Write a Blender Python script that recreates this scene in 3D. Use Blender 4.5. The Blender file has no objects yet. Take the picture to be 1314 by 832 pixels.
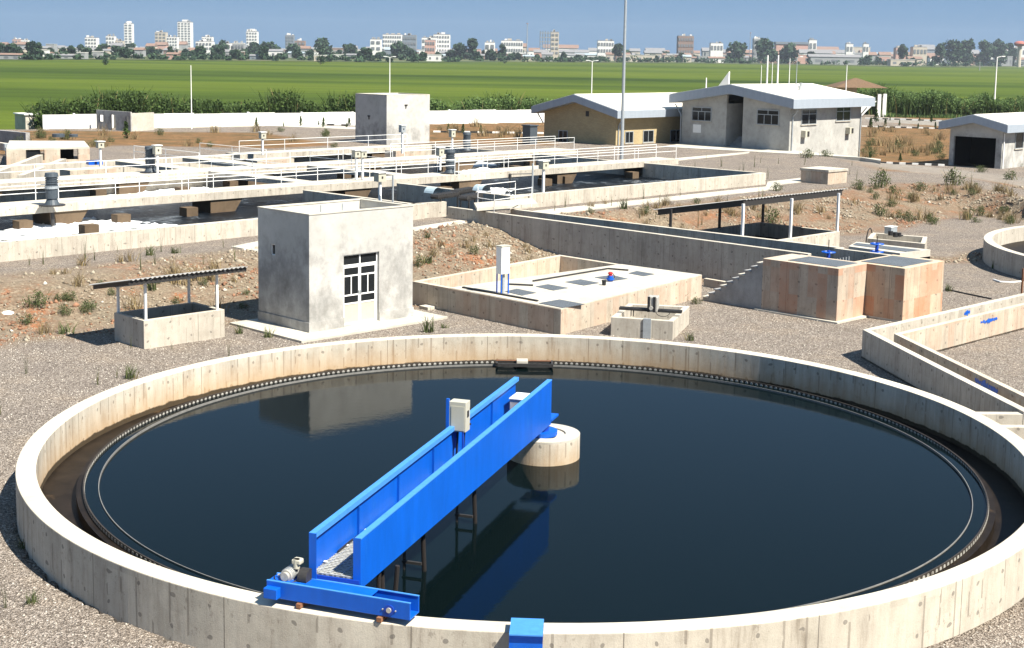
import bpy, bmesh, math, random
import numpy as np
from mathutils import Vector, Matrix
random.seed(7); rng = np.random.default_rng(11)
scene = bpy.context.scene
R_ = math.radians

# ------------------------------------------------------------------ camera
FPX, PITCH, ROLL, PPY, HC = 1792.28, .131168, .016393, 303.45, 9.83
cp, sp, cr, sr = math.cos(PITCH), math.sin(PITCH), math.cos(ROLL), math.sin(ROLL)
cam_d = bpy.data.cameras.new('camera'); cam = bpy.data.objects.new('camera', cam_d)
scene.collection.objects.link(cam); scene.camera = cam
ax = Vector((cr, sr * sp, sr * cp)); ay = Vector((-sr, cr * sp, cr * cp)); az = Vector((0, -cp, sp))
cam.matrix_world = Matrix(((ax.x, ay.x, az.x, 0), (ax.y, ay.y, az.y, 0), (ax.z, ay.z, az.z, HC), (0, 0, 0, 1)))
cam_d.sensor_width = 36; cam_d.lens = FPX / 1314 * 36
cam_d.shift_y = -(416 - PPY) / 1314
cam_d.clip_start = .1; cam_d.clip_end = 60000

# ------------------------------------------------------------------ light
SUN_AZ, SUN_EL = -39.0, 52.0            # azimuth of the sun from +X towards +Y
sd = Vector((math.cos(R_(SUN_AZ)) * math.cos(R_(SUN_EL)), math.sin(R_(SUN_AZ)) * math.cos(R_(SUN_EL)), math.sin(R_(SUN_EL))))
sl = bpy.data.lights.new('sun', 'SUN'); sl.energy = 5.0; sl.angle = R_(.53); sl.color = (1, .94, .83)
so = bpy.data.objects.new('sun', sl); scene.collection.objects.link(so)
so.rotation_euler = sd.to_track_quat('Z', 'Y').to_euler()
w = bpy.data.worlds.new('World'); scene.world = w; w.use_nodes = True
wn = w.node_tree; bg = wn.nodes['Background']
sky = wn.nodes.new('ShaderNodeTexSky'); sky.sky_type = 'NISHITA'; sky.sun_disc = False
sky.sun_elevation = R_(SUN_EL); sky.sun_rotation = R_(90 - SUN_AZ)
sky.air_density = 1.0; sky.dust_density = .35; sky.ozone_density = 3.0; sky.altitude = 0
tint = wn.nodes.new('ShaderNodeMixRGB'); tint.blend_type = 'MULTIPLY'; tint.inputs[0].default_value = 1
tint.inputs[2].default_value = (.55, .78, 1.1, 1)
blend = wn.nodes.new('ShaderNodeMixRGB'); blend.inputs[0].default_value = .90; blend.inputs[2].default_value = (1.30, 2.38, 3.95, 1)
wn.links.new(sky.outputs[0], tint.inputs[1]); wn.links.new(tint.outputs[0], blend.inputs[1]); wn.links.new(blend.outputs[0], bg.inputs[0])
bg.inputs[1].default_value = .06
scene.view_settings.view_transform = 'Standard'; scene.view_settings.look = 'None'
scene.view_settings.exposure = 1.25; scene.view_settings.gamma = 1
scene.render.engine = 'CYCLES'
scene.cycles.max_bounces = 6; scene.cycles.volume_bounces = 0

# ------------------------------------------------------------------ pixel of the photograph -> world point
def ray(px, py):
    x = px - 657; y = py - PPY
    xr = cr * x + sr * y; yr = -sr * x + cr * y
    return (xr, FPX * cp - yr * sp, -FPX * sp - yr * cp)
def at(px, py, z=0.):
    d = ray(px, py); t = (z - HC) / d[2]; return Vector((d[0] * t, d[1] * t, z))
def atY(px, py, Y):
    d = ray(px, py); t = Y / d[1]; return Vector((d[0] * t, Y, HC + d[2] * t))
def hgt(px, py, b):
    d = ray(px, py); return HC + d[2] * b[1] / d[1]
def projx(X, Y, Z):
    Z = Z - HC; f = cp * Y - sp * Z; u = sp * Y + cp * Z
    return 657 + cr * FPX * X / f + sr * FPX * u / f
def along(C, d, px, z=0.):
    f = lambda t: projx(C[0] + d[0] * t, C[1] + d[1] * t, z) - px
    s = f(0)
    for k in range(1, 9000):
        t = k * .01
        if f(t) * s <= 0: return t
    return 0
def V2(p, d, t): return Vector((p[0] + d[0] * t, p[1] + d[1] * t, p[2] if len(p) > 2 else 0))
def dirn(a): return (math.cos(R_(a)), math.sin(R_(a)))

# ------------------------------------------------------------------ helpers
COL = scene.collection
class MB:
    def __init__(s): s.v = []; s.f = []; s.m = []
    def add(s, vs, fs, mi=0):
        n = len(s.v); s.v += [tuple(p) for p in vs]; s.f += [tuple(i + n for i in f) for f in fs]; s.m += [mi] * len(fs); return s
    def obox(s, o, a, b, c, mi=0):
        o, a, b, c = Vector(o), Vector(a), Vector(b), Vector(c)
        if a.cross(b).dot(c) < 0: a, b = b, a
        vs = [o, o + a, o + a + b, o + b, o + c, o + a + c, o + a + b + c, o + b + c]
        return s.add(vs, [(0, 3, 2, 1), (4, 5, 6, 7), (0, 1, 5, 4), (1, 2, 6, 5), (2, 3, 7, 6), (3, 0, 4, 7)], mi)
    def box(s, c, size, rz=0, mi=0):
        d = Vector(dirn(rz) + (0,)); e = Vector((-d.y, d.x, 0))
        o = Vector(c) - d * size[0] / 2 - e * size[1] / 2
        return s.obox(o, d * size[0], e * size[1], Vector((0, 0, size[2])), mi)
    def prism(s, pts, z0, z1, mi=0):
        n = len(pts)
        A = sum(pts[i][0] * pts[(i + 1) % n][1] - pts[(i + 1) % n][0] * pts[i][1] for i in range(n))
        if A < 0: pts = list(pts)[::-1]
        z0s = z0 if hasattr(z0, '__len__') else [z0] * n
        z1s = z1 if hasattr(z1, '__len__') else [z1] * n
        if A < 0 and hasattr(z1, '__len__'): z1s = list(z1s)[::-1]
        vs = [(p[0], p[1], z) for p, z in zip(pts, z0s)] + [(p[0], p[1], z) for p, z in zip(pts, z1s)]
        fs = [tuple(range(n - 1, -1, -1)), tuple(range(n, 2 * n))] + [(i, (i + 1) % n, n + (i + 1) % n, n + i) for i in range(n)]
        return s.add(vs, fs, mi)
    def cyl(s, p0, p1, r, n=12, r1=None, mi=0):
        p0, p1 = Vector(p0), Vector(p1); r1 = r if r1 is None else r1
        d = (p1 - p0).normalized(); t = Vector((0, 0, 1)) if abs(d.z) < .9 else Vector((1, 0, 0))
        a = d.cross(t).normalized(); b = d.cross(a)
        vs = []
        for p, q in ((p0, r), (p1, r1)):
            for i in range(n):
                th = 2 * math.pi * i / n; vs.append(p + (a * math.cos(th) + b * math.sin(th)) * q)
        fs = [(i, (i + 1) % n, n + (i + 1) % n, n + i)[::-1] for i in range(n)] + [tuple(range(n)), tuple(range(2 * n - 1, n - 1, -1))]
        return s.add(vs, fs, mi)
    def tube(s, path, r, n=6):
        for i in range(len(path) - 1): s.cyl(path[i], path[i + 1], r, n)
        return s
    def sphere(s, c, r, nu=16, nv=10, sq=1):
        vs = []; fs = []
        for j in range(nv + 1):
            ph = math.pi * j / nv
            for i in range(nu):
                th = 2 * math.pi * i / nu
                vs.append((c[0] + r * math.sin(ph) * math.cos(th), c[1] + r * math.sin(ph) * math.sin(th), c[2] + r * sq * math.cos(ph)))
        for j in range(nv):
            for i in range(nu):
                a = j * nu + i; b = j * nu + (i + 1) % nu
                fs.append((a, a + nu, b + nu, b))
        return s.add(vs, fs)
    def wall(s, path, th, z0, z1, closed=False):
        """thick wall whose left side (seen along the path) is the path itself, th to the right"""
        P = [Vector((p[0], p[1])) for p in path]; n = len(P); off = []
        for i in range(n):
            ds = []
            if i > 0 or closed: ds.append((P[i] - P[i - 1]).normalized())
            if i < n - 1 or closed: ds.append((P[(i + 1) % n] - P[i]).normalized())
            ns = [Vector((d.y, -d.x)) for d in ds]; m = sum(ns, Vector((0, 0))).normalized()
            off.append(P[i] + m * th / max(.3, m.dot(ns[0])))
        rng_ = range(n if closed else n - 1)
        vs = []
        for a, b in zip(P, off): vs += [(a.x, a.y, z0), (b.x, b.y, z0), (b.x, b.y, z1), (a.x, a.y, z1)]
        fs = []
        for i in rng_:
            a = 4 * i; b = 4 * ((i + 1) % n)
            for k in range(4): fs.append((a + k, b + k, b + (k + 1) % 4, a + (k + 1) % 4))
        if not closed: fs += [(3, 2, 1, 0), tuple(4 * (n - 1) + k for k in range(4))]
        fs = [f[::-1] for f in fs] if False else fs
        return s.add(vs, fs)
    def ring(s, c, r0, r1, z0, z1, n=192):
        vs = []
        for i in range(n):
            th = 2 * math.pi * i / n; x, y = math.cos(th), math.sin(th)
            vs += [(c[0] + r0 * x, c[1] + r0 * y, z0), (c[0] + r1 * x, c[1] + r1 * y, z0), (c[0] + r1 * x, c[1] + r1 * y, z1), (c[0] + r0 * x, c[1] + r0 * y, z1)]
        fs = []
        for i in range(n):
            a = 4 * i; b = 4 * ((i + 1) % n)
            for k in range(4): fs.append((a + k, a + (k + 1) % 4, b + (k + 1) % 4, b + k))
        return s.add(vs, fs)
    def disc(s, c, r, z, n=128):
        vs = [(c[0] + r * math.cos(2 * math.pi * i / n), c[1] + r * math.sin(2 * math.pi * i / n), z) for i in range(n)]
        return s.add(vs, [tuple(range(n))])
    def build(s, name, mat, parent=None, bevel=0, smooth=False, uvc=None):
        off = Vector((0, 0, 0))
        if parent is not None:
            q = parent
            while q is not None: off += q.location; q = q.parent
        me = bpy.data.meshes.new(name)
        V = np.array(s.v, dtype=float) - np.array(off)
        me.from_pydata(V.tolist(), [], s.f)
        mats = mat if isinstance(mat, (list, tuple)) else [mat]
        for m in mats: me.materials.append(m)
        if len(mats) > 1: me.polygons.foreach_set('material_index', s.m)
        me.validate()
        if len(s.f) > 1:
            bm_ = bmesh.new(); bm_.from_mesh(me); bmesh.ops.recalc_face_normals(bm_, faces=bm_.faces); bm_.to_mesh(me); bm_.free()
        me.update()
        # uv in metres, box style (u along the wall, v up)
        uv = me.uv_layers.new(name='UVMap')
        co = np.empty(len(me.vertices) * 3); me.vertices.foreach_get('co', co); co = co.reshape(-1, 3) + np.array(off)
        for p in me.polygons:
            nx, ny, nz = p.normal
            if abs(nz) > .7:
                for li in p.loop_indices:
                    c = co[me.loops[li].vertex_index]; uv.data[li].uv = (c[0], c[1])
            elif uvc is not None:
                ths = []
                for li in p.loop_indices:
                    c = co[me.loops[li].vertex_index]; ths.append((li, math.atan2(c[1] - uvc[1], c[0] - uvc[0]), c))
                t0 = ths[0][1]
                for li, th, c in ths:
                    while th - t0 > math.pi: th -= 2 * math.pi
                    while th - t0 < -math.pi: th += 2 * math.pi
                    uv.data[li].uv = (th * uvc[2], c[2])
            else:
                l = math.hypot(nx, ny) or 1; tx, ty = -ny / l, nx / l
                for li in p.loop_indices:
                    c = co[me.loops[li].vertex_index]; uv.data[li].uv = (c[0] * tx + c[1] * ty, c[2])
        if smooth:
            me.polygons.foreach_set('use_smooth', [True] * len(me.polygons))
            try: me.set_sharp_from_angle(angle=R_(35))
            except Exception: pass
        o = bpy.data.objects.new(name, me); COL.objects.link(o)
        if parent is not None: o.parent = parent
        if bevel:
            b = o.modifiers.new('bevel', 'BEVEL'); b.width = bevel; b.segments = 2; b.limit_method = 'ANGLE'
        return o
def tag(o, label=None, cat=None, group=None, kind=None):
    if label: o['label'] = label
    if cat: o['category'] = cat
    if group: o['group'] = group
    if kind: o['kind'] = kind
    return o
def empty(name, loc, label, cat, group=None):
    o = bpy.data.objects.new(name, None); COL.objects.link(o); o.location = Vector(loc if len(loc) == 3 else (loc[0], loc[1], 0))
    o.empty_display_size = .3
    return tag(o, label, cat, group)
def kids(o): return [c for c in bpy.data.objects if c.parent == o]
def copy_tree(o, parent=None, ch=None):
    if ch is None:
        ch = {}
        for c in bpy.data.objects:
            if c.parent: ch.setdefault(c.parent.name, []).append(c)
    c = o.copy(); COL.objects.link(c)
    if parent: c.parent = parent
    for k in ch.get(o.name, []): copy_tree(k, c, ch)
    return c
def npmesh(name, V, F, mat, col=None, parent=None, smooth=False):
    """V (n,3), F (m,k) arrays; col (n,3) vertex colours"""
    me = bpy.data.meshes.new(name); m, k = F.shape
    me.vertices.add(len(V)); me.vertices.foreach_set('co', V.astype(np.float32).ravel())
    me.loops.add(m * k); me.loops.foreach_set('vertex_index', F.astype(np.int32).ravel())
    me.polygons.add(m); me.polygons.foreach_set('loop_start', np.arange(0, m * k, k, dtype=np.int32))
    try: me.polygons.foreach_set('loop_total', np.full(m, k, dtype=np.int32))
    except Exception: pass
    me.materials.append(mat); me.update(calc_edges=True)
    if col is not None:
        a = me.color_attributes.new('tone', 'FLOAT_COLOR', 'POINT')
        a.data.foreach_set('color', np.c_[col, np.ones(len(col))].astype(np.float32).ravel())
    if smooth: me.polygons.foreach_set('use_smooth', np.ones(m, dtype=bool))
    o = bpy.data.objects.new(name, me); COL.objects.link(o)
    if parent is not None: o.parent = parent
    return o

# ------------------------------------------------------------------ materials
class NT:
    def __init__(s, name):
        s.m = bpy.data.materials.new(name); s.m.use_nodes = True; s.t = s.m.node_tree
        s.b = s.t.nodes['Principled BSDF']
    def n(s, typ, **kw):
        nd = s.t.nodes.new(typ)
        for k, v in kw.items(): setattr(nd, k, v)
        return nd
    def L(s, a, b): s.t.links.new(a, b)
    def math(s, op, a, b=None, c=None, clamp=False):
        nd = s.n('ShaderNodeMath', operation=op); nd.use_clamp = clamp
        for i, x in enumerate((a, b, c)):
            if x is None: continue
            if hasattr(x, 'links'): s.L(x, nd.inputs[i])
            else: nd.inputs[i].default_value = x
        return nd.outputs[0]
    def noise(s, vec, scale, detail=4, rough=.55, dim='3D'):
        nd = s.n('ShaderNodeTexNoise'); nd.noise_dimensions = dim
        nd.inputs['Scale'].default_value = scale; nd.inputs['Detail'].default_value = detail; nd.inputs['Roughness'].default_value = rough
        if vec is not None: s.L(vec, nd.inputs['Vector'])
        return nd.outputs[0]
    def ramp(s, fac, stops):
        nd = s.n('ShaderNodeValToRGB'); e = nd.color_ramp.elements
        while len(e) < len(stops): e.new(.5)
        for el, (p, c) in zip(e, stops): el.position = p; el.color = (c[0], c[1], c[2], 1) if hasattr(c, '__len__') else (c, c, c, 1)
        s.L(fac, nd.inputs[0]); return nd.outputs[0]
    def mix(s, fac, a, b, mode='MIX'):
        nd = s.n('ShaderNodeMixRGB', blend_type=mode)
        for i, x in enumerate((fac, a, b)):
            if hasattr(x, 'links'): s.L(x, nd.inputs[i])
            elif hasattr(x, '__len__'): nd.inputs[i].default_value = (*x, 1)
            else: nd.inputs[i].default_value = x
        return nd.outputs[0]
    def scalev(s, vec, sc):
        nd = s.n('ShaderNodeVectorMath', operation='MULTIPLY'); s.L(vec, nd.inputs[0]); nd.inputs[1].default_value = sc; return nd.outputs[0]
    def bump(s, h, strength=.3, dist=.02):
        nd = s.n('ShaderNodeBump'); nd.inputs['Strength'].default_value = strength; nd.inputs['Distance'].default_value = dist
        s.L(h, nd.inputs['Height']); s.L(nd.outputs[0], s.b.inputs['Normal'])
    def set(s, col=None, rough=None, metal=None, spec=None):
        if col is not None:
            if hasattr(col, 'links'): s.L(col, s.b.inputs['Base Color'])
            else: s.b.inputs['Base Color'].default_value = (*col, 1)
        if rough is not None:
            if hasattr(rough, 'links'): s.L(rough, s.b.inputs['Roughness'])
            else: s.b.inputs['Roughness'].default_value = rough
        if metal is not None: s.b.inputs['Metallic'].default_value = metal
        if spec is not None: s.b.inputs['Specular IOR Level'].default_value = spec
        return s.m

def concrete(name, base, boards=True, warm=.0, ochre=None, grime=.5, top=1.12, patchy=0., inner=None, stain_z=None, bw=.27, jop=.30):
    s = NT(name); geo = s.n('ShaderNodeNewGeometry'); pos = geo.outputs['Position']
    uvn = s.n('ShaderNodeUVMap'); sep = s.n('ShaderNodeSeparateXYZ'); s.L(uvn.outputs[0], sep.inputs[0]); u, v = sep.outputs[0], sep.outputs[1]
    nsep = s.n('ShaderNodeSeparateXYZ'); s.L(geo.outputs['True Normal'], nsep.inputs[0])
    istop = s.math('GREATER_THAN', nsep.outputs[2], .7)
    big = s.noise(pos, .35, 4, .6); mid = s.noise(pos, 2.3, 5, .65); fine = s.noise(pos, 45, 3, .6)
    c = s.ramp(big, [(.3, [x * .86 for x in base]), (.7, [x * 1.1 for x in base])])
    c = s.mix(.55, c, s.ramp(mid, [(.25, (.70, .68, .64)), (.5, (.98, .98, .97)), (.75, (1.12, 1.12, 1.1))]), 'MULTIPLY')
    c = s.mix(.35, c, s.ramp(fine, [(.3, (.7, .7, .7)), (.7, (1.15, 1.15, 1.15))]), 'MULTIPLY')
    if boards:
        ub = s.math('DIVIDE', u, bw); cell = s.math('FLOOR', ub)
        vrow = s.math('FLOOR', s.math('DIVIDE', s.math('ADD', v, s.math('MULTIPLY', s.math('FLOOR', s.math('DIVIDE', u, 1.08)), .37)), 1.6))
        cmb = s.n('ShaderNodeCombineXYZ'); s.L(cell, cmb.inputs[0]); s.L(vrow, cmb.inputs[1])
        wn_ = s.n('ShaderNodeTexWhiteNoise', noise_dimensions='2D'); s.L(cmb.outputs[0], wn_.inputs[0])
        bv = s.ramp(wn_.outputs[0], [(0, .88), (.35, .97), (1, 1.05)])
        fr = s.math('FRACT', ub); edge = s.math('MINIMUM', fr, s.math('SUBTRACT', 1, fr))
        jr = s.math('GREATER_THAN', s.noise(pos, 1.1, 2), .52)
        joint = s.math('MULTIPLY', s.math('LESS_THAN', edge, .055), jr)
        # drips, stretched down
        cm2 = s.n('ShaderNodeCombineXYZ'); s.L(s.math('MULTIPLY', u, 3.2), cm2.inputs[0]); s.L(s.math('MULTIPLY', v, .35), cm2.inputs[1])
        drip = s.noise(cm2.outputs[0], 1.0, 5, .7)
        sidec = s.mix(.8, c, bv, 'MULTIPLY')
        sidec = s.mix(grime, sidec, s.ramp(drip, [(.3, (.52, .48, .44)), (.44, (.92, .90, .88)), (.6, (1.08, 1.08, 1.06))]), 'MULTIPLY')
        sidec = s.mix(s.math('MULTIPLY', joint, jop), sidec, (.12, .10, .08))
        bl = s.math('MULTIPLY', s.math('GREATER_THAN', s.noise(s.scalev(pos, (1, 1, .6)), 9., 5, .75), .60), s.math('GREATER_THAN', s.noise(pos, 1.3, 3, .6), .55)); sidec = s.mix(s.math('MULTIPLY', bl, .4), sidec, (.15, .125, .10))
        pj = s.math('LESS_THAN', s.math('FRACT', s.math('ADD', s.math('DIVIDE', u, 3.24), .11)), .006); sidec = s.mix(s.math('MULTIPLY', pj, .7), sidec, (.07, .06, .05))
        # shutter-tie holes
        tu = s.math('SUBTRACT', s.math('FRACT', s.math('ADD', s.math('DIVIDE', u, .81), .3)), .5)
        tv = s.math('SUBTRACT', s.math('FRACT', s.math('DIVIDE', v, .55)), .45)
        jit = s.math('MULTIPLY', s.math('SUBTRACT', s.noise(pos, 3., 1), .5), .35)
        d2 = s.math('SQRT', s.math('ADD', s.math('POWER', s.math('MULTIPLY', s.math('ADD', tu, jit), .81), 2), s.math('POWER', s.math('MULTIPLY', tv, .55), 2)))
        hole = s.math('MULTIPLY', s.math('LESS_THAN', d2, .042), s.math('GREATER_THAN', s.noise(pos, .9, 2), .42))
        sidec = s.mix(s.math('MULTIPLY', hole, .6), sidec, (.10, .09, .08))
        if patchy:
            cmb2 = s.n('ShaderNodeCombineXYZ'); s.L(s.math('FLOOR', s.math('DIVIDE', u, .42)), cmb2.inputs[0]); s.L(s.math('FLOOR', s.math('DIVIDE', s.math('ADD', v, .12), .95)), cmb2.inputs[1])
            w2 = s.n('ShaderNodeTexWhiteNoise', noise_dimensions='2D'); s.L(cmb2.outputs[0], w2.inputs[0])
            pf = s.math('MULTIPLY', s.ramp(w2.outputs[0], [(.35, 0.), (.75, 1.)]), patchy)
            sidec = s.mix(s.math('MULTIPLY', pf, s.ramp(s.noise(pos, 1.7, 5, .7), [(.3, .5), (.6, .95)])), sidec, (.43, .18, .09))
        if ochre is not None:
            z = s.n('ShaderNodeSeparateXYZ'); s.L(pos, z.inputs[0])
            lo = s.ramp(s.math('ADD', s.math('DIVIDE', s.math('SUBTRACT', z.outputs[2], ochre), .75), s.math('MULTIPLY', s.math('SUBTRACT', drip, .5), .7)), [(.0, 1.), (.9, 0.)])
            inm = 1.
            if inner is not None:
                dx_ = s.math('SUBTRACT', z.outputs[0], inner[0]); dy_ = s.math('SUBTRACT', z.outputs[1], inner[1])
                inm = s.math('LESS_THAN', s.math('SQRT', s.math('ADD', s.math('POWER', dx_, 2), s.math('POWER', dy_, 2))), inner[2])
            sidec = s.mix(s.math('MULTIPLY', s.math('MULTIPLY', lo, .55), inm), sidec, (.42, .25, .10))
            wet = s.ramp(s.math('ADD', s.math('MULTIPLY', s.math('SUBTRACT', z.outputs[2], ochre), 8), s.math('MULTIPLY', s.math('SUBTRACT', mid, .5), 1.2)), [(.0, 1.), (.25, 0.)])
            sidec = s.mix(s.math('MULTIPLY', s.math('MULTIPLY', wet, .95), inm), sidec, (.035, .024, .012))
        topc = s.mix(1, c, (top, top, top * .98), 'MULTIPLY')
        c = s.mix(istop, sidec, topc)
    else:
        drip = s.noise(s.scalev(pos, (.9, .9, .7)), 1, 6, .68)
        if stain_z is not None:
            zz = s.n('ShaderNodeSeparateXYZ'); s.L(pos, zz.inputs[0])
            drip = s.math('ADD', drip, s.math('MAXIMUM', s.math('MULTIPLY', s.math('SUBTRACT', zz.outputs[2], stain_z), .16), -.02))
        c = s.mix(grime, c, s.ramp(drip, [(.34, (.50, .50, .49)), (.47, (.82, .81, .80)), (.56, (1.10, 1.10, 1.08))]), 'MULTIPLY')
    s.bump(s.math('ADD', mid, s.math('MULTIPLY', fine, .5)), .35, .02)
    return s.set(c, .9, 0, .25)

def simple(name, col, rough=.6, metal=0, var=.18, scale=6, bump=.15, spec=.4, streak=False, second=None):
    s = NT(name); geo = s.n('ShaderNodeNewGeometry'); pos = geo.outputs['Position']
    v = s.scalev(pos, (1, 1, .25)) if streak else pos
    n1 = s.noise(v, scale, 5, .65)
    c = s.ramp(n1, [(.25, [x * (1 - var) for x in col]), (.75, [min(1, x * (1 + var)) for x in col])])
    if second is not None:
        n2 = s.noise(v, scale * .6, 6, .7); c = s.mix(s.ramp(n2, [(second[1], 0.), (second[1] + .08, 1.)]), c, second[0])
    if bump: s.bump(n1, bump, .01)
    return s.set(c, rough, metal, spec)

M = {}
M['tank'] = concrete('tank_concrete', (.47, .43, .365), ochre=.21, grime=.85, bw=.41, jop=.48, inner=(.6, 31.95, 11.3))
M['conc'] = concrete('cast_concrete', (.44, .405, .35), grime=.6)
M['conc_red'] = concrete('cast_concrete_reddish', (.43, .36, .29), grime=.55, patchy=.55)
M['conc_rust'] = concrete('cast_concrete_rust', (.44, .385, .315), grime=.6, patchy=.22)
M['slab'] = concrete('pale_slab', (.48, .45, .39), boards=False, grime=.25)
M['plaster'] = concrete('grey_render', (.41, .405, .39), boards=False, grime=.75, stain_z=2.55)
M['render_w'] = concrete('smooth_pale_render', (.39, .385, .365), boards=False, grime=.3)
M['plasterw'] = concrete('white_render', (.72, .71, .68), boards=False, grime=.22)
M['stairc'] = concrete('stair_concrete', (.30, .30, .30), boards=False, grime=.5)
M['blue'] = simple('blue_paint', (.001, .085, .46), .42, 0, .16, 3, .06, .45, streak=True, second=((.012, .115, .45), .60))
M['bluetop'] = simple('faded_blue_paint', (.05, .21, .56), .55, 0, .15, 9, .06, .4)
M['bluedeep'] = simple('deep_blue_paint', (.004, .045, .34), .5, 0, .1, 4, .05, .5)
M['white'] = simple('white_paint', (.80, .80, .78), .5, 0, .05, 5, .05, second=((.45, .40, .34), .68))
M['cream'] = simple('cream_enamel', (.42, .405, .33), .45, 0, .05, 6, .04)
M['galv'] = simple('galvanised_steel', (.34, .37, .39), .5, .3, .15, 9, .08)
M['dark'] = simple('dark_steel', (.035, .033, .032), .55, .2, .3, 12, .1)
M['black'] = simple('black_rubber', (.015, .015, .016), .6, 0, .3, 12, .1)
M['rust'] = simple('rusty_steel', (.20, .09, .045), .85, 0, .35, 25, .3)
M['rust_shade'] = simple('shaded_rusty_steel', (.012, .009, .008), .85, 0, .35, 25, .3)  # rust darkened almost to black, shade under the bridge put into the colour
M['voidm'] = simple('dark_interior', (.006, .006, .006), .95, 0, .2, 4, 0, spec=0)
M['glass'] = simple('window_glass', (.012, .014, .016), .12, 0, .2, 1, 0, .3)
M['motor'] = simple('motor_grey', (.42, .40, .36), .5, .2, .2, 10, .1)
M['mgreen'] = simple('motor_slate', (.06, .075, .09), .5, .1, .2, 10, .1)
M['red'] = simple('red_paint', (.45, .03, .03), .5, 0, .1, 8, .05)
M['shroud'] = simple('fascia_steel', (.30, .34, .39), .55, .1, .08, 3, .05, streak=True)
M['roofw'] = simple('pale_roof', (.66, .62, .53), .8, 0, .12, .5, .1, second=((.55, .42, .27), .66))
M['rooft'] = simple('brown_tiles', (.13, .08, .045), .9, 0, .3, 3, .2)
M['lime'] = simple('limewash', (.78, .77, .74), .85, 0, .08, .8, .1, second=((.42, .38, .32), .66))
M['kerbd'] = simple('kerb_black', (.03, .03, .03), .7)
M['kerbw'] = simple('kerb_white', (.75, .74, .70), .7)
M['foam'] = simple('foam', (.86, .88, .89), .75, 0, .08, 5, .4)
M['trunk'] = simple('bark', (.09, .06, .04), .9, 0, .3, 8, .2)
M['asphalt'] = simple('asphalt', (.14, .135, .125), .9, 0, .15, 20, .2)
M['brownconc'] = concrete('dark_brown_concrete', (.12, .085, .055), boards=False, grime=.5)  # dark brown tone for the walkway haunches and piers

def grate(name, base=(.09, .10, .11)):
    s = NT(name); uvn = s.n('ShaderNodeUVMap'); sep = s.n('ShaderNodeSeparateXYZ')
    geo = s.n('ShaderNodeNewGeometry')
    rot = s.n('ShaderNodeVectorRotate', rotation_type='Z_AXIS'); rot.inputs['Angle'].default_value = R_(45)
    s.L(geo.outputs['Position'], rot.inputs['Vector']); s.L(rot.outputs[0], sep.inputs[0])
    a = s.math('FRACT', s.math('MULTIPLY', sep.outputs[0], 12)); b = s.math('FRACT', s.math('MULTIPLY', sep.outputs[1], 12))
    g = s.math('MAXIMUM', s.math('LESS_THAN', a, .3), s.math('LESS_THAN', b, .3))
    n1 = s.noise(geo.outputs['Position'], 1.4, 4)
    c = s.mix(g, [x * .6 for x in base], [x * 1.7 for x in base])
    c = s.mix(.4, c, s.ramp(n1, [(.3, .7), (.7, 1.3)]), 'MULTIPLY')
    s.bump(g, .3, .01)
    return s.set(c, .6, .2)
M['grate'] = grate('steel_grating')
M['gratel'] = grate('pale_grating', (.24, .25, .24))

def brick():
    s = NT('buff_brick'); uvn = s.n('ShaderNodeUVMap'); br = s.n('ShaderNodeTexBrick')
    s.L(uvn.outputs[0], br.inputs['Vector']); br.inputs['Scale'].default_value = 1
    br.inputs['Brick Width'].default_value = .24; br.inputs['Row Height'].default_value = .08; br.inputs['Mortar Size'].default_value = .012
    br.inputs['Color1'].default_value = (.44, .34, .17, 1); br.inputs['Color2'].default_value = (.36, .27, .13, 1); br.inputs['Mortar'].default_value = (.30, .26, .18, 1)
    geo = s.n('ShaderNodeNewGeometry')
    c = s.mix(.4, br.outputs[0], s.ramp(s.noise(geo.outputs['Position'], .9, 4), [(.3, .8), (.7, 1.15)]), 'MULTIPLY')
    return s.set(c, .9)
M['brick'] = brick()

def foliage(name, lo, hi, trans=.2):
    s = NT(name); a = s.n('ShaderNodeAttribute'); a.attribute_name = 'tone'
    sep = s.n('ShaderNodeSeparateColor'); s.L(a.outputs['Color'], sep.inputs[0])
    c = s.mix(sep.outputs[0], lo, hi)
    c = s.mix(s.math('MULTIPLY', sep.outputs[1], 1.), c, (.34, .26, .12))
    s.set(c, .75, 0, .2)
    tr = s.n('ShaderNodeBsdfTranslucent'); s.L(c, tr.inputs[0]); mx = s.n('ShaderNodeMixShader'); mx.inputs[0].default_value = trans
    out = s.t.nodes['Material Output']; s.L(s.b.outputs[0], mx.inputs[1]); s.L(tr.outputs[0], mx.inputs[2]); s.L(mx.outputs[0], out.inputs[0])
    return s.m
M['leaf'] = foliage('shrub_leaves', (.018, .035, .012), (.075, .12, .03))
M['reed'] = foliage('reed_blades', (.03, .06, .02), (.13, .20, .06))
M['farleaf'] = foliage('far_tree_leaves', (.014, .035, .022), (.045, .085, .04), .1)
M['weed'] = foliage('weed_blades', (.035, .05, .02), (.11, .13, .05))
M['drygrass'] = foliage('dry_grass', (.12, .085, .045), (.26, .20, .11))

def stone_mat():
    s = NT('loose_stones'); a = s.n('ShaderNodeAttribute'); a.attribute_name = 'tone'
    return s.set(a.outputs['Color'], .9, 0, .2)
M['stone'] = stone_mat()

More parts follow.
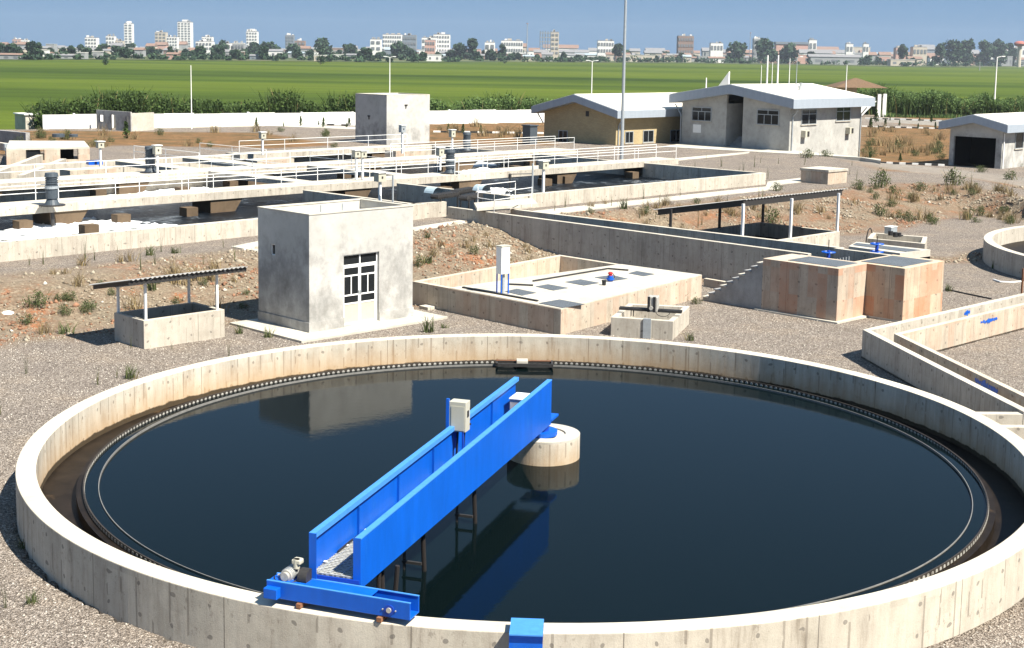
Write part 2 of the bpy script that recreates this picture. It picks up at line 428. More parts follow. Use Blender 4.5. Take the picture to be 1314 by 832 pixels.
def ground_mat():
    s = NT('site_ground'); geo = s.n('ShaderNodeNewGeometry'); pos = geo.outputs['Position']
    a = s.n('ShaderNodeAttribute'); a.attribute_name = 'tone'; sep = s.n('ShaderNodeSeparateColor'); s.L(a.outputs['Color'], sep.inputs[0])
    vo = s.n('ShaderNodeTexVoronoi'); vo.inputs['Scale'].default_value = 31; s.L(pos, vo.inputs['Vector'])
    sc = s.n('ShaderNodeSeparateColor'); s.L(vo.outputs['Color'], sc.inputs[0])
    g = s.ramp(sc.outputs[0], [(0, (.12, .099, .080)), (.35, (.225, .188, .157)), (.7, (.33, .28, .235)), (1, (.52, .46, .40))])
    g = s.mix(.6, g, s.ramp(vo.outputs['Distance'], [(.0, 1.15), (.6, .55)]), 'MULTIPLY')
    g = s.mix(.75, g, s.ramp(s.noise(pos, 7, 4, .7), [(.3, .72), (.7, 1.3)]), 'MULTIPLY')
    g = s.mix(.75, g, s.ramp(s.noise(pos, .45, 5, .65), [(.3, (.78, .77, .78)), (.5, (1, 1, 1)), (.72, (1.2, 1.14, 1.04))]), 'MULTIPLY')
    g = s.mix(s.ramp(s.noise(pos, .28, 6, .72), [(.66, 0.), (.74, .55)]), g, (.36, .21, .12))
    red = s.noise(pos, .5, 6, .7)
    slope = s.ramp(red, [(.34, (.20, .165, .12)), (.46, (.24, .185, .13)), (.56, (.22, .15, .10)), (.66, (.36, .15, .07)), (.80, (.19, .16, .11))])
    vo2 = s.n('ShaderNodeTexVoronoi'); vo2.inputs['Scale'].default_value = 12; s.L(pos, vo2.inputs['Vector'])
    sc2 = s.n('ShaderNodeSeparateColor'); s.L(vo2.outputs['Color'], sc2.inputs[0])
    slope = s.mix(s.ramp(sc2.outputs[1], [(.55, 0.), (.6, .55)]), slope, s.ramp(sc2.outputs[0], [(0, (.17, .13, .09)), (1, (.42, .35, .25))]))
    sx = s.n('ShaderNodeSeparateXYZ'); s.L(pos, sx.inputs[0])
    slope = s.mix(s.math('MULTIPLY', s.ramp(s.noise(pos, .33, 5, .65), [(.45, 0.), (.62, .55)]), s.math('GREATER_THAN', sx.outputs[0], 8.)), slope, (.24, .12, .065))
    slope = s.mix(.6, slope, s.ramp(s.noise(pos, 9, 4, .7), [(.3, .55), (.7, 1.3)]), 'MULTIPLY')
    dry = s.ramp(s.noise(s.scalev(pos, (.5, 1.2, 1)), .55, 6, .72), [(.30, (.06, .065, .03)), (.42, (.15, .10, .05)), (.6, (.24, .13, .06)), (.75, (.30, .21, .11))])
    dry = s.mix(.75, dry, s.ramp(s.noise(pos, .8, 6, .75), [(.32, (.42, .5, .34)), (.5, (1, 1, 1)), (.66, (1.45, 1.35, 1.2))]), 'MULTIPLY')
    dry = s.mix(.5, dry, s.ramp(s.noise(pos, 5, 4, .7), [(.3, .6), (.7, 1.35)]), 'MULTIPLY')
    c = s.mix(sep.outputs[0], g, slope)
    c = s.mix(sep.outputs[1], c, dry)
    c = s.mix(sep.outputs[2], c, s.ramp(s.noise(pos, 2, 5, .7), [(.3, (.22, .20, .175)), (.7, (.34, .31, .27))]))
    s.bump(s.math('ADD', vo.outputs['Distance'], s.math('MULTIPLY', sc.outputs[1], .6)), .9, .04)
    return s.set(c, .95, 0, .15)
M['ground'] = ground_mat()

def field_mat():
    s = NT('rice_field'); geo = s.n('ShaderNodeNewGeometry'); pos = geo.outputs['Position']
    n1 = s.noise(s.scalev(pos, (.0016, .010, 1)), 1., 6, .62)
    c = s.ramp(n1, [(.32, (.026, .046, .004)), (.46, (.052, .080, .007)), (.56, (.080, .108, .010)), (.7, (.042, .066, .006))])
    n2 = s.noise(s.scalev(pos, (.02, .10, 1)), 1., 6, .75)
    c = s.mix(.6, c, s.ramp(n2, [(.3, .62), (.7, 1.3)]), 'MULTIPLY')
    n3 = s.noise(pos, 2.2, 4, .8)
    c = s.mix(.55, c, s.ramp(n3, [(.3, .6), (.7, 1.4)]), 'MULTIPLY')
    return s.set(c, .9, 0, .1)
M['field'] = field_mat()
def scrub_mat():
    s = NT('far_scrub'); geo = s.n('ShaderNodeNewGeometry'); pos = geo.outputs['Position']
    c = s.ramp(s.noise(s.scalev(pos, (.012, .006, 1)), 1., 6, .7), [(.3, (.03, .05, .022)), (.5, (.075, .095, .04)), (.68, (.16, .14, .09))])
    return s.set(c, .95, 0, .1)
M['scrub'] = scrub_mat()

def water(name, col, rough, scale, strength, stretch=(1, 1, 1)):
    s = NT(name); geo = s.n('ShaderNodeNewGeometry'); pos = s.scalev(geo.outputs['Position'], stretch)
    n1 = s.noise(pos, scale, 5, .6); s.bump(n1, strength, .05)
    s.set(col, rough, 0, .5); s.b.inputs['IOR'].default_value = 1.16
    return s.m
M['water'] = water('still_dark_water', (.0016, .0042, .0048), .02, 4.5, .035)
M['launder'] = simple('launder_slime', (.014, .010, .007), .5, 0, .6, 2.2, .4, spec=.12, second=((.08, .05, .024), .62))
def aer_water():
    s = NT('aerated_water'); geo = s.n('ShaderNodeNewGeometry'); pos = geo.outputs['Position']
    n1 = s.noise(pos, 1.6, 7, .8)
    s.bump(n1, 1.0, .5)
    n2 = s.noise(s.scalev(pos, (.5, .5, 1)), .55, 4, .6)
    c = s.ramp(s.math('ADD', n1, s.math('MULTIPLY', s.math('SUBTRACT', n2, .5), .8)), [(.48, (.003, .006, .010)), (.60, (.012, .02, .03)), (.68, (.20, .23, .26)), (.8, (.6, .62, .64))])
    s.set(c, .30, 0, .14); s.b.inputs['IOR'].default_value = 1.33; return s.m
M['aer'] = aer_water()

# ================================================================== TERRAIN
PL = 1.1      # level of the upper yard
def P2(l, z): return [tuple(at(x, y, z)[:2]) for x, y in l]
TOE = P2([(-350, 470), (-150, 448), (0, 433), (130, 426), (230, 413), (330, 398), (430, 384)], 0) + [(-4.4, 54.0), (-1.0, 58.4), (1.7, 62.4), (2.0, 66.0)] + \
      P2([(820, 301), (900, 298), (1000, 301), (1080, 300), (1115, 297), (1180, 284), (1250, 273), (1314, 281), (1450, 312)], 0)
CREST = P2([(-350, 396), (-150, 374), (0, 359), (130, 345), (330, 322), (440, 309), (530, 299), (600, 287), (640, 279), (745, 275), (840, 267), (900, 261), (1000, 251), (1085, 243),
            (1130, 238), (1190, 236), (1250, 243), (1314, 256), (1450, 292)], PL)
BACK = P2([(1450, 272), (1314, 244), (1220, 225), (1120, 219)], PL)
WL0, WL1 = Vector((-46.3, 147.3)), Vector((3.0, 176.8)); WD = (WL1 - WL0).normalized(); WN = Vector((-WD.y, WD.x))
wa, wb = WL0 - WD * 90, WL1 + WD * 14
HIGH = CREST + BACK + [(27.5, 127.0), (25.8, 129.2), (24, 150), (20, 186), tuple(wb), tuple(wa), (-140, 60)]
LOW1 = TOE + [(90, 60), (90, -20), (-90, -20), (-90, 40)]
LOW2 = P2([(1104, 211), (1218, 215), (1314, 232), (1450, 262)], 0) + [(160, 130), (160, 300), (34, 300), (31, 188), (36, 141)]
LOW3 = [tuple(wa + WN * 2), tuple(wb + WN * 2), (20, 300), (-200, 300)]
def seg_dist(X, Y, poly):
    d = np.full(X.shape, 1e9); n = len(poly)
    for i in range(n):
        x0, y0 = poly[i]; x1, y1 = poly[(i + 1) % n]; dx, dy = x1 - x0, y1 - y0; L2 = dx * dx + dy * dy + 1e-9
        t = np.clip(((X - x0) * dx + (Y - y0) * dy) / L2, 0, 1)
        d = np.minimum(d, np.hypot(X - x0 - t * dx, Y - y0 - t * dy))
    return d
def inside(X, Y, poly):
    r = np.zeros(X.shape, bool); n = len(poly)
    for i in range(n):
        x0, y0 = poly[i]; x1, y1 = poly[(i + 1) % n]
        c = ((y0 > Y) != (y1 > Y)) & (X < (x1 - x0) * (Y - y0) / ((y1 - y0) if y1 != y0 else 1e-9) + x0)
        r ^= c
    return r
def pdist(X, Y, poly): return np.where(inside(X, Y, poly), 0, seg_dist(X, Y, poly))
def vnoise(X, Y, s, seed=0):
    r = np.random.default_rng(seed); T = r.random((64, 64))
    x = X / s; y = Y / s; xi = np.floor(x).astype(int); yi = np.floor(y).astype(int); fx = x - xi; fy = y - yi
    fx = fx * fx * (3 - 2 * fx); fy = fy * fy * (3 - 2 * fy)
    g = lambda i, j: T[i % 64, j % 64]
    return (g(xi, yi) * (1 - fx) + g(xi + 1, yi) * fx) * (1 - fy) + (g(xi, yi + 1) * (1 - fx) + g(xi + 1, yi + 1) * fx) * fy
def ground_t(X, Y):
    dl = np.minimum(np.minimum(pdist(X, Y, LOW1), pdist(X, Y, LOW2)), pdist(X, Y, LOW3)); dh = pdist(X, Y, HIGH)
    return dl / (dl + dh + 1e-6)
def ground_z(X, Y):
    X = np.asarray(X, float); Y = np.asarray(Y, float)
    t = ground_t(X, Y); s = t * t * (3 - 2 * t); s = .5 * s + .5 * t
    bump = (vnoise(X, Y, .8, 3) - .5) * .16 + (vnoise(X, Y, .35, 4) - .5) * .07
    on = np.clip(np.minimum(t, 1 - t) * 5, 0, 1)
    return PL * s + bump * on + (vnoise(X, Y, 3.1, 5) - .5) * .03
def gz(x, y): return float(ground_z(np.array([x]), np.array([y]))[0])

xs = np.concatenate([np.arange(-92, -32, 1.5), np.arange(-32, 36, .36), np.arange(36, 120, 1.5)])
ys = np.concatenate([np.arange(6, 82, .36), np.arange(82, 150, .8), np.arange(150, 262, 2.)])
GX, GY = np.meshgrid(xs, ys); GZ = ground_z(GX, GY); GT = ground_t(GX, GY)
# sink the sheet under tank and basins
dC = np.hypot(GX - .6, GY - 31.95); GZ = np.where(dC < 11.2, -1.2, GZ)
_a = math.radians(226.4); _ds = (math.cos(_a), math.sin(_a)); _dt = (math.cos(_a - math.pi / 2), math.sin(_a - math.pi / 2))
_s = (GX - 17.35) * _ds[0] + (GY - 95.57) * _ds[1]; _t = (GX - 17.35) * _dt[0] + (GY - 95.57) * _dt[1]
GZ = np.where((_s > -.1) & (_s < 66) & (_t > .6) & (_t < 33.4), -.5, GZ)
nx, ny = len(xs), len(ys)
beyond = ((GX - WL0.x) * WN.x + (GY - WL0.y) * WN.y > .6) & (GX < wb.x + 1.5)
beyond |= (GY > 245) | ((GX < 34) & (GY > 200))
idx = np.arange(nx * ny).reshape(ny, nx)
Fq = np.c_[idx[:-1, :-1].ravel(), idx[:-1, 1:].ravel(), idx[1:, 1:].ravel(), idx[1:, :-1].ravel()]
Fq = Fq[~beyond.ravel()[Fq].any(1)]
zR = np.clip(np.minimum(GT, 1 - GT) * 9, 0, 1) * (GY < 120)
# stones spill beyond toe and crest
nn = vnoise(GX, GY, 1.3, 9)
zR = np.maximum(zR, np.clip(1.15 - np.minimum(seg_dist(GX, GY, TOE), seg_dist(GX, GY, CREST)) / (.6 + 1.2 * nn), 0, 1) * (GY < 110) * .85)
zG = np.zeros_like(GX)
for l, z in (([(-60, 205), (60, 192), (150, 186), (345, 190), (420, 186), (330, 171), (200, 170), (60, 168), (-60, 172)], PL),
             ([(552, 184), (700, 186), (700, 156), (552, 158)], PL),
             ([(1104, 208), (1222, 212), (1230, 166), (1104, 163)], 0),
             ([(1150, 158), (1320, 178), (1320, 138), (1120, 142)], 0)):
    p = P2(l, z); zG = np.maximum(zG, np.clip(1 - pdist(GX, GY, p) / 1.5, 0, 1))
zB = np.zeros_like(GX)
for l, z in (([(1118, 156), (1240, 164), (1240, 156), (1118, 150)], 0),):
    zB = np.maximum(zB, np.clip(1 - pdist(GX, GY, P2(l, z)) / .8, 0, 1))
zB = np.maximum(zB, .75 * np.clip(1 - pdist(GX, GY, P2([(1120, 222), (1330, 250), (1330, 228), (1225, 216), (1120, 212)], .3)) / 2.5, 0, 1))
o = npmesh('gravel_ground', np.c_[GX.ravel(), GY.ravel(), GZ.ravel()], Fq, M['ground'], np.c_[zR.ravel(), zG.ravel(), zB.ravel()], smooth=True)
tag(o, 'grey gravel yard with stony embankments round the tanks', kind='structure')

mb = MB(); mb.add([(-2500, -50, -.35), (2500, -50, -.35), (2500, 3780, -.35), (-2500, 3780, -.35)], [(0, 1, 2, 3)])
tag(mb.build('field_ground', M['field']), 'flat green rice fields reaching the town', kind='structure')
# scrub and town land beyond the rice, far edge follows the picture's edge line
e = [at(x, y, 0) for x, y in ((-300, 75), (0, 76.5), (160, 76.5), (330, 78), (500, 80), (657, 79.5), (880, 81), (1010, 83), (1180, 86), (1314, 86), (1700, 90))]
mb = MB(); mb.add([(p.x, p.y, -.1) for p in e] + [(2400, 3700, -.1), (-2400, 3700, -.1)], [tuple(range(len(e) + 2))])
tag(mb.build('town_ground', M['scrub']), 'dull green scrub land under the far town', kind='structure')

# ================================================================== ROUND SETTLING TANK
CC = (.6, 31.95); RO, RI = 11.5, 11.09; WLV = .33
T = empty('settling_tank', (CC[0], CC[1], 0), 'large round open concrete settling tank filled with dark water in the foreground', 'tank')
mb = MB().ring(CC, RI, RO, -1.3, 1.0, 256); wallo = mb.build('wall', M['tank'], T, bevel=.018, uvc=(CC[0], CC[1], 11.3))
MB().ring(CC, 10.28, RI + .02, -1.3, .10, 192).build('launder_floor', M['launder'], T, uvc=(CC[0], CC[1], 10.6))
MB().ring(CC, 10.16, 10.30, -1.3, .34, 192).build('launder_curb', M['launder'], T, uvc=(CC[0], CC[1], 10.6))
# weir plate with pale solid tabs painting the brightness seen through its notches
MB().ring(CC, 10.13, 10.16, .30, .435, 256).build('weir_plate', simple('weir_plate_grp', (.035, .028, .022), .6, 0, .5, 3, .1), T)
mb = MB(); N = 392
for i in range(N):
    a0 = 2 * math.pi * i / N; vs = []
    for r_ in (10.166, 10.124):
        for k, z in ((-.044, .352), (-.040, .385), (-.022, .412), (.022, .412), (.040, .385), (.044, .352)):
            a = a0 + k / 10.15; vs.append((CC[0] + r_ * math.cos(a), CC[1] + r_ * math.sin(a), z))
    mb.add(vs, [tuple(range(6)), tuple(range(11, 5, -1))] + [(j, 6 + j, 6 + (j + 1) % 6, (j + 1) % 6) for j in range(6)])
mb.build('notch_light_tab', simple('notch_light_pale', (.34, .33, .30), .6, 0, .35, 2, .1, second=((.12, .10, .08), .6)), T)['kind'] = 'stuff'
MB().ring(CC, 9.828, 9.843, .1, .385, 256).build('scum_baffle', simple('baffle_plate', (.17, .165, .155), .6, 0, .25, 6, .1), T)
PC = (.83, 32.22)
MB().cyl((PC[0], PC[1], -1), (PC[0], PC[1], .86), .86, 64).build('centre_pier', M['tank'], T, bevel=.02, uvc=(PC[0], PC[1], .86))
MB().ring(PC, .52, .86, .855, .90, 64).build('pier_curb', M['slab'], T)
# scum box on the far weir
q = at(636, 468, .4); q2 = at(707, 469, .4)
mb = MB(); d = (q2 - q); nrm = Vector((-d.y, d.x, 0)).normalized()
mb.obox(q - nrm * .30, d, nrm * .05, Vector((0, 0, .10))); mb.obox(q + nrm * .22, d, nrm * .05, Vector((0, 0, .10))); mb.obox(q - nrm * .30, d.normalized() * .06, nrm * .55, Vector((0, 0, .10))); mb.obox(q2 - nrm * .30, d.normalized() * .06, nrm * .55, Vector((0, 0, .10)))
sb = mb.build('scum_trough', M['dark'], T)
mb = MB().obox(q + d * .38 - nrm * .22, d * .2, nrm * .42, Vector((0, 0, .16))); mb.build('trough_outlet', M['slab'], sb)
MB().tube([q + nrm * .05 + Vector((0, 0, .12)), q2 + nrm * .05 + Vector((0, 0, .12))], .02).build('trough_rod', M['rust'], sb)
# drain opening blocks in the right wall, where a channel leaves
for px, py in ((1250, 565),):
    p = at(px, py, .2)
mb = MB().disc(CC, 9.83, WLV, 160); mb.build('tank_water', M['water']); tag(bpy.data.objects['tank_water'], 'still dark water inside the round tank', kind='structure')
mb = MB(); mb.ring(CC, 9.84, 10.14, .2, WLV + .03, 192); tag(mb.build('weir_water', M['water']), 'strip of dark water between baffle and weir', kind='structure')

# ================================================================== SCRAPER BRIDGE
UP = Vector((0, 0, 1))
Rn, Rf = at(463, 758, 1.28), at(707, 543, 1.33); Rn.z = Rf.z = 1.30
Ln = at(397, 748, 1.30)
bd = (Rf - Rn).normalized(); bd.z = 0; bd.normalize(); bn = Vector((-bd.y, bd.x, 0))      # bn points left
WB = (Ln - Rn).dot(bn); LB = (Rf - Rn).length
hN, hF = .84, 1.06
B = empty('scraper_bridge', (Rn.x, Rn.y, 1.0), 'long bright blue steel walkway bridge reaching from tank rim to centre pier', 'bridge')
def girder(off, s0, s1, inward):
    o = Rn + bn * off + bd * s0; L = s1 - s0; t = .03
    h0 = hN + (hF - hN) * s0 / LB; h1 = hN + (hF - hN) * s1 / LB
    def quadbar(a, n_, w_, z0a, z1a, z0b, z1b):
        p0 = a; p1 = a + bd * L
        vs = [p0 + UP * z0a, p0 + n_ * w_ + UP * z0a, p0 + n_ * w_ + UP * z1a, p0 + UP * z1a, p1 + UP * z0b, p1 + n_ * w_ + UP * z0b, p1 + n_ * w_ + UP * z1b, p1 + UP * z1b]
        f = [(0, 1, 2, 3), (7, 6, 5, 4), (0, 4, 5, 1), (1, 5, 6, 2), (2, 6, 7, 3), (3, 7, 4, 0)]
        if n_.cross(UP).dot(bd) > 0: f = [x[::-1] for x in f]
        return vs, f
    m = MB(); m.add(*quadbar(o, inward, t, 0, h0 - .02, 0, h1 - .02)); g = m.build('girder', M['blue'], B)
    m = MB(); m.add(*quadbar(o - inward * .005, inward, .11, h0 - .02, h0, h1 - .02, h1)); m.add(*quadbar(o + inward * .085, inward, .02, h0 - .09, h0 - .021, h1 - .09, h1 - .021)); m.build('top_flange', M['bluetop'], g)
    m = MB(); m.add(*quadbar(o + inward * .032, inward, .10, 0, .02, 0, .02)); m.build('bottom_flange', M['blue'], g)
    # end lip
    m = MB().obox(o - bd * .012, inward * .13, bd * .012, UP * (h0 - .001)); m.build('end_plate', M['blue'], g)
    for k in range(1, 6):
        p = o + inward * .031 + bd * (L * k / 6); m = MB().obox(p, inward * .045, bd * .012, UP * (h0 + (h1 - h0) * k / 6 - .11)); m.build('stiffener', M['blue'], g)
    m = MB()
    for k in range(13):
        p = o + inward * .05 + bd * (L * (k + .5) / 13) + UP * .21
        m.obox(p, inward * .05, bd * .05, UP * .012)
    m.build('deck_clip', M['white'], g)['kind'] = 'stuff'
    return g
girder(0, 0, LB, bn)
girder(WB, max(-.2, min(.3, (Ln - Rn).dot(bd))), LB - .05, -bn)
# deck: bars in one grating mesh + frame
dk0 = Rn + bn * .036 + UP * .15; Wd = WB - .072
MB().obox(dk0, bd * (LB - .1), bn * Wd, UP * .02).build('deck_plate', M['gratel'], B)
m = MB(); nb = int((LB - .1) / .07)
for k in range(nb): m.obox(dk0 + bd * (k * .07) + UP * .022, bd * .018, bn * Wd, UP * .012)
g = m.build('deck_grating', simple('grating_bars', (.38, .38, .35), .7, .1, .25, 14, .2), B); g['kind'] = 'stuff'
m = MB()
for k in range(4): m.obox(dk0 + bn * (Wd * (k + .5) / 4) + UP * .036, bd * (LB - .1), bn * .012, UP * .004)
m.build('tread_strip', M['galv'], B)
MB().obox(Rn - bd * .03 + bn * .02 - UP * .02, bn * (WB - .04), bd * .03, UP * .165).build('end_sill', M['bluedeep'], B)
# carriage lying across the end, on the rim
ca, cb_ = at(342, 766, 1.10), at(526, 797, 1.10)
cd = (cb_ - ca).normalized(); cn = Vector((-cd.y, cd.x, 0)); CLn = (cb_ - ca).length
CR = MB(); t = .025; h = .27; dpt = .36
CR.obox(ca, cd * CLn, cn * t, UP * h); CR.obox(ca + cn * (dpt - t), cd * CLn, cn * t, UP * h); CR.obox(ca + cn * t, cd * CLn, cn * (dpt - 2 * t), UP * t)
CR.obox(ca + cn * t, cd * t, cn * (dpt - 2 * t), UP * h)
CR.obox(ca + cn * t + UP * (h - t), cd * (CLn * .72), cn * (dpt - 2 * t), UP * t)
ec = CR.build('end_carriage', M['blue'], B, bevel=.008)
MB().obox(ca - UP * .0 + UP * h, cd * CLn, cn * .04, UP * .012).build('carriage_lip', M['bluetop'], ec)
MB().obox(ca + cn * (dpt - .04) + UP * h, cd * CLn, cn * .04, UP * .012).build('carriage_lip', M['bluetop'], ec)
MB().obox(ca - cn * .14 + cd * .02 + UP * .03, cd * .24, cn * .14, UP * .17).build('buffer_box', M['blue'], ec, bevel=.01)
p = ca + cd * (CLn * .86) + UP * .12
pl = MB().cyl(p - cn * .012, p + cn * .0, .085, 20).build('bearing_plate', M['bluedeep'], ec)
MB().cyl(p - cn * .03, p - cn * .012, .042, 16).build('axle_cap', M['motor'], pl)
for s_ in (-1, 1): MB().cyl(p + cd * .11 * s_ - cn * .015, p + cd * .11 * s_, .012, 8).build('bolt', M['motor'], pl)
for f_ in (.24, .80):
    p = ca + cd * (CLn * f_) + cn * .10 - UP * .0
    wz = 1.0 + .085
    MB().cyl(Vector((p.x, p.y, wz)), Vector((p.x, p.y, wz)) + cn * .12, .085, 20).build('wheel', M['rust'], B)
    MB().obox(Vector((p.x, p.y, 1.09)) - cd * .04 - cn * .16, cd * .08, cn * .12, UP * .07 - UP * .14).build('wheel_guard', M['rust'], B)
# drive motor with belt guard
mp = ca + cd * .28 + cn * .30 + UP * .34
mo = MB(); mo.cyl(mp - cn * .17, mp + cn * .16, .10, 20); mo.cyl(mp - cn * .22, mp - cn * .17, .07, 16); mg = mo.build('drive_motor', M['motor'], B, smooth=True)
m = MB()
for k in range(7): m.cyl(mp - cn * (.13 - k * .04), mp - cn * (.12 - k * .04), .112, 20)
m.build('cooling_fin', M['galv'], mg)
MB().cyl(mp + cn * .0 + UP * .09 + cd * .10, mp + UP * .24 + cd * .10, .055, 14).build('terminal_box', M['cream'], mg)
MB().obox(mp + UP * .16 + cd * .03 - cn * .05, cd * .16, cn * .16, UP * .08).build('motor_cap', M['cream'], mg, bevel=.02)
MB().cyl(mp + cd * .20 - cn * .02 - UP * .03, mp + cd * .36 - cn * .02 - UP * .03, .15, 20).build('gearbox', M['dark'], B, smooth=True)
m = MB(); m.cyl(mp + cd * .05 - cn * .10 - UP * .10, mp + cd * .05 - cn * .02 - UP * .10, .05, 10); m.tube([mp - cd * .18 - cn * .1 - UP * .03, mp - cd * .05 - cn * .1, mp - cn * .16], .022); m.build('motor_lever', M['motor'], B)
cab = []
for k in range(15):
    a = math.pi * (k / 14); cab.append(mp - cd * .02 + cd * (-.20 * math.cos(a)) - cn * (.14 + .10 * math.sin(a)) - UP * (.05 + .04 * math.sin(a)))
MB().tube(cab, .012).build('motor_cable', M['black'], B)
# control cabinet on a blue post
cpos = Rn + bn * (WB - .16) + bd * 5.62
kb = at(588, 553, 2.0)
pb = Rn + bn * (WB + .02) + bd * 6.35
MB().obox(Vector((pb.x, pb.y, 1.5)), bd * .06, bn * .06, UP * 1.33).build('cabinet_post', M['blue'], B)
MB().obox(Vector((pb.x, pb.y, 1.95)) - bn * .10 + bd * .30, bd * .03, bn * .16, UP * .70).build('cabinet_back', M['blue'], B)
cbx = MB().obox(Vector((pb.x, pb.y, 2.16)) - bn * .36 + bd * .02, bd * .26, bn * .36, UP * .62).build('control_cabinet', M['cream'], B, bevel=.008)
o_ = Vector((pb.x, pb.y, 2.16)) - bn * .36 + bd * .02
MB().obox(o_ - bd * .012 + bn * .03 + UP * .03, bd * .01, bn * .28, UP * .50).build('cabinet_door', M['cream'], cbx)
MB().obox(o_ - bn * .012 + bd * .08 + UP * .30, bd * .09, bn * .01, UP * .13).build('display_window', M['dark'], cbx)
MB().obox(o_ - bn * .03 + bd * .24 + UP * .1, bd * .01, bn * .03, UP * .04).build('hinge', M['dark'], cbx)
MB().obox(o_ - bn * .03 + bd * .24 + UP * .42, bd * .01, bn * .03, UP * .04).build('hinge', M['dark'], cbx)
for k, q_ in enumerate(((.04, -.30), (.14, -.12), (.24, -.20))):
    p = Vector((pb.x, pb.y, 0)) + bd * q_[0] + bn * q_[1]
    MB().cyl((p.x, p.y, 1.42), (p.x + .03 * k, p.y, 2.17), .022, 8).build('cable_conduit', M['black'] if k else M['bluedeep'], B)
m = MB(); m.tube([Rn + bn * (WB - .07) + bd * (.9 + k * .48) + UP * (.21 + .015 * math.sin(k * 1.7)) for k in range(20)], .018); m.build('power_cable', M['black'], B)
# pale slip-ring box and cross members at the far end
p = Rn + bd * (LB - .95) + bn * .16 + UP * .42
fb = MB().obox(p, bd * .55, bn * (WB - .34), UP * .34).build('slip_ring_box', M['motor'], B, bevel=.01)
MB().obox(p - bd * .02 - bn * .01 + UP * .34, bd * .60, bn * (WB - .32), UP * .02).build('box_lid', M['white'], fb)
for k in range(2): MB().obox(Rn + bd * (LB - 1.25 - .3 * k) + bn * .12 + UP * (.22 + .05 * k), bd * .08, bn * (WB - .24), UP * .08).build('cross_member', M['blue'], B)
# turntable on the pier
tt = Vector((PC[0] - .08, PC[1] - .12, .90))
tb = MB().cyl(tt, tt + UP * .10, .40, 32).build('turntable', M['blue'], B)
MB().cyl(tt + UP * .10, tt + UP * .42, .20, 20).build('turntable_hub', M['bluedeep'], tb)
MB().obox(tt + UP * .40 - bd * .3 - bn * .35, bd * .6, bn * .75, UP * .05).build('hub_plate', M['blue'], tb)
# scraper hangers under the deck
for k, (s_, lv) in enumerate(((1.5, .1), (3.4, .1), (6.2, .1))):
    p = Rn + bd * s_ + bn * .30
    m = MB(); m.cyl((p.x, p.y, 1.30), (p.x + .05, p.y + .05, lv), .045, 10); h_ = m.build('scraper_arm', M['rust_shade'], B)
    q_ = p + bn * .35; MB().cyl((q_.x, q_.y, 1.30), (q_.x, q_.y, lv), .03, 10).build('scraper_arm', M['dark'], B)
    MB().obox(Vector((p.x, p.y, .46)) - bd * .05, bn * .38, bd * .05, UP * .05).build('arm_brace', M['dark'], B)
p = Rn + bd * .95 + bn * .1
MB().tube([Vector((p.x, p.y, 1.30)), Vector((p.x, p.y, .75)), Vector((p.x + .08, p.y + .1, .62)), Vector((p.x + .25, p.y + .12, .62)), Vector((p.x + .3, p.y + .12, 1.3))], .04, 8).build('scum_pipe', M['rust_shade'], B)
MB().obox(Vector((p.x - .1, p.y + .2, .40)), bd * .35, bn * .25, UP * .10).build('scum_blade', M['rust_shade'], B)

# blue box straddling the near rim
b0, b1 = at(656, 793, 1.14), at(698, 794.5, 1.14); b2 = at(657.5, 814.5, 1.14)
dd = (b1 - b0); nn_ = Vector((dd.y, -dd.x, 0)).normalized(); dep = .33
BX = empty('blue_steel_box', (b0.x, b0.y, 1.0), 'small blue steel box straddling the near tank rim at the bottom edge', 'box')
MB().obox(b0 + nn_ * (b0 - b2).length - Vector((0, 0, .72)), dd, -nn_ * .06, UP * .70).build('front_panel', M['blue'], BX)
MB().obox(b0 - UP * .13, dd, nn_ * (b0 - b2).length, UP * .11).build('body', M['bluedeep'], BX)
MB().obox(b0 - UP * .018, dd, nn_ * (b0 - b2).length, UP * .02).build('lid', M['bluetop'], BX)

# ================================================================== PUMP HOUSE
V45 = dirn(45.5); A135 = dirn(135.5)
def vv(d): return Vector((d[0], d[1], 0))
vV, vA = vv(V45), vv(A135)
pb0 = at(397, 427, .08); pb0.z = 0
Lr = along(pb0, V45, 529, 0); Ll = along(pb0, A135, 332, 0)
H = empty('pump_house', (pb0.x, pb0.y, 0), 'square flat roofed grey rendered pump house with glazed double door beside the round tank', 'building')
ztop = 4.17; th = .2
# walls as four slabs; the front one has a door opening
dx0 = along(pb0, V45, 441, 0); dx1 = along(pb0, V45, 486, 0); dh = 2.52; zb = .12
m = MB()
m.obox(pb0, vV * dx0, vA * th, UP * ztop); m.obox(pb0 + vV * dx1, vV * (Lr - dx1), vA * th, UP * ztop); m.obox(pb0 + vV * dx0 + UP * (zb + dh), vV * (dx1 - dx0), vA * th, UP * (ztop - zb - dh)); m.obox(pb0 + vV * dx0, vV * (dx1 - dx0), vA * th, UP * zb)
m.build('front_wall', M['plaster'], H)
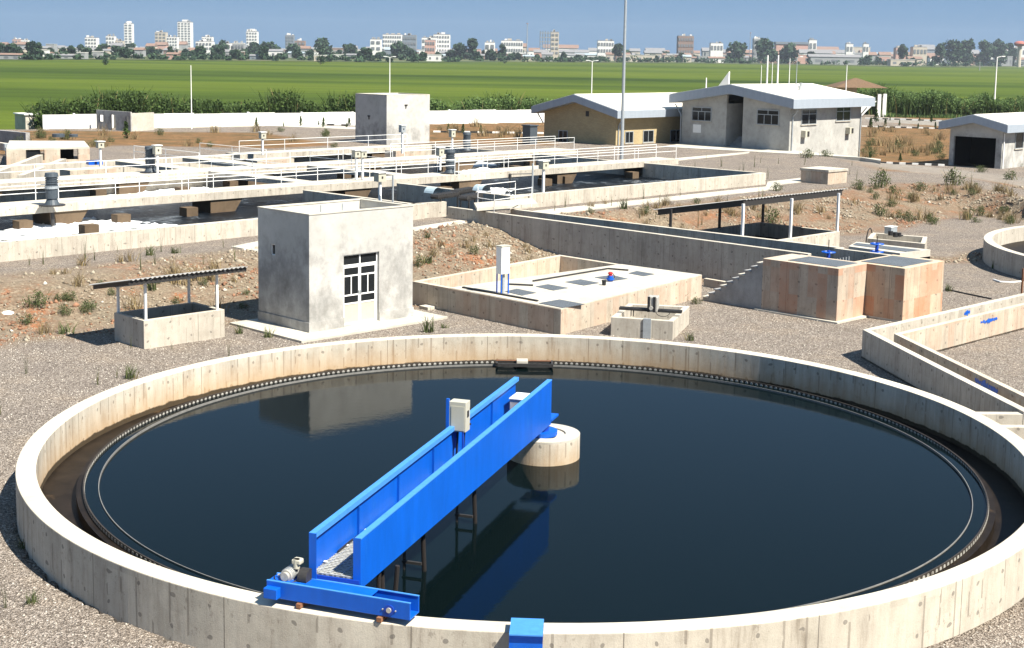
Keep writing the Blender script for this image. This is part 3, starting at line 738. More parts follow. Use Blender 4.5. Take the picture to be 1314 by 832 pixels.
# left wall with a small window
wx = .66 * Ll; wz0, wz1 = 2.55, 2.95
m = MB(); o_ = pb0 + vA * th
m.obox(o_, vA * (wx - th), vV * th, UP * ztop); m.obox(pb0 + vA * (wx + .25), vA * (Ll - wx - .25), vV * th, UP * ztop); m.obox(pb0 + vA * wx, vA * .25, vV * th, UP * wz0); m.obox(pb0 + vA * wx + UP * wz1, vA * .25, vV * th, UP * (ztop - wz1))
m.build('side_wall', M['plaster'], H)
m = MB(); m.obox(pb0 + vA * Ll - vA * .0 + vV * th, vV * (Lr - th), -vA * th, UP * ztop); m.build('rear_wall', M['plaster'], H)
m = MB(); m.obox(pb0 + vV * Lr + vA * th, -vV * th, vA * (Ll - 2 * th), UP * ztop); m.build('side_wall', M['plaster'], H)
m = MB(); m.obox(pb0 + vV * th + vA * th + UP * 3.72, vV * (Lr - 2 * th), vA * (Ll - 2 * th), UP * .12); rf = m.build('roof', M['slab'], H)
# coping edge
m = MB()
for a_, b_, c_, d_ in ((pb0, vV * Lr, vA * .2, 0),):
    pass
e_ = .02
m.obox(pb0 - vV * e_ - vA * e_ + UP * (ztop + .001), vV * (Lr + 2 * e_), vA * (th + 2 * e_), UP * .035)
m.obox(pb0 - vV * e_ + vA * (Ll - th - e_) + UP * (ztop + .001), vV * (Lr + 2 * e_), vA * (th + 2 * e_), UP * .035)
m.obox(pb0 - vV * e_ + vA * (th + e_) + UP * (ztop + .001), vV * (th + 2 * e_), vA * (Ll - 2 * th - 2 * e_), UP * .035)
m.obox(pb0 + vV * (Lr - th - e_) + vA * (th + e_) + UP * (ztop + .001), vV * (th + 2 * e_), vA * (Ll - 2 * th - 2 * e_), UP * .035)
m.build('coping', M['slab'], H)
for k in range(2): 
    p = pb0 + vV * (2.2 + 1.0 * k) + vA * 2.2; MB().cyl((p.x, p.y, 3.8), (p.x, p.y, 4.18), .025, 8).build('vent_pipe', M['galv'], H)
m = MB(); e_ = .035
MB().obox(pb0 + vV * dx1 - vA * e_, vV * (Lr - dx1 + e_), vA * e_, UP * .42).build('plinth', M['plaster'], H)
m.prism([pb0 + vV * dx0, pb0 + vV * dx0 - vA * e_, pb0 - vA * e_ - vV * e_, pb0 + vA * Ll - vV * e_, pb0 + vA * Ll, pb0], 0, .42)
m.build('plinth', M['plaster'], H)
wnd = MB(); q_ = pb0 + vA * wx + UP * wz0 + vV * .03
for o2, a2, b2_ in ((q_, vA * .25, UP * .03), (q_ + UP * .37, vA * .25, UP * .03), (q_, vA * .03, UP * .40), (q_ + vA * .22, vA * .03, UP * .40)): wnd.obox(o2, a2, b2_, vV * .05)
wf = wnd.build('window', M['lime'], H); MB().obox(q_ + vV * .06 + vA * .03 + UP * .03, vA * .19, UP * .34, vV * .012).build('pane', M['glass'], wf)
# double door, glazed
D0 = pb0 + vV * dx0 + vA * .10 + UP * zb; DW = dx1 - dx0
fr = .05
m = MB(); m.obox(D0, vV * fr, vA * .06, UP * dh); m.obox(D0 + vV * (DW - fr), vV * fr, vA * .06, UP * dh); m.obox(D0 + vV * fr + UP * (dh - fr), vV * (DW - 2 * fr), vA * .06, UP * fr); m.obox(D0 + vV * fr + UP * 2.10, vV * (DW - 2 * fr), vA * .06, UP * fr); m.obox(D0 + vV * (DW / 2 - .025) + UP * 2.15, vV * .05, vA * .055, UP * (dh - fr - 2.15))
df = m.build('door_frame', M['white'], H)
for k in range(2): MB().obox(D0 + vV * (fr + k * (DW / 2 - .025)) + UP * 2.15 + vA * .02, vV * (DW / 2 - fr - .025), vA * .012, UP * (dh - fr - 2.15)).build('pane', M['glass'], df)
lw = (DW - 2 * fr) / 2
for k in range(2):
    o2 = D0 + vV * (fr + k * lw) + vA * .005; W = lw - .01; s_ = .055
    m = MB()
    m.obox(o2, vV * s_, vA * .045, UP * 2.08); m.obox(o2 + vV * (W - s_), vV * s_, vA * .045, UP * 2.08)
    for z in (0, .72, 1.02, 1.72, 2.03): m.obox(o2 + vV * s_ + UP * z, vV * (W - 2 * s_), vA * .045, UP * .05)
    m.obox(o2 + vV * (W / 2 - .02) + UP * 1.07, vV * .04, vA * .04, UP * .65)
    dr = m.build('door', M['white'], H)
    MB().obox(o2 + vV * s_ + UP * .05 + vA * .02, vV * (W - 2 * s_), vA * .012, UP * .67).build('door_panel', M['cream'], dr)
    for z0, z1 in ((.77, 1.02), (1.77, 2.03)): MB().obox(o2 + vV * s_ + UP * z0 + vA * .02, vV * (W - 2 * s_), vA * .012, UP * (z1 - z0)).build('pane', M['glass'], dr)
    for j in range(2): MB().obox(o2 + vV * (s_ + j * (W / 2 - s_ + .02)) + UP * 1.07 + vA * .02, vV * (W / 2 - s_ - .02), vA * .012, UP * .65).build('pane', M['glass'], dr)
    MB().obox(o2 + vV * ((W - .05) if k == 0 else .01) - vA * .03 + UP * 1.05, vV * .035, vA * .03, UP * .14).build('handle', M['galv'], dr)
# pale apron slab
q_ = pb0 - vV * 1.05 - vA * .95
m = MB(); m.prism([q_, pb0 + vV * (Lr + .9) - vA * .95, pb0 + vV * (Lr + .9) + vA * (Ll + .3), pb0 - vV * 1.05 + vA * (Ll + .3)], -.2, .08)
m.build('apron_slab', M['slab'], H, bevel=.01)

# ================================================================== ROOFED PITS
def pit(name, label, corners, zt, th_, mat, group=None):
    """corners CCW seen from above; open pit with four walls"""
    c0 = corners[0]; o = empty(name, (c0[0], c0[1], 0), label, 'pit', group)
    m = MB().wall([tuple(c[:2]) for c in corners][::-1], th_, -.4, zt, closed=True); m.build('wall', mat, o, bevel=.015)
    ins = MB(); cx = sum(c[0] for c in corners) / 4; cy = sum(c[1] for c in corners) / 4
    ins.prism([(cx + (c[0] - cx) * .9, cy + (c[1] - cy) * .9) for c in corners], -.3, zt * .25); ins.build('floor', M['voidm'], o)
    return o
def corrugated(o, p0, L_, W_, dL, dW, drop, name='roof_sheet', waves=30, mat=None, par=None, sheets=1):
    """sheet spanning L_ along dL (waves repeat along dL) and W_ along dW, falling by drop"""
    for s_ in range(sheets):
        m = MB(); n = waves // sheets * 4; vs = []
        l0 = L_ * s_ / sheets; l1 = L_ * (s_ + 1) / sheets + (.05 if s_ < sheets - 1 else 0)
        for j, wv in enumerate((0, W_)):
            for k in range(n + 1):
                l = l0 + (l1 - l0) * k / n; z = .028 * math.sin(2 * math.pi * l / (L_ / waves)) - drop * j + .006 * (s_ % 2)
                vs.append(p0 + dL * l + dW * wv + UP * z)
        top = list(vs); bot = [v - UP * .012 for v in vs]; N_ = n + 1
        fs = []
        for k in range(n):
            fs += [(k, k + 1, N_ + k + 1, N_ + k)[::-1], (2 * N_ + k, 2 * N_ + k + 1, 3 * N_ + k + 1, 3 * N_ + k), (k, k + 1, 2 * N_ + k + 1, 2 * N_ + k), (N_ + k, N_ + k + 1, 3 * N_ + k + 1, 3 * N_ + k)[::-1]]
        m.add(top + bot, fs); m.build(name, mat or M['sheet'], par, smooth=False)
M['sheet'] = simple('asbestos_sheet', (.40, .39, .37), .85, 0, .25, 5, .2)
S_ = at(186, 449, 0); E_ = at(289, 433, 0); 
S0 = Vector((-11.95, 44.72, 0)); Lse = along(S0, V45, 288.5, 0); Lsw = along(S0, A135, 147, 0)
cs = [S0, S0 + vV * Lse, S0 + vV * Lse + vA * Lsw, S0 + vA * Lsw]
pit1 = pit('roofed_pit', 'small concrete pit under a corrugated canopy on four posts left of the pump house', cs, .96, .16, M['conc'])
zf = hgt(185, 366, cs[0]) + .13; zr = zf - .36; sl_ = .36 / Lsw
ro = cs[0] - vV * .68 - vA * .35
for i, c in enumerate((S0 + vV * .12 + vA * .08, S0 + vV * (Lse - .25) + vA * .08, S0 + vV * (Lse - .25) + vA * (Lsw - .08), S0 + vV * .12 + vA * (Lsw - .08))):
    MB().box((c.x, c.y, .96), (.075, .075, (zf if i < 2 else zr) - .96 - .02), 45).build('post', M['white'], pit1)
for i in range(2):
    c = S0 + vA * (.04 + (Lsw - .16) * i); MB().obox(Vector((c.x, c.y, (zf, zr)[i] - .09)), vV * Lse, vA * .06, UP * .09).build('beam', M['galv'], pit1)
MB().obox(Vector((ro.x, ro.y, zf - .10 + sl_ * .35)) + vA * .08, vV * (Lse + 1.4), vA * .05, UP * .13).build('edge_beam', M['dark'], pit1)
MB().obox(Vector((ro.x, ro.y, zf - .10 + sl_ * .30)) + vV * .1 + vA * .14, vA * (Lsw + .5) - UP * (sl_ * (Lsw + .5)), vV * .05, UP * .13).build('edge_beam', M['dark'], pit1)
for i in range(3):
    c = S0 + vV * (.1 + (Lse - .3) * i / 2) - vA * .3; m = MB(); 
    sl_ = .36 / Lsw
    m.obox(Vector((c.x, c.y, zf + .02 + sl_ * .3 - .02)), vA * (Lsw + .6) - UP * (sl_ * (Lsw + .6)), vV * .05, UP * .04); m.build('rafter', M['galv'], pit1)
corrugated(pit1, Vector((ro.x, ro.y, zf + .08 + sl_ * .35)), Lse + 1.4, Lsw + .75, vV, vA, sl_ * (Lsw + .75), waves=26, par=pit1, sheets=3)

# large canopy on the right, behind the channel
R1 = at(1078, 297, .9); R1.z = 0
Lf = along(R1, (-V45[0], -V45[1]), 905, .9)
F1 = R1 - vV * Lf; dpp = 5.0
cs = [F1, R1, R1 + vA * dpp, F1 + vA * dpp]
pit2 = pit('roofed_pit', 'long concrete pit under a wide dark corrugated canopy beside the stony bank', cs, .9, .2, M['conc'])
zf = hgt(1074, 255, R1); zroof = hgt(1074, 246.5, R1)
Fc, Rc_ = at(955, 256.5, zroof), at(1098, 243, zroof); Fc.z = Rc_.z = 0
tv = (Rc_ - Fc).dot(vV); Rw = along(Fc, A135, 838, zroof - .95); drop = zroof - hgt(838, 269.5, Fc + vA * Rw); sl_ = drop / Rw
zr = zf - sl_ * (dpp - .3)
def rz_at(c): return zroof - sl_ * max(0, (Vector((c.x, c.y, 0)) - Fc).dot(vA))
for i, (px, rr) in enumerate(((1074, 0), (1014, 0), (952, 0), (985, 1), (923, 1), (860, 1))):
    bse = R1 + vA * (.1 + rr * (dpp - .3)); t_ = along(bse, (-V45[0], -V45[1]), px, .9); c = bse - vV * t_
    MB().box((c.x, c.y, .9), (.11, .11, rz_at(c) - .9 - .06), 45).build('post', M['white'] if not rr else M['dark'], pit2)
MB().obox(Fc + vV * .03 + vA * .06 + UP * (zroof - .34), vV * (tv - .5), vA * .08, UP * .30).build('edge_beam', M['dark'], pit2)
MB().obox(Fc + vV * .10 + vA * .15 + UP * (zroof - .33), vA * (Rw - .4) - UP * (sl_ * (Rw - .4)), vV * .08, UP * .28).build('edge_beam', M['dark'], pit2)
for i in range(5):
    c = Fc + vV * (.2 + (tv - .5) * i / 4) + vA * .15; MB().obox(Vector((c.x, c.y, zroof - .10 - .15 * sl_)), vA * (Rw - .3) - UP * (sl_ * (Rw - .3)), vV * .07, UP * .06).build('rafter', M['dark'], pit2)
corrugated(pit2, Vector((Fc.x, Fc.y, zroof)), tv, Rw, vV, vA, drop, waves=34, mat=M['sheet'], par=pit2, sheets=4)

# ================================================================== VALVE CHAMBER (box with grated slab and open trench)
def mark(px, py, z): p = at(px, py, z); return p
ZC = .93
cA, cB, cC, cD = [at(x, y, ZC) for x, y in ((529, 361), (720, 397), (901, 353), (718, 327))]
cP, cQ = at(576, 369.8, ZC), at(797, 339.3, ZC)
VC = empty('valve_chamber', (cB.x, cB.y, 0), 'wide low concrete chamber with grated top slab between pump house and stairs', 'chamber')
m = MB().prism([cP, cB, cC, cQ], -.4, ZC - .004); m.build('chamber_body', M['conc_rust'], VC, bevel=.015)
sl_in = [c + (sum((cP, cB, cC, cQ), Vector()) / 4 - c) * .004 for c in (cP, cB, cC, cQ)]
MB().prism(sl_in, ZC, ZC + .012).build('top_slab', M['slab'], VC)
m = MB().wall([tuple(p[:2]) for p in (cQ, cD, cA, cP)], -.22, -.4, ZC); m.build('trench_wall', M['conc_rust'], VC, bevel=.015)
m = MB().prism([c * 1.0 for c in (cA, cP, cQ, cD)], -.3, .12); m.build('trench_floor', M['slab'], VC)
for i, q in enumerate((((691, 389), (717.7, 384.2), (750.2, 390.4), (722, 395)), ((648, 374), (663, 370.6), (688, 375.6), (670, 379.2)), ((687.4, 367.6), (703.3, 364.8), (729.3, 369.5), (710.5, 372.7)),
                       ((725, 361.8), (745, 358.5), (769, 363), (749.5, 366.3)), ((763, 356), (785.5, 352.8), (805.7, 357.8), (787, 360.2)), ((806.4, 350.6), (817, 347.8), (840, 351.7), (826, 354.4)))):
    MB().prism([at(x, y, ZC + .03) for x, y in q], ZC + .013, ZC + .03).build('grating', M['grate'], VC)
def railbar(par, pts, w_, h_, z, mat, name):
    ps = [at(x, y, z) for x, y in pts]
    m = MB()
    for a_, b_ in zip(ps, ps[1:]):
        d_ = b_ - a_; n_ = Vector((-d_.y, d_.x, 0)).normalized()
        m.obox(a_ - n_ * w_ / 2, d_, n_ * w_, UP * h_)
    return m.build(name, mat, par)
railbar(VC, ((594, 369.5), (690, 387)), .10, .05, ZC + .02, M['dark'], 'cable_tray')
railbar(VC, ((652, 365.5), (684, 367)), .10, .05, ZC + .02, M['dark'], 'cable_tray')
railbar(VC, ((684, 361.5), (780, 345.5)), .07, .05, ZC + .02, M['dark'], 'cable_tray')
railbar(VC, ((780, 345.5), (806, 347.5)), .10, .05, ZC + .02, M['dark'], 'cable_tray')
# switch cabinet on blue legs
kb = at(643, 377, ZC + .02)
KC = empty('switch_cabinet', kb, 'tall white switch cabinet on blue legs standing on the valve chamber', 'cabinet')
zt = hgt(643, 316, kb); zl = hgt(643, 351, kb); W_ = 23 / FPX * kb.y
cw = .36
MB().obox(Vector((kb.x, kb.y, zl)) - vV * cw / 2 - vA * cw / 2, vV * cw * 1.2, vA * cw * .8, UP * (zt - zl)).build('cabinet_body', M['white'], KC, bevel=.008)
MB().obox(Vector((kb.x, kb.y, zt)) - vV * (cw / 2 + .03) - vA * (cw / 2 + .03), vV * (cw * 1.2 + .06), vA * (cw * .8 + .06), UP * .03).build('cabinet_hood', M['cream'], KC)
MB().obox(Vector((kb.x, kb.y, zl + .04)) - vV * (cw / 2 - .03) - vA * (cw / 2 + .008), vV * (cw * 1.2 - .06), vA * .008, UP * (zt - zl - .08)).build('cabinet_door', M['white'], KC)
for i in (0, 1):
    for j in (0, 1):
        c = kb - vV * (cw / 2 - .01) - vA * (cw / 2 - .01) + vV * i * (cw * 1.2 - .06) + vA * j * (cw * .8 - .06)
        MB().obox(c, vV * .04, vA * .04, UP * (zl - kb.z)).build('leg', M['blue'], KC)
MB().obox(Vector((kb.x, kb.y, kb.z)) - vA * .05 + vV * .03, vV * .10, vA * .06, UP * (zl - kb.z)).build('cable_duct', M['galv'], KC)
# blue valve with red cap, and black pot beside it
vb = at(783, 361, ZC + .02)
VV = empty('hydrant_valve', vb, 'small blue valve with red top standing on the valve chamber slab', 'valve')
MB().cyl(vb, vb + UP * .22, .11, 16).cyl(vb + UP * .06, vb + UP * .12, .16, 16).build('valve_body', M['blue'], VV, smooth=True)
MB().cyl(vb + UP * .22, vb + UP * .36, .075, 14).cyl(vb + UP * .30, vb + UP * .33, .11, 14).build('valve_cap', M['red'], VV)
m = MB(); m.tube([vb + vV * (.05 + .2 * math.sin(a)) + UP * (.3 - .15 * (1 - math.cos(a))) for a in np.linspace(0, math.pi, 8)], .014); m.build('valve_hose', M['black'], VV)
vb = at(775, 366, ZC + .02)
pt_ = MB().cyl(vb, vb + UP * .18, .075, 16, .085).ring((vb.x, vb.y), .07, .10, vb.z + .16, vb.z + .19, 16).build('plastic_pot', M['black']); tag(pt_, 'small black pot standing beside the blue valve on the chamber slab', 'pot')

# ---------------- small inlet box with gate drive
zS = .67
sc_ = [at(x, y, zS) for x, y in ((784, 407), (864, 412.5), (885, 393), (806, 389.5))]
SB = empty('gate_box', (sc_[1].x, sc_[1].y, 0), 'small concrete box with dark sluice gate drive on top just behind the round tank', 'chamber')
m = MB().wall([tuple(c[:2]) for c in sc_][::-1], .2, -.4, zS, closed=True); m.build('wall', M['conc'], SB, bevel=.015)
MB().prism([c * .5 + sum(sc_, Vector()) / 8 for c in sc_], -.3, .1).build('floor', M['slab'], SB)
g0, g1 = at(795, 397, zS + .12), at(875, 402, zS + .12); gd = (g1 - g0); gn = Vector((-gd.y, gd.x, 0)).normalized()
for o_ in (-.12, .06): MB().obox(g0 + gn * o_, gd, gn * .08, UP * .09).build('gate_beam', M['dark'], SB)
gm = g0 + gd * .46
GM = MB().obox(gm - gn * .18, gd.normalized() * .36, gn * .40, UP * .55).build('gate_drive', M['motor'], SB, bevel=.03)
MB().obox(gm - gn * .21, gd.normalized() * .09, gn * .03, UP * .55).build('drive_cover', M['black'], GM)
MB().obox(gm - gn * .21 + gd.normalized() * .20, gd.normalized() * .09, gn * .03, UP * .55).build('drive_cover', M['black'], GM)
MB().cyl(gm - gn * .26 + gd.normalized() * .14 + UP * .15, gm - gn * .16 + gd.normalized() * .14 + UP * .15, .07, 16).build('hand_wheel', M['motor'], GM)
m = MB(); m.tube([gm + gd.normalized() * (.55 + .25 * math.cos(a)) - gn * .15 + UP * (.02 - .16 * math.sin(a)) for a in np.linspace(0, math.pi, 8)], .012); m.build('gate_cable', M['black'], SB)
m = MB()
for k in (.12, .2): m.obox(g0 + gd.normalized() * (.3 + k) - gn * .1 - UP * .2, gd.normalized() * .03, gn * .03, UP * .2)
m.build('gate_rod', M['dark'], SB)
p = at(826, 409.5, zS); p2 = at(836, 410.2, zS)
MB().obox(Vector((p.x, p.y, -.2)) - gn * .10, (p2 - p), gn * .10, UP * (zS + .23)).build('gate_guide', M['galv'], SB)

# ================================================================== BLOCKS WITH STAIR
B1 = at(1073, 415, 0); ZB = 2.06
def bk(v_, a_, z=0): return Vector((B1.x, B1.y, z)) + vV * v_ + vA * a_
BK = empty('distribution_chamber', tuple(B1), 'tall rust stained concrete chamber with grated tops and a concrete stair at its left', 'chamber')
LA_ = along(B1, A135, 975, ZB) - .15
MB().prism([bk(0, 0), bk(2.0, 0), bk(2.0, LA_), bk(0, LA_)], -.3, ZB).build('chamber_body', M['conc_red'], BK, bevel=.015)
MB().prism([bk(.28, .25), bk(1.75, .25), bk(1.75, LA_ - .95), bk(.28, LA_ - .95)], ZB + .001, ZB + .02).build('grating', M['grate'], BK)
MB().prism([bk(2.003, -1.6), bk(5.05, -1.6), bk(5.05, .62), bk(2.003, .62)], -.3, ZB).build('chamber_body', concrete('rusty_shuttered_concrete', (.45, .36, .27), grime=.55, patchy=.8), BK, bevel=.015)
MB().prism([bk(2.25, -1.35), bk(4.6, -1.35), bk(4.6, .40), bk(2.25, .40)], ZB + .001, ZB + .02).build('grating', M['grate'], BK)
# pit behind, with its walls
rz = ZB + .0
rc = [at(x, y, rz) for x, y in ((1089, 316.2), (1155, 325.2), (1194, 320.5), (1099, 310.5))]
MB().prism([rc[0], rc[1], rc[2], rc[3]], rz - .28, rz).build('rear_slab', M['slab'], BK)
MB().prism([rc[0] * .35 + rc[3] * .65, rc[1] * .35 + rc[2] * .65, rc[2], rc[3]], -.3, rz - .285).build('rear_wall', M['voidm'], BK)
q_ = [rc[0] * .75 + rc[3] * .25, rc[1] * .75 + rc[2] * .25, rc[1] * .25 + rc[2] * .75, rc[0] * .25 + rc[3] * .75]; cq = sum(q_, Vector()) / 4
MB().prism([c * .94 + cq * .06 for c in q_], rz + .001, rz + .02).build('grating', M['grate'], BK)
MB().prism([bk(2.003, .63), bk(2.2, .63), bk(2.2, LA_ - .3), bk(2.003, LA_ - .3)], -.3, ZB - .02).build('pit_wall', M['conc_red'], BK)
MB().prism([bk(4.85, .63), bk(5.05, .63), bk(5.05, 3.2), bk(4.85, 3.2)], -.3, ZB - .02).build('pit_wall', M['conc'], BK)
MB().prism([bk(2.21, .63), bk(4.84, .63), bk(4.84, 3.4), bk(2.21, 3.4)], -.3, .5).build('pit_floor', M['voidm'], BK)
m = MB()
for k in range(9): m.obox(bk(2.6 + .22 * k, 2.2, .9), vV * .05, vA * .03, UP * .95)
m.build('bar_screen', M['galv'], BK)
MB().prism([bk(-.18, -.16), bk(2.0, -.16), bk(2.0, -1.76), bk(2.3, -1.76), bk(2.3, -.02), bk(1.9, .3), bk(-.18, LA_ + .2)], -.3, .07).build('footing', M['slab'], BK)
# stair climbing along the face
ST = []
nst = 10; Ls = 2.85; 
for k in range(nst):
    r_ = Ls / nst; a0 = LA_ + Ls - r_ * (k + 1)
    hz = (ZB - .08) * (k + 1) / (nst + .6)
    MB().prism([bk(.05, LA_ + .003 if False else a0), bk(.95, a0), bk(.95, a0 + r_ - .004), bk(.05, a0 + r_ - .004)], -.3, hz - .045).build('stair_riser', M['stairc'], BK)
    MB().prism([bk(.0, a0 - .002), bk(1.0, a0 - .002), bk(1.0, a0 + r_ + .02), bk(.0, a0 + r_ + .02)], hz - .043, hz + .002 * k * .1).build('step', M['stairc'] if k % 3 else M['slab'], BK)
# blue hand wheels
for px, py, big in ((1063, 327, 1), (1125, 322, 2)):
    p = at(px, py, ZB + .0); p.z = ZB - .12
    hv = empty('gate_valve', p, 'blue hand wheel on dark spindle %s' % ('above the left grated block' if big == 1 else 'with stacked rims above the open dark pit'), 'valve', 'blue valve wheels on the distribution chamber')
    m = MB()
    for z in ([.22] if big == 1 else [.08, .40]):
        n = 20; R0 = .26
        for k in range(n):
            a = 2 * math.pi * k / n; b = 2 * math.pi * (k + 1) / n
            m.cyl(p + Vector((R0 * math.cos(a), R0 * math.sin(a), z)), p + Vector((R0 * math.cos(b), R0 * math.sin(b), z)), .025, 6)
        for k in range(5):
            a = 2 * math.pi * k / 5; m.cyl(p + UP * z, p + Vector((R0 * math.cos(a), R0 * math.sin(a), z)), .02, 6)
    m.build('rim', M['blue'], hv)
    MB().cyl(p - UP * .1, p + UP * (.30 if big == 1 else .45), .085, 14, .06).build('valve_stand', M['bluedeep'], hv)
    MB().cyl(p + UP * .25, p + UP * .72, .018, 8).build('spindle', M['dark'], hv)

# ================================================================== LONG CHANNEL WALLS
ZW = 1.7
wl = [at(x, y, ZW) for x, y in ((574, 265.5), (880, 305), (1037, 326))]
wl[1] = wl[0] + (wl[2] - wl[0]) * .66
LW = MB().wall([tuple(p[:2]) for p in (wl[0], wl[2])][::-1], .25, -.4, ZW).build('channel_wall', M['conc'], None, bevel=.012)
tag(LW, 'long straight near wall of the feed channel running down to the distribution chamber', 'wall')
wf = [at(x, y, ZW) for x, y in ((655, 268.5), (1080, 318.5))]
tag(MB().wall([tuple(p[:2]) for p in wf], -.25, -.4, ZW).build('channel_wall', M['conc'], None, bevel=.012), 'far wall of the feed channel passing in front of the dark canopied pit', 'wall')
wi = [wl[0] * .9 + wf[0] * .1, wl[2] * .9 + wf[1] * .1, wf[1] * .88 + wl[2] * .12, wf[0] * .88 + wl[0] * .12]; MB_ = MB(); MB_.prism(wi, -.3, .55); o = MB_.build('channel_water', M['aer']); tag(o, 'dark water at the bottom of the feed channel', kind='structure')
lw0, lw1 = at(903, 357.5, .35), at(948, 365, .35)
tag(MB().obox(Vector((lw0.x, lw0.y, -.2)), Vector((lw1.x - lw0.x, lw1.y - lw0.y, 0)), vV * .2, UP * .55).build('low_kerb_wall', M['conc_rust'], None), 'short low concrete kerb between the valve chamber and the stair foot', 'kerb')

# ================================================================== BENT CHANNEL ON THE RIGHT
ow = [(26.5, 59.6), (19.77, 53.13), (11.61, 45.28), (12.37, 39.9), (13.12, 34.75)]
iw = [(26.9, 58.4), (18.93, 50.69), (12.72, 44.70), (13.90, 36.73), (15.0, 28.5)]
ow2 = [Vector((x, y, 0)) for x, y in ow]; iw2 = [Vector((x, y, 0)) for x, y in iw]
OW = empty('bent_channel', (11.6, 45.3, 0), 'bent concrete channel with dark shaded walls and blue paint marks right of the round tank', 'channel')
MB().wall([tuple(p[:2]) for p in ow2], -.24, -.4, .95).build('outer_wall', M['conc'], OW, bevel=.012)
MB().wall([tuple(p[:2]) for p in iw2], .20, -.4, .93).build('inner_wall', M['conc_rust'], OW, bevel=.012)
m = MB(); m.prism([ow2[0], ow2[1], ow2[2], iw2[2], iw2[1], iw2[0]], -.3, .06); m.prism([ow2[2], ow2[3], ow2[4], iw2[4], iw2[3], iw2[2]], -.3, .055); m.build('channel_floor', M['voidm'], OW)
# blue paint smears (thin, irregular)
def smear(c, du, dv, nrm_, w_, h_, n=26, seed=1):
    r = random.Random(seed); m = MB()
    for k in range(n):
        u = (k / (n - 1) - .5) * w_ + r.uniform(-.02, .02); hh = h_ * r.uniform(.35, 1) * (1 - .5 * abs(2 * k / (n - 1) - 1)); v0 = r.uniform(-.04, .02)
        ww = r.uniform(.04, .09)
        pts = [(u, v0 - hh / 2), (u + ww * .6, v0 - hh * .45), (u + ww, v0), (u + ww * .7, v0 + hh * .5), (u - .01, v0 + hh * .4), (u - ww * .3, v0)]
        m.add([c + du * a_ + dv * b_ + nrm_ * (.004 + .0004 * k) for a_, b_ in pts], [tuple(range(6))])
    return m
dI = (iw2[1] - iw2[2]).normalized(); nI = Vector((-dI.y, dI.x, 0)); nI = -nI
t_ = (at(1250, 407, .7) - Vector((iw2[2].x, iw2[2].y, .7))).dot(dI)
dIr = nI
cI = iw2[2] + dI * t_ ; 
ln_ = Vector((dI.y, -dI.x, 0))
smear(Vector((cI.x, cI.y, .66)) + ln_ * .004, dI, UP, ln_, 1.15, .2).build('paint_smear', M['blue'], OW)
t2_ = (at(1222, 398, .8) - Vector((ow2[2].x, ow2[2].y, .8))).dot((ow2[1] - ow2[2]).normalized())
dO = (ow2[1] - ow2[2]).normalized(); cO = ow2[2] + dO * t2_; lnO = Vector((dO.y, -dO.x, 0))
smear(Vector((cO.x, cO.y, .78)) + lnO * .243, dO, UP, lnO, .3, .3, 8, 3).build('paint_smear', M['blue'], OW)
dJ = (iw2[3] - iw2[2]).normalized(); t3 = (at(1292, 489, .85) - Vector((iw2[2].x, iw2[2].y, .85))).dot(dJ); cJ = iw2[2] + dJ * t3; lnJ = Vector((dJ.y, -dJ.x, 0))
smear(Vector((cJ.x, cJ.y, .74)) + lnJ * .203, dJ, UP, lnJ, 1.3, .3, 22, 5).build('paint_smear', M['blue'], OW)
nc = empty('outlet_channel', (12.1, 34.7, 0), 'short pale concrete outlet channel leaving the round tank at the right edge', 'channel')
for x, y, z in ((11.95, 34.72, .88), (11.75, 33.60, .84)):
    MB().obox(Vector((x, y, -.4)), Vector((9, .35, 0)), Vector((0, .24, 0)), UP * (z + .4)).build('wall', M['conc'], nc, bevel=.012)
MB().obox(Vector((11.8, 33.8, -.3)), Vector((9, .35, 0)), Vector((0, .95, 0)), UP * .45).build('floor', M['slab'], nc)

# ================================================================== SECOND ROUND TANK
C2 = (34.2, 65.4)
T2 = empty('settling_tank', (C2[0], C2[1], 0), 'second round concrete tank cut off by the right edge, seen beyond the chambers', 'tank')
MB().ring(C2, 10.9, 11.3, -1, 1.05, 160).build('wall', M['conc'], T2, bevel=.015, uvc=(C2[0], C2[1], 11.3))
MB().disc(C2, 10.9, .3, 96).build('tank_floor', M['launder'], T2)
# rear valve box
zR_ = .72
rb = [at(x, y, zR_) for x, y in ((1113, 306), (1187, 313), (1190, 304), (1119, 298.5))]
RB = empty('meter_box', tuple(rb[0]), 'small open concrete box with grey instrument case on its rim behind the distribution chamber', 'chamber')
m = MB().wall([tuple(p[:2]) for p in rb][::-1], .22, -.3, zR_, closed=True).build('wall', M['conc'], RB, bevel=.01)
MB().prism([p * .8 + sum(rb, Vector()) / 20 for p in rb], -.3, .15).build('floor', M['slab'], RB)
p = at(1147, 304, zR_)
ib = MB().obox(p - vV * .3 + UP * .14, vV * .62, vA * .4, UP * .36).build('instrument_case', M['galv'], RB, bevel=.02)
MB().obox(p - vV * .32 + UP * .50 - vA * .02, vV * .66, vA * .44, UP * .02).build('case_lid', M['white'], ib)
m = MB(); m.cyl(p - vV * .35 + UP * .1, p - vV * .35 + UP * .32, .13, 12); m.cyl(p - vV * .05 - vA * .1, p - vV * .05 - vA * .1 + UP * .25, .12, 12); m.cyl(p + vV * .25 - vA * .15, p + vV * .25 - vA * .15 + UP * .2, .12, 12); m.obox(p - vA * .2, vV * .6, vA * .1, UP * .06); m.build('valve_body', M['black'], RB)
p = at(1111, 311, .3); m = MB(); m.tube([p + UP * (-.3 + 1.0 * math.sin(a)) + vV * (.35 * (1 - math.cos(a))) for a in np.linspace(0, math.pi * .8, 9)], .03); m.build('hose', M['black'], RB)

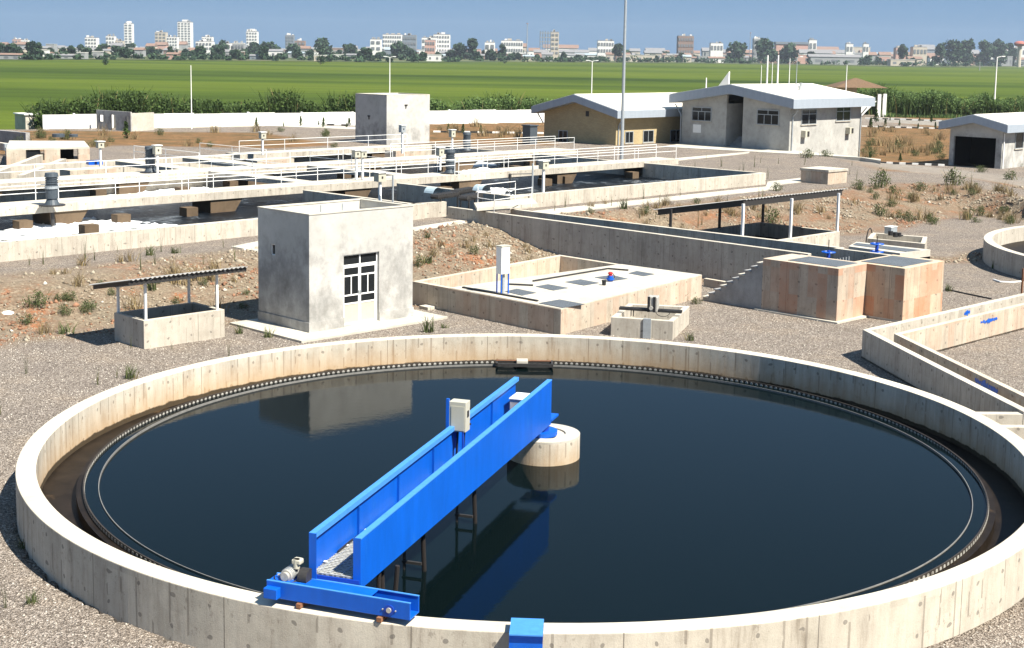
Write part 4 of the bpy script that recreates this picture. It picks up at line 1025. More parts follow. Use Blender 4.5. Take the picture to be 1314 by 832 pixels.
# ground odds and ends
hs = [at(1213, 371, .03), at(1240, 377, .03), at(1262, 381.5, .03), at(1272, 383.5, .03)]
tag(MB().tube(hs, .03).build('hose', M['black']), 'thin dark hose lying on gravel right of the rusty block', 'hose')
hp = [at(x, y, .04) for x, y in ((1275, 359), (1284, 362), (1296, 362.5), (1310, 361.5))]
tag(MB().tube(hp, .04, 8).build('plastic_pipe', M['white']), 'bent white plastic pipe lying on gravel below the second round tank', 'pipe')
st = at(1311, 383, 0); tag(MB().obox(st, vV * .06, vA * .06, UP * 1.25).build('steel_post', M['rust']), 'short rusty post at the right edge below the second round tank', 'post')
c_ = at(1062, 237, PL); zc = hgt(1062, 218.5, c_)
Lc, Rc = along(c_, A135, 1028, zc), along(c_, V45, 1087, zc)
o = empty('concrete_block', tuple(c_), 'isolated concrete cube chamber with slightly wider lid below the white building', 'chamber')
MB().prism([c_, c_ + vV * Rc, c_ + vV * Rc + vA * Lc, c_ + vA * Lc], PL - .5, zc - .16).build('body', M['conc_rust'], o)
e_ = .06; MB().prism([c_ - vV * e_ - vA * e_, c_ + vV * (Rc + e_) - vA * e_, c_ + vV * (Rc + e_) + vA * (Lc + e_), c_ - vV * e_ + vA * (Lc + e_)], zc - .159, zc).build('lid', M['conc'], o)
# apron slabs near the pump house and the cover on the left
tag(MB().prism([at(x, y, 1.12) for x, y in ((296, 317), (332, 310), (360, 316), (330, 323))], .8, 1.14).build('ground_slab', M['slab']), 'pale concrete slab lying on gravel behind the pump house', 'slab')
tag(MB().prism([at(x, y, 1.1) for x, y in ((527, 292.5), (590, 283), (606, 285.5), (532, 297))], .8, 1.12).build('ground_slab', M['slab']), 'narrow pale concrete strip on the crest of the bank right of the pump house', 'slab')
m = MB(); b0_ = at(549, 399, 0); m.obox(b0_, vV * .55, vA * .5, UP * .13); tag(m.build('loose_slab', M['conc']), 'small loose concrete slab beside the pump house apron', 'slab')

# ================================================================== AERATION BASINS
BO = (17.35, 95.57); ang = 226.4
dS = vv(dirn(ang)); dT = vv(dirn(ang - 90))
def bs(s, t, z=0): return Vector((BO[0], BO[1], z)) + dS * s + dT * t
ZT = 1.9; ZWL = .88
def s_at(px, t=0, z=ZT):
    p = bs(0, t); return along(p, (dS.x, dS.y), px, z)
sR, sL = s_at(655), s_at(545)
S_END = 66
DEP = 33.5
def tagwall(path, label, mat='conc', z1=ZT, z0=-.2, th=.3, name='basin_wall'):
    o = MB().wall([tuple(p[:2]) for p in path], th, z0, z1).build(name, M[mat], None, bevel=.015); return tag(o, label, 'wall')
tagwall([bs(0, 0), bs(sR, 0)], 'sunlit front wall of the right aeration basin', 'conc')
tagwall([bs(sL, 0), bs(S_END, 0)], 'sunlit front wall of the left aeration basin behind the pump house', 'conc')
tagwall([bs(0, DEP), bs(0, .31)], 'shaded end wall of the aeration basins below the white building', 'conc')
tagwall([bs(sR, .3), bs(sR, 9.5)], 'pale end wall of the right aeration basin beside the gate gear')
tagwall([bs(sL + .3, 9.5), bs(sL + .3, .31)], 'shaded end wall of the left aeration basin seen under the front walkway', 'conc')
tagwall([bs(S_END, DEP), bs(0, DEP)], 'low rear wall of the aeration basins', 'conc')
tagwall([bs(S_END, 22.6), bs(30, 22.6)], 'middle wall of the left aeration basins under the second walkway', 'conc', 1.75)
m = MB(); m.prism([bs(.3, .3), bs(S_END, .3), bs(S_END, DEP), bs(.3, DEP)], -.3, ZWL); tag(m.build('basin_water', M['aer']), 'dark churning water in the aeration basins', kind='structure')
def foam(poly_px, seed, thick=.15):
    P = [tuple(at(x, y, ZWL + .1)[:2]) for x, y in poly_px]
    xs_ = np.arange(min(p[0] for p in P) - 1, max(p[0] for p in P) + 1, .22); ys_ = np.arange(min(p[1] for p in P) - 1, max(p[1] for p in P) + 1, .22)
    X, Y = np.meshgrid(xs_, ys_); X = X + (rng.random(X.shape) - .5) * .1; ins_ = inside(X, Y, P); dd_ = seg_dist(X, Y, P); sd_ = np.where(ins_, dd_, -dd_)
    n_ = vnoise(X, Y, 1.1, seed) * .5 + vnoise(X, Y, .45, seed + 1) * .3 + vnoise(X, Y, .24, seed + 2) * .2
    h_ = np.clip(sd_ / 1.2, -1, 1) * .95 + (n_ - .5) * 1.15
    Z = ZWL - .06 + np.clip(h_, -.3, 1) * thick + (vnoise(X, Y, .23, seed + 5) - .5) * .22
    keep = h_ > -.15
    # stay inside the walls
    rel = (X - BO[0]) * dT.x + (Y - BO[1]) * dT.y; keep &= rel > .35
    ny_, nx_ = X.shape; id_ = np.arange(nx_ * ny_).reshape(ny_, nx_)
    F = np.c_[id_[:-1, :-1].ravel(), id_[:-1, 1:].ravel(), id_[1:, 1:].ravel(), id_[1:, :-1].ravel()]
    F = F[keep.ravel()[F].all(1)]
    used, inv = np.unique(F, return_inverse=True)
    V = np.c_[X.ravel(), Y.ravel(), Z.ravel()][used]
    return npmesh('foam', V, inv.reshape(F.shape), M['foam'], smooth=True)
for k, (pp, lb) in enumerate(((((0, 309), (45, 306), (110, 299), (160, 294), (235, 288), (200, 283), (110, 277), (50, 281), (10, 290), (-40, 296), (-60, 315)), 'white foam boiling up in front of the first walkway at the left edge'),
        (((120, 263), (180, 258), (262, 250), (300, 246), (290, 240), (235, 235), (180, 243), (130, 250)), 'white foam between the two walkways at the left'),
        (((580, 250), (605, 256), (650, 250), (660, 245), (650, 239), (620, 238), (595, 240)), 'white foam around the gate gear beside the right basin'),
        (((585, 222), (636, 218), (640, 209), (612, 206), (585, 212)), 'small patch of white foam behind the dark aerator motor on the first walkway'),
        (((455, 216), (520, 211), (560, 207), (545, 204), (490, 207), (450, 211)), 'thin streak of foam between the walkways in front of the far tower'))):
    tag(foam(pp, 20 + 7 * k), lb, kind='stuff')

ZD = 2.02
def walkway(t0, t1, sa, sb, label, gaps=(), rails=True, posts_every=2.5):
    o = empty('walkway', tuple(bs((sa + sb) / 2, t0, 0)), label, 'walkway')
    n = max(1, int((sb - sa) / 8)); L_ = (sb - sa) / n
    for k in range(n): MB().prism([bs(sa + L_ * k + (.012 if k else 0), t0), bs(sa + L_ * (k + 1), t0), bs(sa + L_ * (k + 1), t1), bs(sa + L_ * k + (.012 if k else 0), t1)], ZD - .42, ZD).build('deck_slab', M['conc'], o)
    for k in range(int((sb - sa) / 9.4)):
        s_ = sa + 4 + k * 9.4
        m = MB(); w_ = .45; a = bs(s_, t0 + .25, 0); 
        v8 = []
        for dt in (-.15, t1 - t0 - .5):
            v8 += [bs(s_ - 1.9, t0 + .25 + dt, ZD - .43), bs(s_ + .2, t0 + .25 + dt, ZD - .43), bs(s_ + .2, t0 + .25 + dt, -.1), bs(s_ - .7, t0 + .25 + dt, -.1)]
        m.add(v8, [(0, 1, 2, 3), (7, 6, 5, 4), (0, 4, 5, 1), (1, 5, 6, 2), (2, 6, 7, 3), (3, 7, 4, 0)]); m.build('haunch', M['brownconc'], o)
        MB().prism([bs(s_ + 1.4, t0 - .5), bs(s_ + 2.1, t0 - .5), bs(s_ + 2.1, t0 + .2), bs(s_ + 1.4, t0 + .2)], -.2, ZWL + .46).build('pier', M['brownconc'], o)
    return o
def railing(pts, label, z=ZD, h=.98, every=4.6, rails=(.98, .60, .30), grp='white tubular railings along the basin walkways', name='railing'):
    o = empty(name, (pts[0].x, pts[0].y, z), label, 'railing', grp)
    acc = 0
    for a, b in zip(pts, pts[1:]):
        d = Vector((b.x - a.x, b.y - a.y, 0)); L_ = d.length; n = max(1, round(L_ / every)); 
        for k in range(n + 1):
            p = a + (b - a) * (k / n); MB().cyl((p.x, p.y, z - .02), (p.x, p.y, z + h), .022, 6).build('post', M['white'], o)
            if k % 3 == 1 and n > 4:
                p = a + (b - a) * (k / n) + d.normalized() * .42; MB().cyl((p.x, p.y, z - .02), (p.x, p.y, z + h), .022, 6).build('post', M['white'], o)
        for rz_ in rails[:2]:
            MB().cyl((a.x, a.y, z + rz_), (b.x, b.y, z + rz_), .019, 6).build('rail', M['white'], o)
    return o
T1a, T1b = 10.4, 12.5; T2a, T2b = 21.6, 23.9
W1 = walkway(T1a, T1b, -3.9, S_END, 'long concrete front walkway crossing the aeration basins with dark haunches below')
W2 = walkway(T2a, T2b, -5.0, S_END, 'second concrete walkway crossing the aeration basins further back')
railing([bs(-3.7, T1a + .1), bs(s_at(590, T1a, ZD), T1a + .1)], 'white railing on the near edge of the front walkway, right half up to the bank')
railing([bs(s_at(585, T1a, ZD), T1a + .1), bs(S_END - 1, T1a + .1)], 'white railing on the near edge of the front walkway, left half')
railing([bs(-3.7, T1b - .1), bs(s_at(560, T1b, ZD), T1b - .1)], 'white railing on the far edge of the front walkway, right half')
railing([bs(s_at(548, T1b, ZD), T1b - .1), bs(S_END - 1, T1b - .1)], 'white railing on the far edge of the front walkway, left half')
railing([bs(-4.8, T2a + .1), bs(s_at(520, T2a, ZD), T2a + .1)], 'white railing on the near edge of the second walkway, right of the tower')
railing([bs(s_at(505, T2a, ZD), T2a + .1), bs(S_END - 1, T2a + .1)], 'white railing on the near edge of the second walkway, left part')
railing([bs(-4.8, T2b - .1), bs(s_at(500, T2b, ZD), T2b - .1)], 'white railing on the far edge of the second walkway')
# third, short walkway and cross links
W3 = walkway(32.2, 34.0, s_at(520, 33, ZD), s_at(300, 33, ZD), 'rear concrete walkway along the back of the basins left of the tower')
railing([bs(s_at(515, 33, ZD), 32.3), bs(s_at(300, 33, ZD), 32.3)], 'white railing on the rear walkway left of the tower')
for px in (345, 470):
    s_ = s_at(px, 17, ZD)
    o = empty('cross_walkway', tuple(bs(s_, 12.5, 0)), 'narrow concrete cross walkway joining the two long walkways near %s' % {345: 'the pump house roof', 470: 'the far tower', 90: 'the left edge'}[px], 'walkway')
    MB().prism([bs(s_, T1b + .01), bs(s_ + 1.3, T1b + .01), bs(s_ + 1.3, T2a - .01), bs(s_, T2a - .01)], ZD - .3, ZD - .02).build('deck_slab', M['conc'], o)
    railing([bs(s_ + 1.2, T1b + .2), bs(s_ + 1.2, T2a - .2)], 'white railing along the narrow cross walkway near %s' % {345: 'the pump house roof', 470: 'the far tower', 90: 'the left edge'}[px])
for px, lb in ((215, 'left'), (300, 'middle')):
    s_ = s_at(px, 28, ZD)
    o = empty('cross_walkway', tuple(bs(s_, T2b, 0)), 'rear %s cross walkway with railing behind the second walkway' % lb, 'walkway')
    MB().prism([bs(s_, T2b + .01), bs(s_ + 1.5, T2b + .01), bs(s_ + 1.5, 32.1), bs(s_, 32.1)], ZD - .3, ZD - .02).build('deck_slab', M['conc'], o)
    railing([bs(s_ + .1, T2b + .2), bs(s_ + .1, 32.0)], 'white railing on the rear %s cross walkway' % lb)
for px, py, lb in ((109, 303, 'in the foam nearest the left basin wall'), (151, 289, 'under the front edge of the walkway at left'), (231, 252, 'in the foam between the walkways'), (660, 222, 'in the right basin behind the front walkway'), (725, 236, 'in front of the walkway in the right basin')):
    p = at(px, py, ZWL); tag(MB().prism([p, p + vV * .75, p + vV * .75 + vA * .62, p + vA * .62], -.2, ZWL + .5).build('water_pier', M['brownconc']), 'stubby dark brown pier ' + lb, 'pier')
# aerator motors on the decks
def aerator(px, py, ytop, label):
    b = at(px, py, ZD); h_ = hgt(px, ytop, b) - ZD; o = empty('aerator_motor', tuple(b), label, 'motor', 'dark vertical aerator motors on the walkways')
    MB().cyl(b, b + UP * .06, .62, 20).build('base_plate', M['dark'], o)
    MB().cyl(b + UP * .06, b + UP * h_ * .22, .36, 18, .24).build('gear_case', M['mgreen'], o)
    MB().cyl(b + UP * h_ * .22, b + UP * h_ * .52, .30, 18).build('coupling', M['mgreen'], o)
    m = MB()
    MB().cyl(b + UP * h_ * .52, b + UP * h_ * .60, .34, 18).build('flange', M['galv'], o)
    for k in range(4): m.cyl(b + UP * h_ * (.60 + .07 * k), b + UP * h_ * (.645 + .07 * k), .30, 16)
    m.cyl(b + UP * h_ * .6, b + UP * h_ * .88, .25, 16); m.build('motor', M['mgreen'], o)
    MB().cyl(b + UP * h_ * .88, b + UP * h_, .34, 18, .30).build('fan_cover', M['mgreen'], o)
    MB().cyl(b - UP * 1.0, b - UP * .35, .09, 10).build('shaft', M['dark'], o)
aerator(67, 264, 222, 'dark vertical aerator motor nearest the left edge on the front walkway')
aerator(193, 222, 188, 'dark vertical aerator motor on the second walkway at the left')
aerator(577.5, 223, 192, 'dark vertical aerator motor on the front walkway right of the pump house roof')
aerator(599, 194, 170, 'dark vertical aerator motor on the second walkway right of the tower')
# switch boxes on white posts
def swbox(px, base_y, box_bot, box_top, zb, label, w_=None, grp='pale switch boxes on white posts at the basins', two=False, dark=False):
    b = at(px, base_y, zb); zb1, zt1 = hgt(px, box_bot, b), hgt(px, box_top, b)
    o = empty('switch_box', tuple(b), label, 'switch box', grp); w_ = w_ or .42
    MB().box((b.x, b.y, zb), (.12, .12, zb1 - zb), 45).build('post', M['white'], o)
    bb = MB().box((b.x, b.y, zb1), (w_, w_ * .8, zt1 - zb1), 45).build('box', M['cream'] if not dark else M['galv'], o)
    MB().box((b.x, b.y, zt1), (w_ + .12, w_ * .8 + .12, .04), 45).build('hood', M['white'], bb)
    c = b - vv(dirn(-45)) * 0
    MB().obox(Vector((b.x, b.y, zb1 + (zt1 - zb1) * .35)) + vv(dirn(-45)) * (w_ * .4) - vV * .05, vV * .10, vv(dirn(-45)) * .012, UP * .12).build('switch', M['dark'], bb)
swbox(457, 231.5, 202, 193, ZD, 'pale switch box, left one of the touching pair on the front walkway')
swbox(465, 231, 202, 194, ZD, 'pale switch box, right one of the touching pair on the front walkway')
swbox(487.5, 260, 233, 222, ZT, 'pale switch box on a thick white post just behind the pump house roof', .5)
swbox(564.5, 218.5, 200, 190, ZD, 'cream switch box on a post left of the dark aerator motor on the front walkway')
swbox(516, 197, 170, 161, ZD, 'grey hooded switch box on a thin post in front of the far tower', dark=True)
swbox(580, 194, 176, 167, ZD, 'cream switch box beside the dark aerator motor on the second walkway')
swbox(697, 247, 217, 207, ZT, 'pale switch box on a white post standing on the front wall of the right basin', .46)
swbox(202, 223, 198, 187, ZD, 'pale switch box right behind the dark aerator motor on the second walkway at the left')
swbox(337, 199, 178, 170, ZD, 'dark sided switch box on a white post on the rear walkway')
swbox(129, 214, 190, 182, ZD, 'pale switch box on a post beside the inlet structure at the far left')
o = bpy.data.objects.new('cable_conduit', None)
p = at(699, 247, ZT); tag(MB().tube([p + UP * .05, p + Vector((.02, -.1, -.2)), p + Vector((-.25, -.5, -.75))], .035).build('cable_conduit', M['black']), 'black cable hanging over the front wall below the white post box', 'cable')
# gate gear in the gap between the basins
G0 = empty('screen_gear', tuple(at(590, 258, ZT)), 'dark geared screens with a pale blue curved cover in the gap between the basins', 'machine')
for a_, b_, r_ in (((563, 256), (590, 252), .10), ((589, 250), (612, 246), .10), ((600, 258), (620, 254), .09)):
    p, q = at(*a_, ZT + .15), at(*b_, ZT + .15); d_ = q - p; n_ = Vector((-d_.y, d_.x, 0)).normalized()
    fr_ = MB().obox(p, d_, n_ * .5, UP * .08).build('screen_frame', M['dark'], G0)
    m = MB()
    for k in range(8): m.cyl(p + d_ * (k + .3) / 8 + UP * .12, p + d_ * (k + .3) / 8 + n_ * .5 + UP * .12, .14, 8)
    m.build('screw_flight', M['dark'], G0)['kind'] = 'stuff'
    for k in (0.1, .9): MB().obox(p + d_ * k - UP * .7, n_ * .06, d_.normalized() * .06, UP * .7).build('leg', M['dark'], G0)
for (px, py) in ((550, 250), (612, 247)):
    p = at(px, py, ZT + .2); m = MB(); n = 10; vs = []
    for w_ in (0, .75):
        for k in range(n + 1):
            a = math.pi * k / n * .9; vs.append(p + vV * (.38 * math.cos(a)) - vA * w_ + UP * (.45 * math.sin(a)))
    m.add(vs, [(k, k + 1, n + 2 + k, n + 1 + k) for k in range(n)]); m.build('curved_cover', simple('pale_blue_cover', (.42, .52, .56), .4, .2, .1, 5, .05) if px == 550 else bpy.data.materials['pale_blue_cover'], G0)
P0 = at(482.5, 261, ZT)
vp = empty('valve_stand', tuple(at(504, 258, ZT)), 'thin steel valve stand with horizontal bar beside the thick white post', 'stand')
b = at(504, 262, ZT); MB().cyl(b, Vector((b.x, b.y, hgt(504, 225, b))), .05, 8).build('spindle_post', M['galv'], vp)
c = at(490, 239, ZD); zz = hgt(504, 240, b); MB().cyl(Vector((b.x, b.y, zz)), Vector((b.x, b.y, zz)) - vV * .9 - vA * .4, .03, 6).build('bar', M['dark'], vp)
vp = empty('valve_stand', tuple(at(683, 250, ZT)), 'thin steel valve stand with horizontal bar beside the railed platform', 'stand')
b = at(683, 250, ZT); MB().cyl(b, Vector((b.x, b.y, hgt(683, 210, b))), .05, 8).build('spindle_post', M['galv'], vp)
zz = hgt(683, 223, b); MB().cyl(Vector((b.x, b.y, zz)), Vector((b.x, b.y, zz)) - vV * 1.3 + vA * .5, .03, 6).build('bar', M['dark'], vp)
q = Vector((b.x, b.y, zz)) - vV * 1.3 + vA * .5; MB().cyl(q - UP * 1.0, q + UP * .05, .03, 6).cyl(q - UP * .25, q, .09, 8).build('hand_crank', M['dark'], vp)
# platform with railings over the channel head
pf = [at(x, y, ZT) for x, y in ((612, 268), (690, 262), (683, 255), (608, 261))]
o = empty('platform', tuple(pf[0]), 'small pale railed platform over the head of the feed channel', 'platform')
MB().prism(pf, ZT - .12, ZT + .03).build('deck_plate', M['slab'], o)
pr = [at(613, 269, ZT), at(634, 272.5, ZT), at(682, 265, ZT)]
railing([pr[0], pr[1]], 'short white railing at the left end of the small platform', ZT, 1.02, 2)
railing([pr[1], pr[2]], 'white railing on the near side of the small platform', ZT, 1.02, 4)
railing([at(613, 262, ZT), at(661, 256, ZT)], 'white railing on the far side of the small platform', ZT, .9, 5)
# lit return wall at the left end of the feed channel head
a_, b_ = at(527, 262.5, 1.9), at(573, 259, 1.9); a2 = Vector((a_.x, a_.y, 0)); 
tag(MB().obox(Vector((a_.x, a_.y, .5)), Vector((b_.x - a_.x, b_.y - a_.y, 0)), vA * .3, UP * (1.9 - .5)).build('return_wall', M['conc']), 'short sunlit concrete wall between the pump house roof and the head of the feed channel', 'wall')
w0 = at(574, 265.5, ZW); w1 = at(573, 259, 1.9)
# pale path strips on the upper yard
for k, (pp, lb) in enumerate(((((640, 283), (1000, 243), (1000, 238.5), (655, 275)), 'long pale concrete path strip on the bank below the right basin'),
                              (((850, 189), (1105, 203), (1130, 207), (1130, 205), (1010, 193), (873, 185)), 'pale path along the foot of the white building'),
                              (((866, 207), (960, 197.5), (962, 195.5), (866, 204)), 'pale strip crossing the gravel below the white building'),
                              (((160, 166), (340, 162), (512, 169), (512, 165.5), (340, 159.5), (160, 163)), 'pale strip in front of the white boundary wall left of the tower'),
                              (((983, 240), (1045, 232), (1040, 228), (985, 234)), 'pale concrete slab beside the right end of the basins'))):
    P = [at(x, y, PL) for x, y in pp]
    tag(MB().prism(P, PL - .3, PL + .05).build('path_strip', M['slab']), lb, kind='structure')

# ================================================================== INLET STRUCTURE far left
IS = empty('inlet_structure', tuple(at(50, 215, 1.1)), 'low pale concrete inlet works with two dark openings at the far left', 'building')
z2 = 2.35
ic = [at(x, y, z2) for x, y in ((20, 190), (118, 189), (112, 178), (22, 176))]
ic = [at(8, 191, z2), at(115, 189, z2), at(108, 181, z2), at(12, 180.5, z2)]
dI_ = (ic[1] - ic[0]).normalized(); LI = (ic[1] - ic[0]).length
nI_ = Vector((-dI_.y, dI_.x, 0))
MB().prism(ic, z2 - .12, z2).build('roof_slab', M['slab'], IS)
i0 = Vector((ic[0].x, ic[0].y, PL - .2))
segs = [(0, .23, 1), (.23, .45, 0), (.45, .64, 1), (.64, .86, 0), (.86, 1, 1)]
for a, b, s_ in segs:
    if s_: MB().obox(i0 + dI_ * (LI * a), dI_ * (LI * (b - a)), nI_ * .3, UP * (z2 - .12 - PL + .2)).build('wall', M['conc_rust'], IS)
    else:
        MB().obox(i0 + dI_ * (LI * a), dI_ * (LI * (b - a)), nI_ * .3, UP * .55).build('wall', M['conc_rust'], IS)
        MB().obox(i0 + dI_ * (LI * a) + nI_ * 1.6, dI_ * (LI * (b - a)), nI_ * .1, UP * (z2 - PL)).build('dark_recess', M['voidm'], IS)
for k, (a_, b_, h_) in enumerate((((-10, 171), (33, 175), 1.1), ((0, 219), (60, 196), .75), ((30, 222), (85, 201), .65), ((-20, 178), (20, 183), .6))):
    p, q = at(*a_, 1.9), at(*b_, 1.9); d_ = Vector((q.x - p.x, q.y - p.y, 0)); n_ = Vector((-d_.y, d_.x, 0)).normalized()
    MB().obox(Vector((p.x, p.y, .7)), d_, n_ * .4, UP * (h_ + .4)).build('ramp_wall', M['conc'] if k else M['stairc'], IS)
for k in range(3):
    p = at(6 + 3 * k, 187 + 5 * k, 1.9); MB().obox(Vector((p.x, p.y, 1.5)), dI_ * 2.2, nI_ * .8, UP * .5).build('step_block', M['galv'], IS)
p = at(75, 176, 2.4); m = MB(); m.cyl(p, p + UP * .25, .5, 12).cyl(p + dI_ * 1.2, p + dI_ * 1.2 + UP * .2, .35, 12); m.build('gate_gear', M['mgreen'], IS)
p = at(114, 212, 2.1); MB().obox(p, dI_ * .9, nI_ * .8, UP * .25).build('blue_cover', M['blue'], IS)
for px, py, lb in ((90, 219, 'left'), (330, 206, 'middle'), (508, 194, 'right')):
    p = at(px, py, ZD + .05); m = MB(); m.prism([p, p + dS * -3.2, p + dS * -3.2 + dT * 1.3, p + dT * 1.3], 1.2, ZD + .04)
    o = m.build('flow_weir', M['conc_rust']); tag(o, 'raised %s concrete outlet weir behind the second walkway' % lb, 'weir')

# ================================================================== BUILDINGS
def face_pt(C, d, px, py, zg=3.0):
    t = along(C, (d.x, d.y), px, zg); p = C + d * t; z = hgt(px, py, p); t = along(C, (d.x, d.y), px, z); return t, z
def gable(name, C, LAf, LVf, zb, ze, zr, oh, fh, wallm, label, cat='building', recess=None):
    o = empty(name, (C.x, C.y, 0), label, cat); C = Vector((C.x, C.y, 0)); mid = LAf / 2
    def gwall(v0, a0, a1, th=.25):
        zz = lambda a: ze + (zr - ze) * (1 - abs(a - mid) / mid)
        pts = [a0] + ([mid] if a0 < mid < a1 else []) + [a1]
        m = MB(); vs = [];
        for v_ in (v0, v0 + th):
            vs += [C + vA * a0 + vV * v_ + UP * zb] + [C + vA * a + vV * v_ + UP * zz(a) for a in pts] + [C + vA * a1 + vV * v_ + UP * zb]
        n = len(pts) + 2
        m.add(vs, [tuple(range(n)), tuple(range(2 * n - 1, n - 1, -1))] + [(i, n + i, n + (i + 1) % n, (i + 1) % n) for i in range(n)]); return m
    if recess:
        gwall(0, 0, recess[0]).build('gable_wall', wallm, o); gwall(0, recess[1], LAf).build('gable_wall', wallm, o)
        if len(recess) > 2:   # door opening under a lintel
            m = MB(); zz = lambda a: ze + (zr - ze) * (1 - abs(a - mid) / mid); a0, a1, zt_ = recess
            pts = [a0] + ([mid] if a0 < mid < a1 else []) + [a1]; vs = []
            for v_ in (0, .25): vs += [C + vA * a0 + vV * v_ + UP * zt_] + [C + vA * a + vV * v_ + UP * zz(a) for a in pts] + [C + vA * a1 + vV * v_ + UP * zt_]
            n = len(pts) + 2; m.add(vs, [tuple(range(n)), tuple(range(2 * n - 1, n - 1, -1))] + [(i, n + i, n + (i + 1) % n, (i + 1) % n) for i in range(n)]); m.build('lintel', wallm, o)
        a0, a1 = recess[:2]
        rm = wallm if len(recess) == 2 else M['voidm']
        MB().obox(C + vA * (a1 - .0) + vV * .25 + UP * zb, vV * 3.2, vA * .2, UP * (ze - zb)).build('recess_wall', rm, o)
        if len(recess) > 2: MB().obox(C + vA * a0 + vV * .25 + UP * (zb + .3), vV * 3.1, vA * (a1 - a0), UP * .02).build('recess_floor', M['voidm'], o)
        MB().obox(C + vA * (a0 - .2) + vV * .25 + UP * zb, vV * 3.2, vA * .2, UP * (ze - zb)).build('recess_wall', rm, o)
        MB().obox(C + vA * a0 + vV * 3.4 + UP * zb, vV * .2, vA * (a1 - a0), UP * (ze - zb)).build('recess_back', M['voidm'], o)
    else: gwall(0, 0, LAf).build('gable_wall', wallm, o)
    gwall(LVf - .25, 0, LAf).build('gable_wall', wallm, o)
    MB().obox(C + vV * .25 + UP * zb, vV * (LVf - .5), vA * .25, UP * (ze - zb)).build('side_wall', wallm, o)
    MB().obox(C + vV * .25 + vA * (LAf - .25) + UP * zb, vV * (LVf - .5), vA * .25, UP * (ze - zb)).build('side_wall', wallm, o)
    # roof: two slabs with deep fascia
    sl = (zr - ze) / mid
    for s_ in (0, 1):
        a_e = -oh if s_ == 0 else LAf + oh
        z_e = ze - sl * oh; vs = []
        for v_ in (-oh, LVf + oh):
            vs += [C + vA * a_e + vV * v_ + UP * (z_e + .005), C + vA * mid + vV * v_ + UP * (zr + .005), C + vA * mid + vV * v_ + UP * (zr + fh), C + vA * a_e + vV * v_ + UP * (z_e + fh)]
        MB().add(vs, [(0, 1, 2, 3), (7, 6, 5, 4), (0, 4, 5, 1), (1, 5, 6, 2), (2, 6, 7, 3), (3, 7, 4, 0)]).build('fascia', M['shroud'], o)
        e_ = .12; vs = []
        for v_ in (-oh + e_, LVf + oh - e_):
            f_ = e_ if s_ == 0 else -e_
            vs += [C + vA * (a_e + f_) + vV * v_ + UP * (z_e + fh + .002 + sl * e_), C + vA * mid + vV * v_ + UP * (zr + fh + .002), C + vA * mid + vV * v_ + UP * (zr + fh + .05), C + vA * (a_e + f_) + vV * v_ + UP * (z_e + fh + .05 + sl * e_)]
        MB().add(vs, [(0, 1, 2, 3), (7, 6, 5, 4), (0, 4, 5, 1), (1, 5, 6, 2), (2, 6, 7, 3), (3, 7, 4, 0)]).build('roof', M['roofw'], o)
    return o
def window(o, C, d, out, px0, px1, py0, py1, cols=3, transom=True, frame='galv', depth=.10, open_pane=False, zg=3.):
    """on the wall line C + d*t, out = outward normal"""
    t0, z1 = face_pt(C, d, px0, py0, zg); t1, z0 = face_pt(C, d, px1, py1, zg)
    z1 = hgt(px0, py0, C + d * t0); z0 = hgt((px0 + px1) / 2, py1, C + d * (t0 + t1) / 2)
    if t1 < t0: t0, t1 = t1, t0
    p = Vector((C.x, C.y, z0)) + d * t0 + out * .004; W = t1 - t0; Hh = z1 - z0; f = .07
    m = MB(); m.obox(p, d * W, out * .06, UP * f); m.obox(p + UP * (Hh - f), d * W, out * .06, UP * f); m.obox(p + UP * f, d * f, out * .06, UP * (Hh - 2 * f)); m.obox(p + d * (W - f) + UP * f, d * f, out * .06, UP * (Hh - 2 * f))
    wn = m.build('window', M[frame], o)
    tz = Hh * .66 if transom else Hh - f
    if transom: MB().obox(p + d * f + UP * tz, d * (W - 2 * f), out * .05, UP * .06).build('transom', M[frame], wn)
    for k in range(1, cols): MB().obox(p + d * (W * k / cols - .03) + UP * f, d * .06, out * .045, UP * (tz - f)).build('mullion', M[frame], wn)
    if transom: MB().obox(p + d * (W * .5 - .03) + UP * (tz + .06), d * .06, out * .045, UP * (Hh - f - tz - .06)).build('mullion', M[frame], wn)
    MB().obox(p + d * f + UP * f, d * (W - 2 * f), out * .012, UP * (Hh - 2 * f)).build('pane', M['glass'], wn)
    MB().obox(p - d * .08 - UP * .07, d * (W + .16), out * .10, UP * .068).build('sill', M['conc'], wn)
    return wn
# white office building
WC = Vector(at(1012, 194.7, PL)); LAw = along(WC, A135, 874, PL); LVw = along(WC, V45, 1103, 1.5)
zeW = 5.25
zmid = hgt(932, 119.5, WC + vA * LAw * .5)
# recess px 930..952
r1 = face_pt(WC, vA, 931, 180)[0]; r0 = face_pt(WC, vA, 952, 185)[0]
OB = gable('office_building', WC, LAw, LVw, -.9, zeW, zeW + 1.0, .95, .86, M['render_w'], 'white rendered office building with grey fascia roof and stair recess on the right', 'building', (r0, r1))
for k in range(6): MB().obox(Vector((WC.x, WC.y, PL)) + vA * r0 + vV * (.5 + .3 * k), vA * (r1 - r0), vV * (.3 if k < 5 else 1.2), UP * (.16 * (k + 1))).build('stair_step', M['stairc'], OB)
mo_ = -vV; mv_ = -vA
C0_ = Vector((WC.x, WC.y, 0))
window(OB, C0_, vA, mo_, 888.5, 913, 137, 155.5); window(OB, C0_, vA, mo_, 972, 999.5, 140.5, 160.5)
window(OB, C0_, vV, mv_, 1028.5, 1047, 140.5, 160, 2); window(OB, C0_, vV, mv_, 1073, 1090.5, 137.5, 155.5, 2)
MB().obox(C0_ + vA * face_pt(WC, vA, 889, 168)[0] - vA * 1.0 + mo_ * .03 + UP * 2.3, vA * .95, -mo_ * .026, UP * .8).build('wall_plate', M['lime'], OB)
